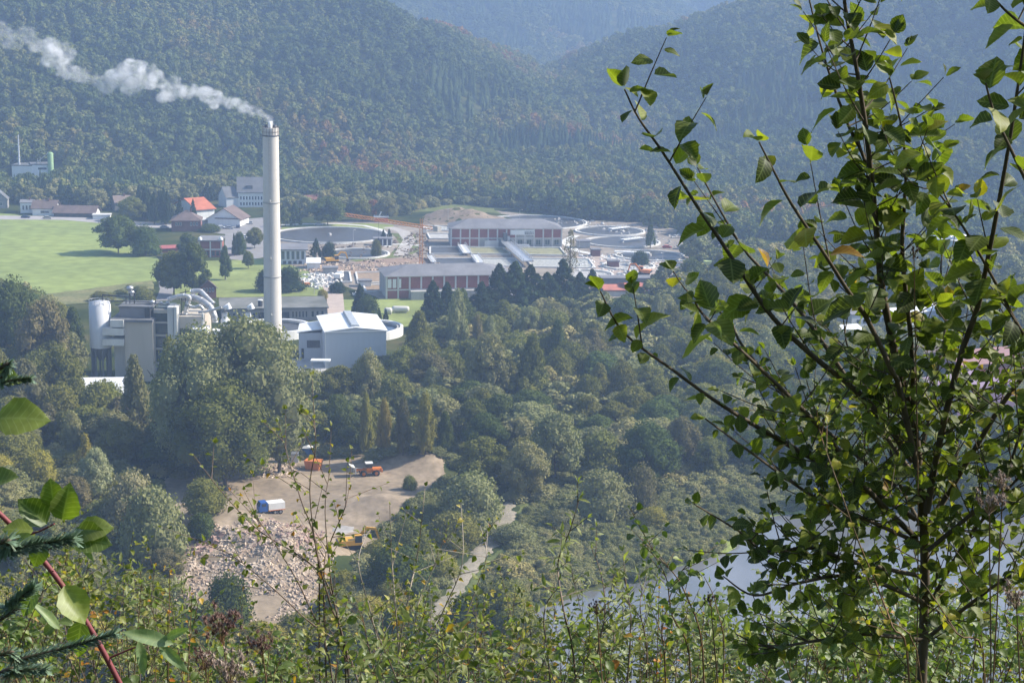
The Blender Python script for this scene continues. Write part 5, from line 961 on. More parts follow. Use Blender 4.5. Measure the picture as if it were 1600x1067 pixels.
# ================================================================ trees one can tell apart
for a in [
 (392, 738, 500, 215, 'big', 'grey green', 'huge willow crown in front of the chimney foot'),
 (312, 742, 520, 170, 'big', 'grey green', 'tall leaning willow left of the huge willow crown'),
 (268, 725, 532, 70, 'egg', 'olive green', 'slim tree before the dark-glazed factory front'),
 (213, 705, 556, 66, 'egg', 'grey green', 'thin pale tree in front of the beige tower block'),
 (437, 740, 560, 78, 'egg', 'olive green', 'airy tree on the right flank of the huge willow'),
 (352, 765, 600, 190, 'big', 'olive green', 'broad lower willow above the pit entrance'),
 (262, 349, 303, 20, 'conifer', 'blackish green', 'dark spruce left of the orange roof'), (281, 350, 309, 17, 'conifer', 'blackish green', 'dark spruce before the orange roof'), (302, 347, 311, 15, 'conifer', 'blackish green', 'dark spruce at the right end of the orange roof'),
 (185, 396, 337, 78, 'round', 'deep green', 'broad round tree at the edge of the meadow'),
 (228, 399, 353, 46, 'bush', 'dark green', 'dark bush right of the broad round meadow tree'),
 (206, 345, 308, 44, 'round', 'olive green', 'round tree before the weathered brown roof'),
 (272, 462, 392, 60, 'round', 'olive green', 'left half of the tree pair by the road end'),
 (303, 463, 380, 58, 'round', 'deep green', 'right half of the tree pair by the road end'),
 (293, 402, 365, 36, 'round', 'deep green', 'tree left of the two-storey brick office'),
 (352, 437, 384, 27, 'egg', 'dark green', 'single slender tree on the lawn right of the brick office'),
 (388, 420, 392, 20, 'round', 'olive green', 'small pale tree on the lawn left of the chimney'),
 (420, 455, 420, 46, 'bush', 'blackish green', 'dense dark bush left half, hugging the chimney shaft'),
 (452, 455, 417, 48, 'bush', 'blackish green', 'dense dark bush right of the chimney shaft'),
 (398, 388, 355, 30, 'round', 'olive green', 'tree at the yard left of the chimney shaft'),
 (375, 398, 362, 20, 'bush', 'dark green', 'clipped dark shrub by the lower yard'),
 (366, 400, 364, 10, 'conifer', 'blackish green', 'narrow clipped conifer by the lower yard'),
 (327, 362, 350, 36, 'bush', 'deep green', 'bush between brick house and white gabled hall'),
 (512, 352, 308, 62, 'round', 'deep green', 'large round dark tree beyond the basins'),
 (461, 354, 316, 26, 'conifer', 'dark green', 'dark upright tree left of the red-brown roof'),
 (446, 354, 326, 24, 'round', 'olive green', 'small tree touching the chimney beyond the basins'),
 (566, 345, 312, 34, 'round', 'olive green', 'olive tree right of the large round dark tree'),
 (583, 340, 312, 24, 'round', 'russet', 'russet tree above the red site cabins'),
 (606, 345, 308, 40, 'round', 'grey green', 'grey-green tree right of the russet tree'),
 (642, 332, 302, 28, 'egg', 'deep green', 'dark pointed tree left of the rough meadow'),
 (954, 342, 306, 30, 'round', 'grey green', 'pale bushy tree at the wood edge above the three basins'),
 (1016, 388, 340, 18, 'conifer', 'deep green', 'spire-shaped conifer among the basins'),
 (1000, 414, 392, 27, 'bush', 'blackish green', 'round dark pine before the basin with the longest bridge'),
 (494, 404, 372, 21, 'conifer', 'blackish green', 'dark conifer left of the yellow excavator, left of two'),
 (514, 404, 378, 22, 'bush', 'blackish green', 'dark bushy conifer left of the yellow excavator, right of two'),
 (588, 400, 374, 18, 'bush', 'olive green', 'small tree on the near bank of the dark basin'),
 (599, 372, 358, 9, 'conifer', 'blackish green', 'tiny conifer left of the pump house roof'), (608, 372, 357, 9, 'conifer', 'blackish green', 'tiny conifer right of the pump house roof'),
 (562, 496, 443, 32, 'conifer', 'blackish green', 'spruce at the left edge of the tank lawn'),
 (575, 500, 462, 40, 'bush', 'deep green', 'leafy tree leaning on the spruce of the tank lawn'),
 (592, 500, 480, 12, 'conifer', 'blackish green', 'small dark spruce before the horizontal tanks'), (603, 501, 482, 10, 'conifer', 'blackish green', 'tiny dark spruce right before the horizontal tanks'),
 (527, 457, 440, 26, 'bush', 'blackish green', 'low dark bush on the corner of the paved road'), (504, 466, 452, 18, 'bush', 'yellow green', 'yellowish bush at the workshop corner'),
 (676, 515, 438, 62, 'conifer', 'blackish green', 'leftmost dark spruce below the brick hall'), (698, 512, 440, 54, 'conifer', 'blackish green', 'slim dark spruce right of the leftmost one'),
 (722, 520, 452, 50, 'egg', 'deep green', 'dark broad tree between the spruces'), (752, 505, 440, 65, 'conifer', 'blackish green', 'dark spruce below the middle of the brick hall'),
 (779, 500, 412, 80, 'conifer', 'blackish green', 'tall spruce covering the right end of the brick hall'), (804, 498, 408, 85, 'conifer', 'blackish green', 'tallest broad spruce of the dark row'), (828, 496, 413, 80, 'conifer', 'blackish green', 'dark spruce right of the tallest one'),
 (878, 490, 405, 80, 'conifer', 'blackish green', 'dark spruce at the foot of the brown larch'), (905, 488, 425, 65, 'conifer', 'blackish green', 'dark spruce right of the brown larch'), (924, 486, 420, 54, 'conifer', 'blackish green', 'last dark spruce before the near leaves'),
 (854, 495, 425, 78, 'conifer', 'blackish green', 'short dark spruce filling the gap of the row'), (890, 440, 358, 34, 'sparse', 'brownish', 'thin brown larch in front of the basins'),
 (655, 575, 487, 72, 'egg', 'olive green', 'tall tree right of the white warehouse'), (714, 560, 460, 46, 'column', 'grey green', 'tall narrow poplar below the leftmost spruces'), (745, 575, 500, 32, 'column', 'brownish', 'thin brownish poplar right of the narrow one'),
 (575, 640, 550, 50, 'round', 'grey green', 'round tree covering the warehouse foot'), (870, 590, 500, 50, 'egg', 'deep green', 'dark tree in the middle of the wood'), (760, 640, 520, 80, 'round', 'grey green', 'broad pale willow in the middle of the wood'),
 (830, 640, 525, 70, 'egg', 'olive green', 'tall olive tree in the middle of the wood'), (600, 712, 630, 30, 'column', 'golden', 'golden-leaved poplar in the row behind the loader'), (572, 712, 622, 28, 'column', 'yellow green', 'yellowish poplar left of the golden one'),
 (630, 712, 628, 34, 'column', 'brownish', 'brownish poplar right of the golden one'), (664, 712, 622, 40, 'column', 'yellow green', 'yellow-green poplar at the right end of the row'), (695, 712, 645, 40, 'egg', 'deep green', 'dark tree at the right end of the poplar row'),
 (735, 820, 738, 105, 'bush', 'grey green', 'big round willow bush left of the gravel track'), (752, 768, 684, 100, 'round', 'olive green', 'broad tree behind the round willow bush'), (868, 755, 645, 95, 'round', 'grey green', 'big pale willow above the gravel track'),
 (822, 778, 690, 78, 'round', 'grey green', 'round willow where the gravel track enters the wood'), (943, 810, 735, 92, 'bush', 'grey green', 'round willow bush on the lake side of the track'), (1010, 760, 664, 110, 'round', 'deep green', 'wide dark willow above the lake shore'),
 (1000, 800, 728, 60, 'bush', 'brownish', 'brownish bush above the reeds'), (640, 765, 742, 24, 'bush', 'olive green', 'lone little shrub on the gravel beside the loader'),
 (205, 830, 735, 90, 'bush', 'silvery green', 'silvery willow bush left of the pit entrance'), (240, 880, 760, 110, 'bush', 'grey green', 'large pale willow bush at the left rim of the pit'), (150, 790, 700, 60, 'round', 'silvery green', 'silvery young willow on the left slope'),
 (135, 760, 678, 44, 'egg', 'yellow green', 'yellowish young poplar on the left slope'), (320, 800, 748, 70, 'bush', 'olive green', 'dark shrub in the middle of the pit entrance'), (315, 838, 800, 48, 'bush', 'deep green', 'low dark shrub on the pit floor'),
 (355, 985, 900, 90, 'bush', 'dark green', 'dark green bush in front of the stone heap'), (620, 925, 850, 110, 'bush', 'dark green', 'dark bush below the yellow excavator'), (640, 870, 812, 70, 'bush', 'olive green', 'olive bush on the bank right of the yellow excavator'),
 (710, 850, 800, 90, 'bush', 'olive green', 'olive bush between pit bank and track'), (70, 600, 470, 90, 'round', 'brownish', 'brownish tree left of the silo'), (25, 580, 440, 90, 'round', 'dark green', 'dark tree at the left edge below the meadow'),
 (95, 650, 545, 80, 'round', 'olive green', 'olive tree left of the white-roofed shed'), (40, 680, 560, 80, 'round', 'brownish', 'brownish bushy tree at the left edge'), (115, 560, 480, 50, 'egg', 'deep green', 'dark tree touching the silo legs'),
 (160, 470, 456, 40, 'bush', 'olive green', 'scrubby bush on the dry bank above the silo'), (225, 470, 452, 34, 'bush', 'olive green', 'scrubby bush left of the road end'), (165, 640, 590, 26, 'sparse', 'brownish', 'bare-twigged small tree before the white shed roof'),
 ]: treepx(*a[:6], a[6])
CLEAR += [tuple(P(*q)[:2]) + (r_,) for q, r_ in [((30, 277), 14), ((60, 278), 16), ((76, 279), 13), ((45, 284), 15), ((68, 286), 14), ((20, 285), 12), ((380, 330), 14), ((1465, 410), 16)]]
WOODMIX = [('round', 'olive green', 5), ('round', 'grey green', 4), ('egg', 'olive green', 1.5), ('round', 'deep green', 3), ('column', 'grey green', .7), ('round', 'yellow green', .6), ('egg', 'brownish', .7), ('bush', 'olive green', 2), ('round', 'brownish', .5)]
scatter([(455, 640), (500, 625), (620, 622), (640, 580), (690, 540), (860, 510), (960, 492), (1050, 500), (1130, 540), (1210, 620), (1230, 710), (1150, 752), (1060, 742), (900, 742), (790, 738), (700, 700), (690, 706), (460, 706)], 8.6, (6.5, 13), (9, 16.5), WOODMIX, 'in the valley wood', 'trees of the valley wood', 11)
scatter([(1000, 480), (1040, 455), (1150, 440), (1280, 450), (1700, 445), (1700, 590), (1500, 560), (1300, 560), (1150, 545)], 11, (10, 15), (12, 16), WOODMIX, 'in the right wood', 'trees of the right wood', 12, avoid=[(1285, 470, 1480, 600)])
scatter([(1150, 550), (1300, 565), (1700, 700), (1700, 795), (1260, 785), (1240, 700)], 10, (9, 14), (11, 15), WOODMIX, 'above the lake', 'trees above the lake', 13, avoid=[(1440, 590, 1640, 700)])
scatter([(1060, 395), (1180, 402), (1430, 415), (1700, 400), (1700, 440), (1280, 445), (1130, 436)], 12, (9, 14), (12, 16), WOODMIX, 'below the right hill', 'trees below the right hill', 14)
scatter([(-260, 500), (-260, 640), (120, 720), (300, 745), (290, 715), (180, 660), (110, 640), (130, 560), (60, 500), (0, 478), (-200, 470)], 8.5, (9, 14), (10, 14), WOODMIX, 'left of the factory', 'trees left of the factory', 15)
scatter([(-200, 690), (130, 740), (180, 800), (255, 870), (270, 960), (180, 1090), (-200, 1090)], 9, (4, 8.5), (6, 11), [('bush', 'olive green', 3), ('bush', 'grey green', 2), ('bush', 'yellow green', 1.5), ('round', 'brownish', 1), ('bush', 'golden', .5), ('egg', 'olive green', 1)], 'on the left slope', 'shrubs of the left slope', 16)
scatter([(-150, 315), (0, 312), (100, 316), (240, 322), (262, 345), (232, 345), (180, 330), (0, 318)], 9, (8, 13), (9, 13), [('round', 'deep green', 2), ('conifer', 'blackish green', 2), ('round', 'olive green', 1)], 'behind the village houses', 'trees behind the village', 17)
scatter([(215, 330), (262, 330), (272, 352), (240, 352), (222, 345)], 6, (10, 13), (7, 9), [('conifer', 'blackish green', 1)], 'in the dark row left of the brick house', 'dark trees by the brick house', 18)
scatter([(640, 330), (700, 320), (770, 322), (860, 334), (925, 345), (900, 338), (850, 328), (740, 312), (640, 318)], 7, (4, 7), (7, 10), [('bush', 'grey green', 2), ('bush', 'deep green', 2), ('round', 'olive green', 1)], 'along the far side of the works', 'bushes beyond the works', 19)
scatter([(420, 700), (440, 640), (465, 640), (500, 700), (520, 712), (440, 716)], 6, (4, 8), (6, 8), [('bush', 'olive green', 2), ('bush', 'yellow green', 1)], 'behind the blue cabin', 'bushes behind the blue cabin', 20)
scatter([(520, 709), (690, 709), (690, 702), (520, 702)], 5, (3, 6), (5, 7), [('bush', 'olive green', 2), ('bush', 'yellow green', 1), ('bush', 'deep green', 1)], 'at the foot of the poplar row', 'bushes at the foot of the poplar row', 21)
scatter([(560, 890), (640, 830), (700, 805), (760, 805), (735, 850), (700, 900), (655, 960), (560, 1010), (480, 1000), (520, 930)], 6, (2.2, 4.5), (5, 8), [('bush', 'olive green', 3), ('bush', 'dark green', 2), ('bush', 'yellow green', 1)], 'between pit and track', 'bushes between pit and track', 22)
scatter([(830, 800), (1060, 790), (1230, 785), (1130, 835), (1000, 880), (880, 900), (780, 900), (790, 840)], 13, (2.5, 4.5), (5, 9), [('bush', 'grey green', 2), ('bush', 'silvery green', 1), ('bush', 'yellow green', 1)], 'in the reeds', 'willow bushes in the reeds', 26)
scatter([(300, 985), (480, 1000), (560, 1010), (700, 990), (800, 960), (860, 1000), (860, 1100), (200, 1150)], 8, (5, 8), (7, 10), [('bush', 'olive green', 3), ('bush', 'dark green', 2), ('round', 'yellow green', 1)], 'at the foot of the near slope', 'bushes at the foot of the near slope', 23)
scatter([(-150, 305), (0, 305), (110, 308), (240, 306), (350, 298), (440, 300), (440, 316), (412, 318), (350, 312), (300, 322), (215, 322), (170, 326), (90, 316), (-150, 318)], 8, (7, 12), (8, 12), [('round', 'deep green', 2), ('conifer', 'blackish green', 1), ('round', 'olive green', 1), ('egg', 'dark green', 1)], 'behind', 'trees behind the village', 24)
scatter([(440, 316), (520, 316), (650, 322), (640, 336), (600, 340), (530, 338), (450, 340)], 9, (7, 12), (8, 12), [('round', 'deep green', 2), ('round', 'olive green', 2), ('round', 'russet', .3), ('egg', 'dark green', 1)], 'beyond', 'trees beyond the basins', 25)
# the largest of each sort become trees of their own; the rest are drawn together
SHOWN.sort(key=lambda q: -q[0]); LEFT = []; cnt = {}; used = {}
SZ = lambda h, wd: ('tall' if h > 12.6 else 'low' if h < 6 else 'mid-height') 
LAND = [(500, 560, 'the white warehouse'), (430, 480, 'the tall chimney'), (570, 700, 'the orange loader'), (470, 690, 'the blue cabin'), (700, 480, 'the dark spruces'), (850, 480, 'the brown larch'), (960, 455, 'the red stores'), (1100, 410, 'the lime-boxed lorry'), (790, 770, 'the track mouth'), (1010, 680, 'the wide dark willow'), (760, 560, 'the broad pale willow'), (630, 560, 'the round clarifier'),
        (1200, 790, 'the lake head'), (1480, 390, 'the barrel-vaulted plant'), (1540, 640, 'the purple hall'), (1340, 540, 'the scrap pile'), (160, 520, 'the grey silo'), (150, 600, 'the white-roofed shed'), (30, 460, 'the meadow corner'), (240, 800, 'the pit entrance'), (60, 760, 'the bramble leaves'), (60, 940, 'the bright curled leaf'), (120, 325, 'the long barn'), (245, 335, 'the brick house'), (740, 330, 'the earth mound'), (880, 335, 'the farthest basin'),
        (620, 880, 'the yellow excavator'), (700, 930, 'the gravel track'), (350, 960, 'the stone heap'), (1380, 460, 'the near tree stem'), (1250, 430, 'the forked near branch'), (1150, 600, 'the lowest near branch'), (900, 720, 'the big pale willow'), (660, 680, 'the poplar row')]
PLACE = ['just left of', 'just right of', 'above', 'below', 'up left of', 'up right of', 'down left of', 'down right of', 'well left of', 'well right of']
for sz, p_, h, wd, sh, col, where, group, bx_, by_ in SHOWN:
    nm = NAMES[sh][0]; lim = 205 if nm == 'broadleaf_tree' else 120
    vis = -40 < bx_ < 1640 and by_ < 1085
    if not vis or cnt.get(nm, 0) >= lim or (group.startswith('trees of the right') and bx_ > 1500): LEFT.append((p_, h, wd, sh, col)); continue
    cnt[nm] = cnt.get(nm, 0) + 1
    _, dx, dy, ln = min(((bx_ - x) ** 2 + ((by_ - y) * 1.3) ** 2, bx_ - x, by_ - y, n) for x, y, n in LAND)
    pos = []
    if abs(dy) > abs(dx) * 1.8: pos = ['straight above' if dy < 0 else 'straight below']
    elif abs(dx) > abs(dy) * 1.8: pos = ['directly right of' if dx > 0 else 'directly left of']
    else: pos = [('up ' if dy < 0 else 'down ') + ('right of' if dx > 0 else 'left of')]
    far_ = '' if math.hypot(dx, dy) < 45 else 'some way ' if math.hypot(dx, dy) < 90 else 'far '
    noun = {'round': 'rounded tree', 'egg': 'pointed tree', 'column': 'narrow poplar', 'big': 'willow', 'bush': 'bush', 'conifer': 'spruce'}[sh]
    where = where if False else ''; lab = f'{SZ(h, wd)} {col} {noun}, {far_}{pos[0]} {ln}'
    used.setdefault(lab, []).append((p_, h, wd, sh, col, bx_, by_, group))
for lab, v in used.items():
    m = len(v); ws = [''] if m == 1 else ['left one, ', 'right one, '] if m == 2 else ['leftmost, '] + [w_ + ' from left, ' for w_ in ('second', 'third', 'fourth', 'fifth', 'sixth', 'seventh', 'eighth')][:m - 2] + ['rightmost, ']
    for i, q in enumerate(sorted(v, key=lambda q: q[5])): tree(q[3], q[0], q[1], q[2], q[4], ws[min(i, len(ws) - 1)] + lab, q[7])
# ---------------------------------------------------------------- forest on the hills, one mass
PC = bpy.data.collections.new('forest_sources')
RAMP_D = [(.10, (.07, .095, .038)), (.35, (.115, .15, .05)), (.55, (.165, .19, .062)), (.76, (.22, .215, .072)), (.90, (.26, .18, .07)), (1.0, (.30, .16, .07))]
RAMP_C = [(.1, (.036, .06, .03)), (.5, (.06, .09, .04)), (.9, (.09, .12, .05))]
M_hd = leafmat('hill_broadleaf', False, trans=.15, ramp=RAMP_D, locscale=.0065); M_hc = leafmat('hill_conifer', False, trans=.1, ramp=RAMP_C, locscale=.01)
protos_ = [('round', M_hd)] * 5 + [('egg', M_hd)] * 2 + [('conifer', M_hc)] * 3
for i, (s, m) in enumerate(protos_):
    me = crown_mesh('hill_crown', 400 + i, 420, .11, s, 12, mats=m) if s != 'conifer' else conifer_mesh('hill_crown', 400 + i, 12, 9, .5, mats=m)
    o = bpy.data.objects.new('source%02d' % i, me); PC.objects.link(o)
def foot(px): return np.interp(px, [-500, 0, 120, 240, 350, 450, 520, 640, 760, 860, 925, 1010, 1060, 1130, 1200, 1440, 1700, 2200], [318, 318, 318, 322, 300, 318, 316, 322, 318, 336, 344, 350, 366, 380, 392, 400, 396, 396])
def dense(x0, x1, y0, y1, step, rr):
    nx = int((x1 - x0) / step); ny = int((y1 - y0) / step); X, Y = np.meshgrid(np.linspace(x0, x1, nx), np.linspace(y0, y1, ny)); X = X + rr.uniform(-.42, .42, X.shape) * step; Y = Y + rr.uniform(-.42, .42, Y.shape) * step; return X.ravel(), Y.ravel()
r_ = np.random.default_rng(9); XS = []; YS = []; ST = []
for y0, y1, st in ((800, 1250, 7.6), (1250, 1800, 8.6), (1800, 2600, 11), (2600, 4100, 15)):
    X, Y = dense(-.37 * y1 - 60, .40 * y1 + 60, y0, y1, st, r_); k = np.abs(X) < .36 * Y + 90; XS.append(X[k]); YS.append(Y[k]); ST.append(np.full(k.sum(), st))
X = np.concatenate(XS); Y = np.concatenate(YS); S = np.concatenate(ST); Z = zt(X, Y); px_, py_ = proj(X, Y, Z); k = py_ < foot(px_)
for a, b_, c in CLEAR: k &= (X - a) ** 2 + (Y - b_) ** 2 > c * c
k &= (vnoise(X / 34, Y / 34, 21) > .05)
k &= ~((px_ > 215) & (px_ < 350) & (np.abs(py_ - 283 + (px_ - 250) * .03) < 1.8))       # the forest road bench
# keep what can be seen: terrain horizon test along each ray
def visible(x, y, z):
    ok = np.ones(len(x), bool)
    for f in np.linspace(.55, .985, 26): ok &= zt(x * f, y * f) < CAMZ + (z + 14 - CAMZ) * f + 8
    return ok
X, Y, Z, S = X[k], Y[k], Z[k], S[k]; k = visible(X, Y, Z); X, Y, Z, S = X[k], Y[k], Z[k], S[k]; n = len(X)
con = vnoise(X / 130, Y / 130, 33) * .65 + vnoise(X / 45, Y / 45, 34) * .35 > np.where(Z > 25, .58, .72)
idx = np.where(con, r_.integers(7, 10, n), r_.integers(0, 7, n)); scl = S * r_.uniform(.85, 1.5, n) * np.where(con, .9, 1.12); hgt = np.where(con, r_.uniform(10, 15, n), r_.uniform(7, 14, n)) * (1 + (S - 8) * .05)
scl = np.where(con, scl * .95, scl * 1.06)
def forest(name, X, Y, Z, idx, sx, sz, label, coll, mats_rot=True):
    me = bpy.data.meshes.new(name); me.vertices.add(len(X)); me.vertices.foreach_set('co', np.stack([X, Y, Z - .3], -1).astype(np.float32).ravel())
    me.attributes.new('idx', 'INT', 'POINT').data.foreach_set('value', idx.astype(np.int32)); me.attributes.new('scl', 'FLOAT_VECTOR', 'POINT').data.foreach_set('vector', np.stack([sx, sx, sz], -1).astype(np.float32).ravel())
    me.attributes.new('rot', 'FLOAT_VECTOR', 'POINT').data.foreach_set('vector', np.stack([np.zeros(len(X)), np.zeros(len(X)), r_.uniform(0, 6.28, len(X))], -1).astype(np.float32).ravel())
    o = link(name, me, kind='stuff', label=label, cat='forest'); g = bpy.data.node_groups.new(name, 'GeometryNodeTree'); g.interface.new_socket('Geometry', in_out='INPUT', socket_type='NodeSocketGeometry'); g.interface.new_socket('Geometry', in_out='OUTPUT', socket_type='NodeSocketGeometry')
    N = g.nodes.new; L = g.links.new; gi = N('NodeGroupInput'); go = N('NodeGroupOutput'); ci = N('GeometryNodeCollectionInfo'); ci.inputs['Collection'].default_value = coll; ci.inputs['Separate Children'].default_value = True; ci.inputs['Reset Children'].default_value = True
    ip = N('GeometryNodeInstanceOnPoints'); ip.inputs['Pick Instance'].default_value = True
    def at(nm, ty): q = N('GeometryNodeInputNamedAttribute'); q.data_type = ty; q.inputs['Name'].default_value = nm; return q.outputs[0]
    L(gi.outputs[0], ip.inputs['Points']); L(ci.outputs[0], ip.inputs['Instance']); L(at('idx', 'INT'), ip.inputs['Instance Index']); L(at('scl', 'FLOAT_VECTOR'), ip.inputs['Scale'])
    er = N('FunctionNodeEulerToRotation'); L(at('rot', 'FLOAT_VECTOR'), er.inputs[0]); L(er.outputs[0], ip.inputs['Rotation']); L(ip.outputs[0], go.inputs[0]); o.modifiers.new('trees', 'NODES').node_group = g; return o
print('FOREST', n, 'left', len(LEFT), cnt)
far = Z + Y * .0 > -1
forest('hill_forest', X, Y, Z, idx, scl, hgt, 'mixed forest clothing the hills behind the works', PC)
# the trees and bushes past the limit, and undergrowth, from the same crowns
PC2 = bpy.data.collections.new('undergrowth_sources')
M_ug = leafmat('undergrowth_leaf', False, trans=.15, ramp=[(.1, (.12, .13, .05)), (.4, (.19, .20, .08)), (.7, (.27, .26, .12)), (.95, (.34, .29, .12))], locscale=.03)
for i, s in enumerate(['round', 'round', 'egg', 'bush', 'bush']): o = bpy.data.objects.new('bush%02d' % i, crown_mesh('valley_crown', 500 + i, 1500, .07, s, 16, mats=M_ug)); PC2.objects.link(o)
if LEFT:
    a = np.array([(q[0][0], q[0][1], q[0][2], q[1], q[2], 3 if q[3] == 'bush' else 2 if q[3] in ('egg', 'column', 'conifer') else 0) for q in LEFT])
    forest('valley_woodland', a[:, 0], a[:, 1], a[:, 2], a[:, 5].astype(int), a[:, 4], a[:, 3] * 1.05, 'remaining crowded trees of the valley woods', PC2)
def cover(name, poly, step, hr, wr, label, seed, thr=.0):
    rr = np.random.default_rng(seed); pl = [tuple(P(*q)[:2]) for q in poly]; X, Y = dense(min(q[0] for q in pl), max(q[0] for q in pl), min(q[1] for q in pl), max(q[1] for q in pl), step, rr)
    k = (poly_sd(X, Y, pl) < 0) & (poly_sd(X, Y, LAKE) > .6) & (vnoise(X / 7, Y / 7, seed) > thr)
    for a, b_, c in CLEAR: k &= (X - a) ** 2 + (Y - b_) ** 2 > c * c * .8
    X, Y = X[k], Y[k]; n = len(X); forest(name, X, Y, zt(X, Y), rr.integers(3, 5, n), rr.uniform(*wr, n), rr.uniform(*hr, n) * (.6 + .8 * vnoise(X / 9, Y / 9, seed + 1)), label, PC2)
cover('reeds', [(800, 845), (815, 800), (850, 782), (900, 800), (1000, 790), (1060, 768), (1250, 770), (1260, 800), (1170, 812), (1160, 835), (1120, 864), (1000, 903), (900, 918), (850, 940), (780, 960), (730, 990), (715, 960), (760, 905)], 1.9, (1.4, 2.6), (2.4, 3.6), 'reeds and willow scrub between track and lake', 41)
cover('undergrowth', [(455, 720), (455, 600), (640, 560), (900, 500), (1130, 440), (1700, 430), (1700, 790), (1270, 790), (1060, 770), (860, 790), (800, 780), (690, 760), (690, 716)], 4.5, (2.5, 4.5), (5, 7), 'undergrowth of the valley wood', 42, .15)
cover('undergrowth', [(-250, 480), (50, 480), (150, 590), (300, 640), (440, 640), (440, 712), (300, 745), (262, 760), (265, 900), (280, 990), (150, 1100), (-250, 1100)], 4.2, (1.8, 3.6), (4, 6), 'undergrowth of the left slope and wood', 43, .25)
cover('undergrowth', [(560, 880), (590, 835), (640, 790), (690, 745), (720, 760), (770, 790), (780, 805), (745, 850), (710, 900), (660, 985), (560, 1080), (300, 1080), (300, 1000), (480, 985)], 3.0, (1.5, 3.0), (3, 5), 'scrub between pit and track', 44, .1)
cover('undergrowth', [(700, 1000), (860, 945), (860, 1040), (1050, 1170), (1050, 1220), (300, 1220), (300, 1080)], 4.0, (2, 4), (4, 6), 'scrub at the foot of the near slope', 45, .0)
cover('undergrowth', [(60, 458), (240, 442), (235, 470), (150, 480), (60, 480)], 4.0, (.8, 2), (3, 5), 'weeds of the dry bank above the silo', 46, .7)
# ================================================================ plants close to the camera
def leaf_arrays(kind, seed=0):
    """a single leaf along +Y, unit length: vertices, quads and uv (u = -.5..+.5 across, v = 0..1 along)"""
    r = random.Random(seed); rows = {'broad': 9, 'birch': 6, 'narrow': 5, 'lobed': 9, 'long': 7}[kind]; V = []; UV = []; F = []
    fold = r.uniform(.05, .5); curl = r.uniform(-.2, .7); tw = r.uniform(-.6, .6)
    V += [(0, 0, 0), (.012, 0, 0)]; UV += [(0, 0), (0, 0)]
    pet = .16 if kind != 'narrow' else .06; cols = [-1, -.5, 0, .5, 1]; base = None; first = len(V)
    for i in range(rows + 1):
        s = i / rows
        if kind == 'broad': wd = .31 * math.sin(PI * s ** .84) ** .8
        elif kind == 'birch': wd = .40 * (min(1, s * 3.6) ** .8) * (1 - s) ** .75 * 1.1
        elif kind == 'lobed': wd = .48 * (math.sin(PI * s ** .7) ** .6) * (1 - .28 * (i % 3 == 2)) if 0 < i < rows else 0
        elif kind == 'long': wd = .12 * math.sin(PI * s ** .8) ** .8
        else: wd = .13 * math.sin(PI * s ** .85) ** .8
        wd = max(wd, .004)
        if kind in ('broad', 'birch') and 0 < i < rows: wd *= (1.05 if i % 2 else .97) + r.uniform(-.03, .03)
        y = pet + (1 - pet) * s
        for c in cols:
            x = c * wd; z = abs(x) * fold * 1.3 - curl * s * s * .5 + tw * x * s + (.018 * math.sin(9 * s + 3 * c) if abs(c) == 1 else 0)
            V.append((x, y - (abs(c) == 1) * .02, z)); UV.append((x, s))
    for i in range(rows):
        for j in range(4): a = first + i * 5 + j; F.append((a, a + 1, a + 6, a + 5))
    F.append((0, 1, first + 3, first + 1))
    return np.array(V), np.array(F), np.array(UV)
def leaf_mesh(kind, seed, m):
    V, F, UV = leaf_arrays(kind, seed); me = npmesh('leaf', V, F, m, smooth=True); ul = me.uv_layers.new(name='UVMap'); ul.data.foreach_set('uv', UV[F.ravel()].astype(np.float32).ravel())
    me.attributes.new('lv', 'FLOAT', 'POINT').data.foreach_set('value', np.full(len(V), 0, np.float32)); return (me, V, F, UV)
LK = {}
def leafkit(key, kind, m, n=12): LK[key] = [leaf_mesh(kind, 900 + i + len(LK) * 20, m) for i in range(n)]; return key
G1 = nearleaf('apple_leaf', [(0, (.035, .048, .012)), (.35, (.065, .09, .018)), (.7, (.105, .135, .02)), (.92, (.2, .22, .03)), (.985, (.2, .19, .02)), (1, (.25, .12, .03))], .5, .1, under=(.13, .17, .12))
G2 = nearleaf('birch_leaf', [(0, (.06, .08, .02)), (.4, (.13, .155, .032)), (.75, (.22, .235, .06)), (.9, (.36, .34, .11)), (.97, (.36, .24, .04)), (1, (.35, .14, .03))], .4, .2, vein=False, under=(.2, .24, .13))
G3 = nearleaf('willow_leaf', [(0, (.10, .13, .045)), (.5, (.16, .19, .07)), (1, (.26, .28, .12))], .35, .2, vein=False, under=(.24, .28, .19))
G4 = nearleaf('bramble_leaf', [(0, (.07, .11, .022)), (.6, (.12, .17, .034)), (1, (.22, .26, .06))], .4, .4, under=(.25, .3, .18))
G5 = nearleaf('hop_leaf', [(0, (.10, .13, .02)), (.6, (.2, .22, .03)), (1, (.33, .27, .05))], .45, .1, vein=False)
G6 = nearleaf('silver_leaf', [(0, (.13, .2, .10)), (1, (.2, .27, .14))], .25, .3, under=(.35, .4, .3))
G7 = nearleaf('autumn_leaf', [(0, (.4, .12, .02)), (.5, (.45, .22, .03)), (1, (.5, .32, .05))], .4, .2, vein=False)
for k, kd, m in (('apple', 'broad', G1), ('birch', 'birch', G2), ('willow', 'narrow', G3), ('bramble', 'broad', G4), ('hop', 'lobed', G5), ('silver', 'long', G6), ('autumn', 'birch', G7)): leafkit(k, kd, m)
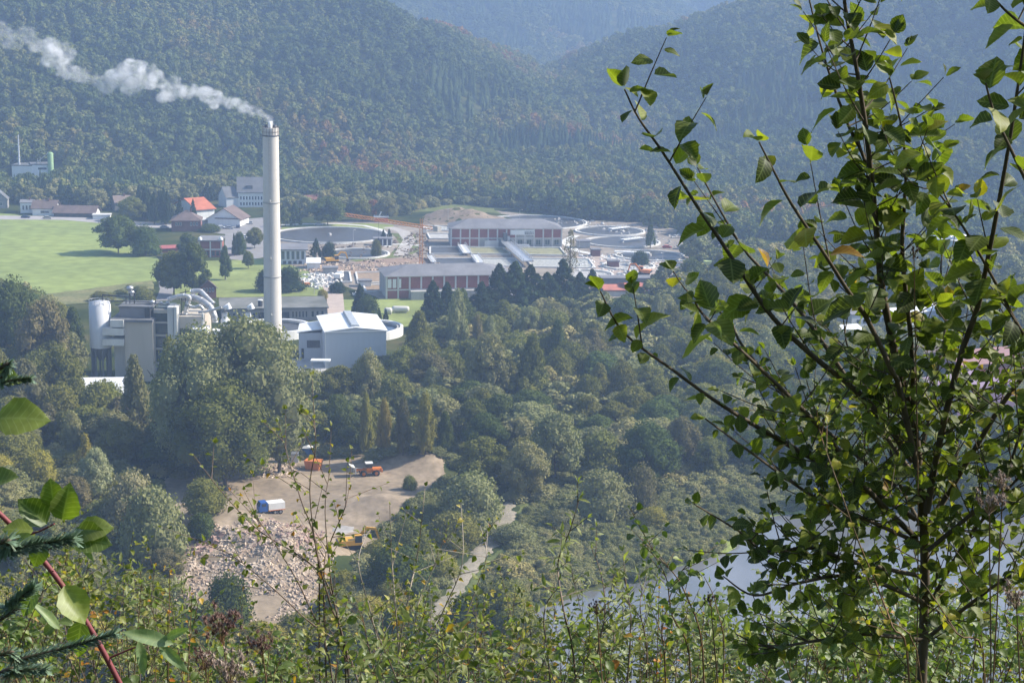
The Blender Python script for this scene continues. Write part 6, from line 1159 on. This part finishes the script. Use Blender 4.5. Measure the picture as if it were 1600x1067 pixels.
M_twig = mat('twig_bark', (.11, .085, .06), .8, .3, 12, .3, col2=(.05, .042, .032)); M_twr = mat('red_twig', (.20, .115, .06), .7, .3, 9, .3, col2=(.10, .075, .04)); M_cane = mat('bramble_cane', (.21, .045, .055), .65, .3, 9, .5, col2=(.15, .03, .04)); M_birchtw = mat('birch_twig', (.2, .16, .13), .7, .3, 10, .3, col2=(.09, .06, .05)); M_bare = mat('dead_twig', (.34, .3, .25), .8, .3, 10, .2)
def Q(px, py, d): return Vector(Wd(px, py, d))
def smooth(pts, k=5):
    pts = [Vector(p_) for p_ in pts]; out = []
    for i in range(len(pts) - 1):
        p0, p1, p2, p3 = pts[max(i - 1, 0)], pts[i], pts[i + 1], pts[min(i + 2, len(pts) - 1)]
        for j in range(k): u = j / k; out.append(.5 * ((2 * p1) + (p2 - p0) * u + (2 * p0 - 5 * p1 + 4 * p2 - p3) * u * u + (3 * p1 - p0 - 3 * p2 + p3) * u ** 3))
    out.append(pts[-1]); return out
def leafM(p_, d, nrm, s):
    d = d.normalized(); x = d.cross(nrm).normalized(); n_ = x.cross(d); return Matrix(((x.x * s, d.x * s, n_.x * s, p_.x), (x.y * s, d.y * s, n_.y * s, p_.y), (x.z * s, d.z * s, n_.z * s, p_.z), (0, 0, 0, 1)))
UP = Vector((0, 0, 1))
class Plant:
    def __init__(s, name, label, cat, base, group=None, twm=None): s.t = thing(name, label, cat, tuple(base), 0, group); s.b = Vector(base); s.leaves = []; s.tw = MB(); s.m = twm or M_twig; s.r = random.Random(label)
    def stem(s, pts, r0, r1, name='branch', sides=7):
        q = smooth(pts); n = len(q); MB().tube([v - s.b for v in q], [r0 + (r1 - r0) * i / (n - 1) for i in range(n)], sides).build(name, s.m, s.t); return q
    def twig(s, pts, r0, r1): q = smooth(pts, 3); n = len(q); s.tw.tube([v - s.b for v in q], [r0 + (r1 - r0) * i / (n - 1) for i in range(n)], 5); return q
    def leaf(s, p_, d, kit, size, nrm=None):
        r = s.r; size = size * (r.uniform(.5, .78) if kit == 'apple' and proj(*p_)[1] > 520 else 1); nrm = nrm or (UP + Vector((r.uniform(-.7, .7), r.uniform(-.9, .5), r.uniform(-.2, .2)))); s.leaves.append((leafM(p_, d, nrm, size), kit, r.randrange(12)))
    def foliate(s, q, kit, size, gap, start=0., droop=.35, tip=True, jit=.35):
        """leaves alternately along a stem"""
        r = s.r; acc = 0; k = r.random() * 6; tot = sum((q[i + 1] - q[i]).length for i in range(len(q) - 1)); run = 0
        for i in range(len(q) - 1):
            seg = q[i + 1] - q[i]; L_ = seg.length; u = 0
            while True:
                need = gap - acc
                if u + need > L_: acc += L_ - u; break
                u += need; acc = 0; f = (run + u) / tot
                if f < start: continue
                k += 2.4; t = seg.normalized(); a = t.cross(UP if abs(t.z) < .9 else Vector((1, 0, 0))).normalized(); b = t.cross(a); d = t * r.uniform(.2, .75) + (a * math.cos(k) + b * math.sin(k)) * 1.0 + Vector((r.uniform(-jit, jit), r.uniform(-jit, jit), r.uniform(-jit, jit) - droop))
                s.leaf(q[i] + t * u, d, kit, size * r.uniform(.6, 1.25) * (1 - .3 * (f > .93)))
            run += L_
        if tip:
            for _ in range(2): t = (q[-1] - q[-2]).normalized(); s.leaf(q[-1], t + Vector((r.uniform(-.5, .5), r.uniform(-.5, .5), r.uniform(-.3, .3))), kit, size * r.uniform(.45, .8))
    def finish(s, cap=300):
        if s.tw.v: s.tw.build('twigs', s.m, s.t, kind='stuff')
        def key(L_):
            p_ = L_[0].translation; x, y = proj(p_.x, p_.y, p_.z); return -L_[0].to_scale()[1] / max(.5, p_.y) * (1 if -20 < x < 1620 and -20 < y < 1080 else .01)
        s.leaves.sort(key=key)
        iT = Matrix.Translation(-s.b)
        for M, kit, v in s.leaves[:cap]: o = link('leaf', LK[kit][v][0], s.t); o.matrix_local = iT @ M
        rest = s.leaves[cap:]
        if rest:
            Vs = []; Fs = []; U = []; LVv = []; mi = []; off = 0; kits = sorted({q[1] for q in rest})
            for M, kit, v in rest:
                me, V, F, UV = LK[kit][v]; A = np.array(iT @ M); Vs.append(V @ A[:3, :3].T + A[:3, 3]); Fs.append(F + off); U.append(UV[F.ravel()]); LVv.append(np.full(len(V), s.r.random())); off += len(V); mi += [kits.index(kit)] * len(F)
            me = npmesh('leaves', np.concatenate(Vs), np.concatenate(Fs), [LK[k][0][0].materials[0] for k in kits], mi, True); me.uv_layers.new(name='UVMap').data.foreach_set('uv', np.concatenate(U).astype(np.float32).ravel())
            me.attributes.new('lv', 'FLOAT', 'POINT').data.foreach_set('value', np.concatenate(LVv).astype(np.float32)); link('leaves', me, s.t, kind='stuff')
def gnd(x, y): return Vector((x, y, zg(x, y) - .05))
# ---- the leafy tree on the right
D0 = 4.3; b0 = Q(1440, 1067, D0); base = gnd(b0.x, b0.y)
T = Plant('leafy_tree', 'tall multi-stemmed leafy tree close on the right', 'tree', base)
STEMS = [
 ([(1440, 1067), (1445, 880), (1438, 760), (1425, 650), (1400, 560), (1378, 450), (1373, 398), (1364, 305), (1354, 211), (1340, 117), (1322, 20), (1312, -60)], D0, D0 - .3, 15, 3.6, .0),
 ([(1431, 840), (1357, 766), (1283, 670), (1198, 585), (1107, 500), (1085, 470)], D0, D0 - .7, 8, 2, .25),
 ([(1425, 720), (1357, 628), (1272, 558), (1209, 498), (1162, 431), (1125, 375), (1087, 319), (1036, 239), (998, 185), (976, 140)], D0 - .1, D0 - .4, 8, 1.8, .2),
 ([(1422, 735), (1350, 630), (1261, 500), (1205, 436), (1162, 389), (1120, 319), (1090, 262)], D0 + .1, D0 + .3, 7, 1.8, .2),
 ([(1435, 740), (1405, 606), (1394, 580), (1354, 497), (1322, 450), (1289, 398), (1237, 319), (1209, 267), (1186, 222)], D0 - .2, D0 - .6, 8, 1.8, .2),
 ([(1364, 330), (1352, 253), (1326, 197), (1303, 136), (1282, 70), (1262, -10)], D0 - .2, D0 - .1, 5, 2, .0),
 ([(1428, 640), (1424, 540), (1410, 400), (1413, 319), (1415, 253), (1406, 187), (1390, 122)], D0 - .1, D0 - .3, 7, 1.8, .05),
 ([(1448, 800), (1470, 680), (1500, 560), (1528, 478), (1542, 412), (1560, 319), (1579, 211), (1594, 110), (1606, 20)], D0 - .1, D0 - .6, 9, 2.4, .1),
 ([(1470, 790), (1560, 640), (1612, 560), (1584, 497), (1542, 417), (1500, 347), (1443, 270)], D0 - .1, D0 - .5, 7, 1.8, .3),
 ([(1640, 360), (1600, 276), (1556, 183), (1540, 130)], D0 - .5, D0 - .6, 5, 2, .0),
 ([(1700, 130), (1640, 70), (1580, 25), (1546, -10)], D0 - .5, D0 - .6, 5, 2, .0),
 ([(1430, 810), (1350, 760), (1240, 700), (1128, 633), (1054, 580), (975, 520), (938, 455)], D0, D0 - .5, 8, 1.6, .15),
 ([(1440, 850), (1350, 810), (1272, 776), (1182, 713), (1102, 654)], D0, D0 - .6, 6, 1.8, .2),
 ([(1400, 760), (1300, 680), (1230, 620), (1160, 540), (1137, 497), (1078, 459), (1052, 424)], D0 + .2, D0 + .5, 6, 1.6, .2),
 ([(1440, 900), (1330, 876), (1266, 856), (1197, 861), (1155, 830), (1084, 787)], D0 - .1, D0 - .5, 6, 1.6, .2),
 ([(1442, 940), (1340, 900), (1250, 910), (1180, 930), (1130, 900)], D0 - .1, D0 - .4, 6, 1.6, .1),
 ([(1444, 960), (1500, 860), (1545, 800), (1600, 740), (1660, 720)], D0, D0 - .4, 6, 1.8, .1),
 ([(1444, 1000), (1520, 940), (1580, 900), (1660, 880)], D0, D0 - .4, 6, 1.8, .1),
 ([(1442, 1000), (1350, 990), (1280, 1000), (1200, 1010), (1150, 990)], D0 - .1, D0 - .4, 6, 1.8, .1),
 ([(1438, 820), (1400, 740), (1380, 640), (1330, 560), (1318, 500)], D0 + .2, D0 + .5, 6, 1.8, .1),
 ([(1445, 830), (1490, 740), (1500, 660), (1540, 600), (1560, 540)], D0 + .1, D0 + .4, 6, 1.8, .1),
 ([(1442, 700), (1460, 600), (1478, 500), (1470, 420), (1480, 350)], D0 + .3, D0 + .6, 6, 1.6, .1),
 ([(1450, 860), (1560, 760), (1600, 660), (1640, 600)], D0 - .2, D0 - .4, 6, 1.8, .1)]
qs = []
for k, (pp, d0, d1, r0, r1, st) in enumerate(STEMS):
    n = len(pp); pts = [Q(x, y, d0 + (d1 - d0) * i / (n - 1)) for i, (x, y) in enumerate(pp)]
    if k == 0: pts = [base, (base + pts[0]) / 2 + Vector((.03, 0, 0))] + pts
    q = T.stem(pts, r0 * .00108, r1 * .0010, 'trunk' if k == 0 else 'branch'); qs.append(q)
    T.foliate(q if k else q[10:], 'apple', .088, .042 if k in (11, 12, 13, 14) else .034 if k > 4 else .036 if k == 0 else .046, st if k else .05)
r = random.Random(77)
for k, q in enumerate(qs):           # side twigs, denser towards the lower right
    for i in range(2, len(q) - 2):
        x, y = proj(*q[i]); pr = .85 if y > 620 and x > 1220 else .4 if y > 480 and x > 1200 else .1 if x > 1270 else .03
        for _ in range(2 if pr > .5 else 1):
            if r.random() < pr and k != 0 or (k == 0 and y < 1067 and r.random() < .9):
                t = (q[i + 1] - q[i]).normalized(); d = t * .5 + Vector((r.uniform(-1, 1), r.uniform(-.8, .6), r.uniform(-.3, .8))); d.normalize(); L_ = r.uniform(.1, .26)
                tq = T.twig([q[i], q[i] + d * L_ * .5 + Vector((0, 0, r.uniform(-.01, .02))), q[i] + d * L_ + Vector((0, 0, .03))], .0022, .001); T.foliate(tq, 'apple', .07, .034, .1)
T.finish(300)
# ---- generic thicket builder
def shoot(pl, a, top, sag, r0, kit, size, gap, side=.7, tl=.16, bend=0):
    """one long shoot from a to top, with leafy side twigs"""
    r = pl.r; mid = a.lerp(top, .5) + Vector((sag[0], sag[1], sag[2])); tip = top
    q = pl.stem([a, mid, a.lerp(top, .8) + Vector(sag) * .5, tip], r0, r0 * .22, 'stem', 5)
    vis = [i for i in range(len(q)) if proj(*q[i])[1] < 1110]
    if not vis: return q
    s0 = vis[0] / len(q); pl.foliate(q, kit, size, gap * 1.3, max(s0, .12))
    for i in vis[1:-1]:
        for _ in range(2):
            if r.random() < side:
                t = (q[min(i + 1, len(q) - 1)] - q[i]).normalized(); d = (t * .7 + Vector((r.uniform(-1, 1), r.uniform(-1, .6), r.uniform(-.2, .5)))).normalized(); L_ = tl * r.uniform(.5, 1.4)
                tq = pl.twig([q[i], q[i] + d * L_ * .5, q[i] + d * L_ + Vector((0, 0, -.02))], r0 * .3, r0 * .12); pl.foliate(tq, kit, size, gap, .05)
    return q
# named birch shoots rising before the gravel pit
def named(name, label, stems, d, kit, size, gap, m, r0=.006, group=None, cat='shrub', side=.35, tl=.2):
    pts0 = [Q(*pp[0], d) for pp in stems]; c = sum(pts0, Vector()) / len(pts0); base = gnd(c.x, d); pl = Plant(name, label, cat, base, group, m)
    for pp in stems:
        q = [Q(x, y, d + .12 * i * pl.r.uniform(-.6, .6)) for i, (x, y) in enumerate(pp)]; low = q[0]; q = [base + Vector((pl.r.uniform(-.1, .1), 0, 0)), base.lerp(low, .5) + Vector((0, 0, .05))] + q; s = pl.stem(q, r0, r0 * .22, 'stem', 5)
        fr = 10 / len(s); pl.foliate(s, kit, size, gap * 1.2, fr)
        for i in range(11, len(s) - 1):
            if pl.r.random() < side:
                t = (s[i + 1] - s[i]).normalized(); dd = (t * .8 + Vector((pl.r.uniform(-1, 1), pl.r.uniform(-1, .5), pl.r.uniform(-.3, .5)))).normalized(); L_ = tl * pl.r.uniform(.5, 1.4); tq = pl.twig([s[i], s[i] + dd * L_ * .5, s[i] + dd * L_], r0 * .35, r0 * .12); pl.foliate(tq, kit, size, gap, .1)
    pl.finish(300); return pl
named('birch_shrub', 'thin birch shoots leaning left across the gravel pit', [[(545, 1067), (531, 978), (510, 909), (471, 870), (408, 831), (354, 777), (303, 712)], [(540, 1040), (515, 940), (495, 864), (484, 765), (493, 699), (490, 655)], [(510, 1067), (506, 900), (515, 850), (540, 790), (548, 741)], [(500, 1060), (497, 870), (470, 780), (450, 715), (435, 660)], [(560, 1067), (470, 960), (380, 880), (330, 850)], [(520, 1067), (480, 940), (430, 850), (395, 800)], [(545, 1067), (520, 930), (508, 800), (515, 740)]], 6.8, 'birch', .036, .05, M_birchtw, side=.5)
named('birch_shrub', 'pale-stemmed shoots rising before the dark bush and track', [[(620, 1067), (639, 930), (651, 876), (660, 804), (664, 760)], [(625, 1067), (618, 950), (612, 870), (609, 789)], [(650, 1067), (690, 960), (722, 880), (720, 785)], [(600, 1067), (580, 960), (560, 880), (575, 830)], [(700, 1067), (740, 930), (760, 870), (750, 820)], [(660, 1060), (650, 960), (680, 880), (700, 820)]], 7.2, 'birch', .036, .055, M_bare, side=.45)
named('willow_shrub', 'narrow-leaved willow shoots standing before the lake', [[(930, 1067), (945, 960), (940, 900), (925, 858)], [(900, 1067), (880, 950), (872, 880), (890, 830), (905, 780)], [(980, 1067), (985, 960), (975, 900)], [(1010, 1067), (1000, 950), (1010, 900)], [(860, 1067), (850, 960), (870, 920)], [(950, 1067), (960, 1000), (950, 940), (965, 905)]], 6.0, 'willow', .05, .022, M_birchtw, side=.5, tl=.12)
named('red_stemmed_shrub', 'reddish stems with yellow-green leaves between willow and near tree', [[(1100, 1067), (1070, 925), (1022, 861), (985, 795)], [(1080, 1067), (1050, 960), (1040, 900), (1010, 850)], [(1130, 1067), (1120, 950), (1100, 900)], [(1040, 1067), (1035, 980), (1060, 900), (1090, 870)]], 4.6, 'bramble', .034, .035, M_twr, r0=.004, side=.4, tl=.12)
named('climbing_vine', 'reddish vine with small yellow leaves climbing the near tree', [[(1421, 1067), (1394, 978), (1368, 909), (1341, 845), (1309, 755), (1283, 681), (1276, 640)], [(1538, 1067), (1495, 989), (1453, 925), (1410, 867), (1400, 830)], [(1440, 1067), (1380, 960), (1345, 880)], [(1600, 1067), (1570, 960), (1590, 880)]], 3.7, 'hop', .022, .028, M_twr, r0=.0035, cat='climbing plant', side=.25, tl=.08)
# thickets that fill the foot of the picture
TOPX = [-60, 60, 150, 240, 330, 420, 520, 620, 720, 820, 900, 980, 1060, 1150, 1250, 1350, 1500, 1660]; TOPY = [890, 890, 835, 885, 955, 985, 975, 925, 925, 940, 955, 955, 945, 945, 915, 895, 895, 900]
kinds = [('birch', 'birch_shrub', M_birchtw, .036, 'birch thicket with drooping yellowish leaves '), ('willow', 'willow_shrub', M_birchtw, .05, 'willow thicket with narrow silvery leaves '), ('bramble', 'bramble_shrub', M_twr, .042, 'broad-leaved bramble thicket ')]
spots = ['at the lower left corner', 'below the slope bushes at left', 'below the silvery willow bush', 'right of the dark flower heads', 'under the stone heap', 'under the leaning birch shoots', 'below the dark bush', 'below the gravel track', 'right of the gravel track foot', 'before the left end of the lake', 'below the near lake shore', 'left of the near tree foot', 'at the near tree foot', 'right of the near tree foot', 'at the lower right corner']
r = random.Random(31)
for layer, (dd, up, ns) in enumerate([(9.0, 0, 15), (6.2, 48, 13)]):
    for i, sp_ in enumerate(spots):
        px = 20 + i * 112 + r.uniform(-25, 25); kt = kinds[(0, 0, 1, 0, 2, 0, 0, 0, 1, 1, 2, 1, 2, 2, 0)[i] if layer == 0 else (2, 0, 0, 2, 0, 1, 2, 0, 2, 0, 1, 2, 0, 2, 2)[i]]; d = dd + r.uniform(-.5, .6)
        c = Q(px, 1067, d); pl = Plant(kt[1], kt[4] + ('back row ' if layer == 0 else 'front row ') + sp_, 'shrub', gnd(c.x, d), 'thickets along the foot of the picture', kt[2])
        for k in range(ns + (7 if i > 8 else 0)):
            tx = px + r.gauss(0, 62); ty = np.interp(tx, TOPX, TOPY) + up + abs(r.gauss(0, 1)) * 42 - (r.uniform(10, 45) if k < 2 and 290 < tx < 560 else r.uniform(20, 90) if k < 2 else 0) + 14 * math.sin(px * .031); top = Q(tx, ty, d + r.uniform(-.7, .7)); a = pl.b + Vector((r.uniform(-.5, .5), r.uniform(-.3, .3), 0)); a.z = zg(a.x, a.y) - .03
            shoot(pl, a, top, (r.uniform(-.3, .3), r.uniform(-.1, .1), r.uniform(-.1, .25)), .0055, kt[0], kt[3] * 1.2, .034 if kt[0] != 'willow' else .02, .5, .17)
        pl.finish(60)
# ---- bramble cane, leaves and spruce twigs at the left edge
d = 2.6; base = gnd(Q(330, 1067, d).x, d)
B = Plant('bramble', 'thick crimson bramble cane rising to the left edge', 'bramble', base, None, M_cane)
cane = B.stem([base, Q(285, 1300, d), Q(232, 1160, d), Q(187, 1067, d), Q(146, 990, d), Q(100, 918, d), Q(48, 852, d), Q(-5, 798, d), Q(-60, 750, d)], .0052, .0042, 'cane', 9)
th = MB()
for i in range(8, len(cane) - 2):
    if i % 2: dr = Vector((r.uniform(-1, 1), -.6, r.uniform(-.8, .8))).normalized(); th.tube([cane[i] - B.b, cane[i] + dr * .009 + Vector((0, 0, -.002)) - B.b], [.0016, .0002], 5)
th.build('thorns', M_cane, B.t, kind='stuff')
B.twig([Q(60, 862, d), Q(100, 850, d - .05), Q(150, 838, d - .1)], .002, .0012); B.twig([Q(25, 840, d), Q(60, 830, d - .05), Q(85, 818, d - .1)], .0025, .0015)
B.twig([Q(165, 1030, d), Q(200, 1015, d), Q(240, 1000, d)], .002, .001)
for (x, y, dx, dy, s, kt) in [(95, 820, .3, 1, .075, 'bramble'), (80, 825, -.7, .8, .07, 'bramble'), (110, 832, 1, .3, .07, 'bramble'), (60, 830, -1, .2, .055, 'bramble'), (85, 800, 0, 1, .06, 'bramble'), (100, 838, .9, .0, .08, 'bramble'), (70, 840, -.3, -.8, .05, 'bramble'), (75, 838, -.9, -.1, .06, 'silver'), (120, 835, .6, -.9, .05, 'silver'),
        (-20, 655, 1, .15, .10, 'bramble'), (-30, 760, 1, .35, .07, 'bramble'), (-25, 590, .9, .1, .06, 'bramble'), (100, 990, -.6, .9, .075, 'silver'), (285, 1008, -1, .3, .10, 'silver'), (240, 1000, .8, -.6, .075, 'silver'), (250, 1000, 1, .5, .06, 'silver'), (215, 990, .2, -1, .07, 'silver'), (95, 905, .6, -1, .08, 'bramble'), (130, 960, -.2, -1, .07, 'bramble'), (60, 910, -.5, -1, .06, 'bramble')]:
    B.leaf(Q(x, y, d - .12), Vector((dx, -.25, dy)), kt, s, Vector((r.uniform(-.3, .5), -.9, .8)))
B.finish(300)
def spruce(label, pts, d, w_):
    q0 = [Q(x, y, d) for x, y in pts]; root = q0[0] + Vector((-1.3, .2, -.35)); bz = gnd(root.x, d + .3); t = thing('spruce_twig', label, 'spruce twig', tuple(bz), 0, 'spruce twigs at the left edge')
    q = smooth([bz, bz.lerp(q0[0], .7) + Vector((-.3, 0, .2))] + q0, 10); MB().tube([v - bz for v in q], [.006 * (1 - .7 * i / len(q)) for i in range(len(q))], 6).build('twig', M_twig, t); b = MB(); rr = random.Random(label)
    for i in range(12, len(q) - 1):
        for k in range(26):
            u = rr.random(); c = q[i].lerp(q[i + 1], u); tt_ = (q[i + 1] - q[i]).normalized(); a = tt_.cross(UP).normalized(); bb = tt_.cross(a); an = rr.uniform(0, 6.28); dr = (tt_ * .9 + a * math.cos(an) + bb * math.sin(an) * .7).normalized(); L_ = w_ * rr.uniform(.7, 1.1); sd = dr.cross(UP).normalized() * .0014; e = c + dr * L_
            b.add([c - sd - bz, c + sd - bz, e + sd * .5 - bz, e - sd * .5 - bz], [(0, 1, 2, 3)]); b.add([c + Vector((0, 0, .0008)) - bz, c - Vector((0, 0, .0008)) - bz, e - bz], [(0, 1, 2)])
    b.build('needles', mat('spruce_needles', (.24, .34, .24), .5, .35, 30, .5, col2=(.12, .2, .12)), t, kind='stuff')
spruce('spruce twig below the bramble leaves at the left edge, topmost large one', [(-60, 880), (10, 862), (60, 850), (112, 842)], 2.3, .022)
spruce('small spruce tip above the bramble leaves at the left edge', [(-50, 610), (0, 598), (46, 592)], 2.4, .014)
spruce('spruce twig pointing up at the left edge beside the bright leaf', [(-40, 990), (10, 950), (52, 918)], 2.3, .018)
spruce('long spruce twig across the lower left corner', [(-60, 1050), (30, 1030), (110, 1010), (178, 990)], 2.4, .018)
spruce('short spruce twig in the lower left corner', [(-50, 1075), (20, 1050), (70, 1045)], 2.5, .018)
# ---- seed heads
M_seed = mat('seed_fluff', (.22, .15, .13), .95, .3, 60, .05, col2=(.10, .055, .05)); M_seedl = mat('pale_seed_fluff', (.42, .36, .31), .95, .3, 60, .05, col2=(.18, .12, .1)); M_seedd = mat('dark_berry', (.035, .012, .01), .7, .3, 40, .3)
def seedhead(label, px, py, d, rp, m, n=38, tall=1.0):
    c = Q(px, py, d); bz = gnd(c.x + r.uniform(-.1, .1), d + .05); t = thing('seed_head', label, 'dried flower', tuple(bz), 0, 'dried flower heads'); st = smooth([bz, bz.lerp(c, .6) + Vector((.05, 0, .02)), c]); MB().tube([v - bz for v in st], [.0016] * (len(st) - 1) + [.001], 5).build('stem', M_twr, t); b = MB(); tw = MB(); R = rp * d / FPX; rr = random.Random(label)
    for k in range(n):
        o_ = Vector((rr.gauss(0, .5), rr.gauss(0, .45), rr.gauss(0, .42) * tall)) * R; s = R * rr.uniform(.14, .26); tw.tube([c - Vector((0, 0, R)) - bz, c + o_ - bz], [.0004, .0003], 4)
        for j in range(30): dd = Vector((rr.gauss(0, 1), rr.gauss(0, 1), rr.gauss(.5, 1))).normalized(); sd = dd.cross(UP).normalized() * s * .12; b.add([c + o_ - sd - bz, c + o_ + sd - bz, c + o_ + dd * s * 1.3 - bz], [(0, 1, 2)])
        b.lathe([(.001, -s * .5), (s * .45, 0), (.001, s * .5)], 5, tuple(c + o_ - bz))
    b.build('fluff', m, t, kind='stuff'); tw.build('stalks', M_twr, t, kind='stuff')
for a in [('purplish brown seed head lowest left of the pair, below the dark bush', 345, 972, 3.2, 34, M_seed, 44, .8), ('reddish seed head right of the purplish one', 408, 1003, 3.2, 24, M_seed, 32), ('greyish fluffy seed head near the bottom edge left', 358, 1042, 3.0, 34, M_seedl, 40), ('brown seed head beside the pale three-part leaf', 318, 1025, 3.1, 24, M_seed, 30), ('pale fluffy seed head on the right edge below the bridge of leaves', 1546, 780, 3.0, 26, M_seedl, 40, .8), ('smaller fluffy seed head right above the pale one', 1568, 750, 3.0, 18, M_seedl, 28),
          ('fluffy seed head at the right edge low down', 1588, 930, 3.0, 24, M_seedl, 30), ('dark shrivelled seed head before the lake', 932, 948, 3.6, 13, M_seedd, 24), ('dark seed head on the reddish stems', 1110, 935, 3.8, 12, M_seedd, 20), ('dark seed head among leaves near the tree top at centre', 1428, 392, 4.0, 13, M_seedd, 18)]: seedhead(*a)
# scattered autumn leaves in the thicket
pl = Plant('autumn_shrub', 'sparse orange-leaved shrub left of the near tree foot', 'shrub', gnd(Q(1030, 1067, 5).x, 5), None, M_twr)
for (x, y) in [(1030, 920), (1000, 1000), (1060, 990), (1035, 950), (1100, 960), (1015, 1040)]: shoot(pl, pl.b, Q(x, y, 5), (0, 0, .05), .004, 'autumn', .022, .08, .12, .1)
pl.finish(300)
pl = Plant('autumn_shrub', 'sparse orange-leaved shrub in the lower left thicket', 'shrub', gnd(Q(230, 1067, 5).x, 5), None, M_twr)
for (x, y) in [(265, 895), (130, 1040), (262, 960), (300, 930), (180, 960)]: shoot(pl, pl.b, Q(x, y, 5), (0, 0, .05), .004, 'autumn', .022, .09, .1, .1)
pl.finish(300)
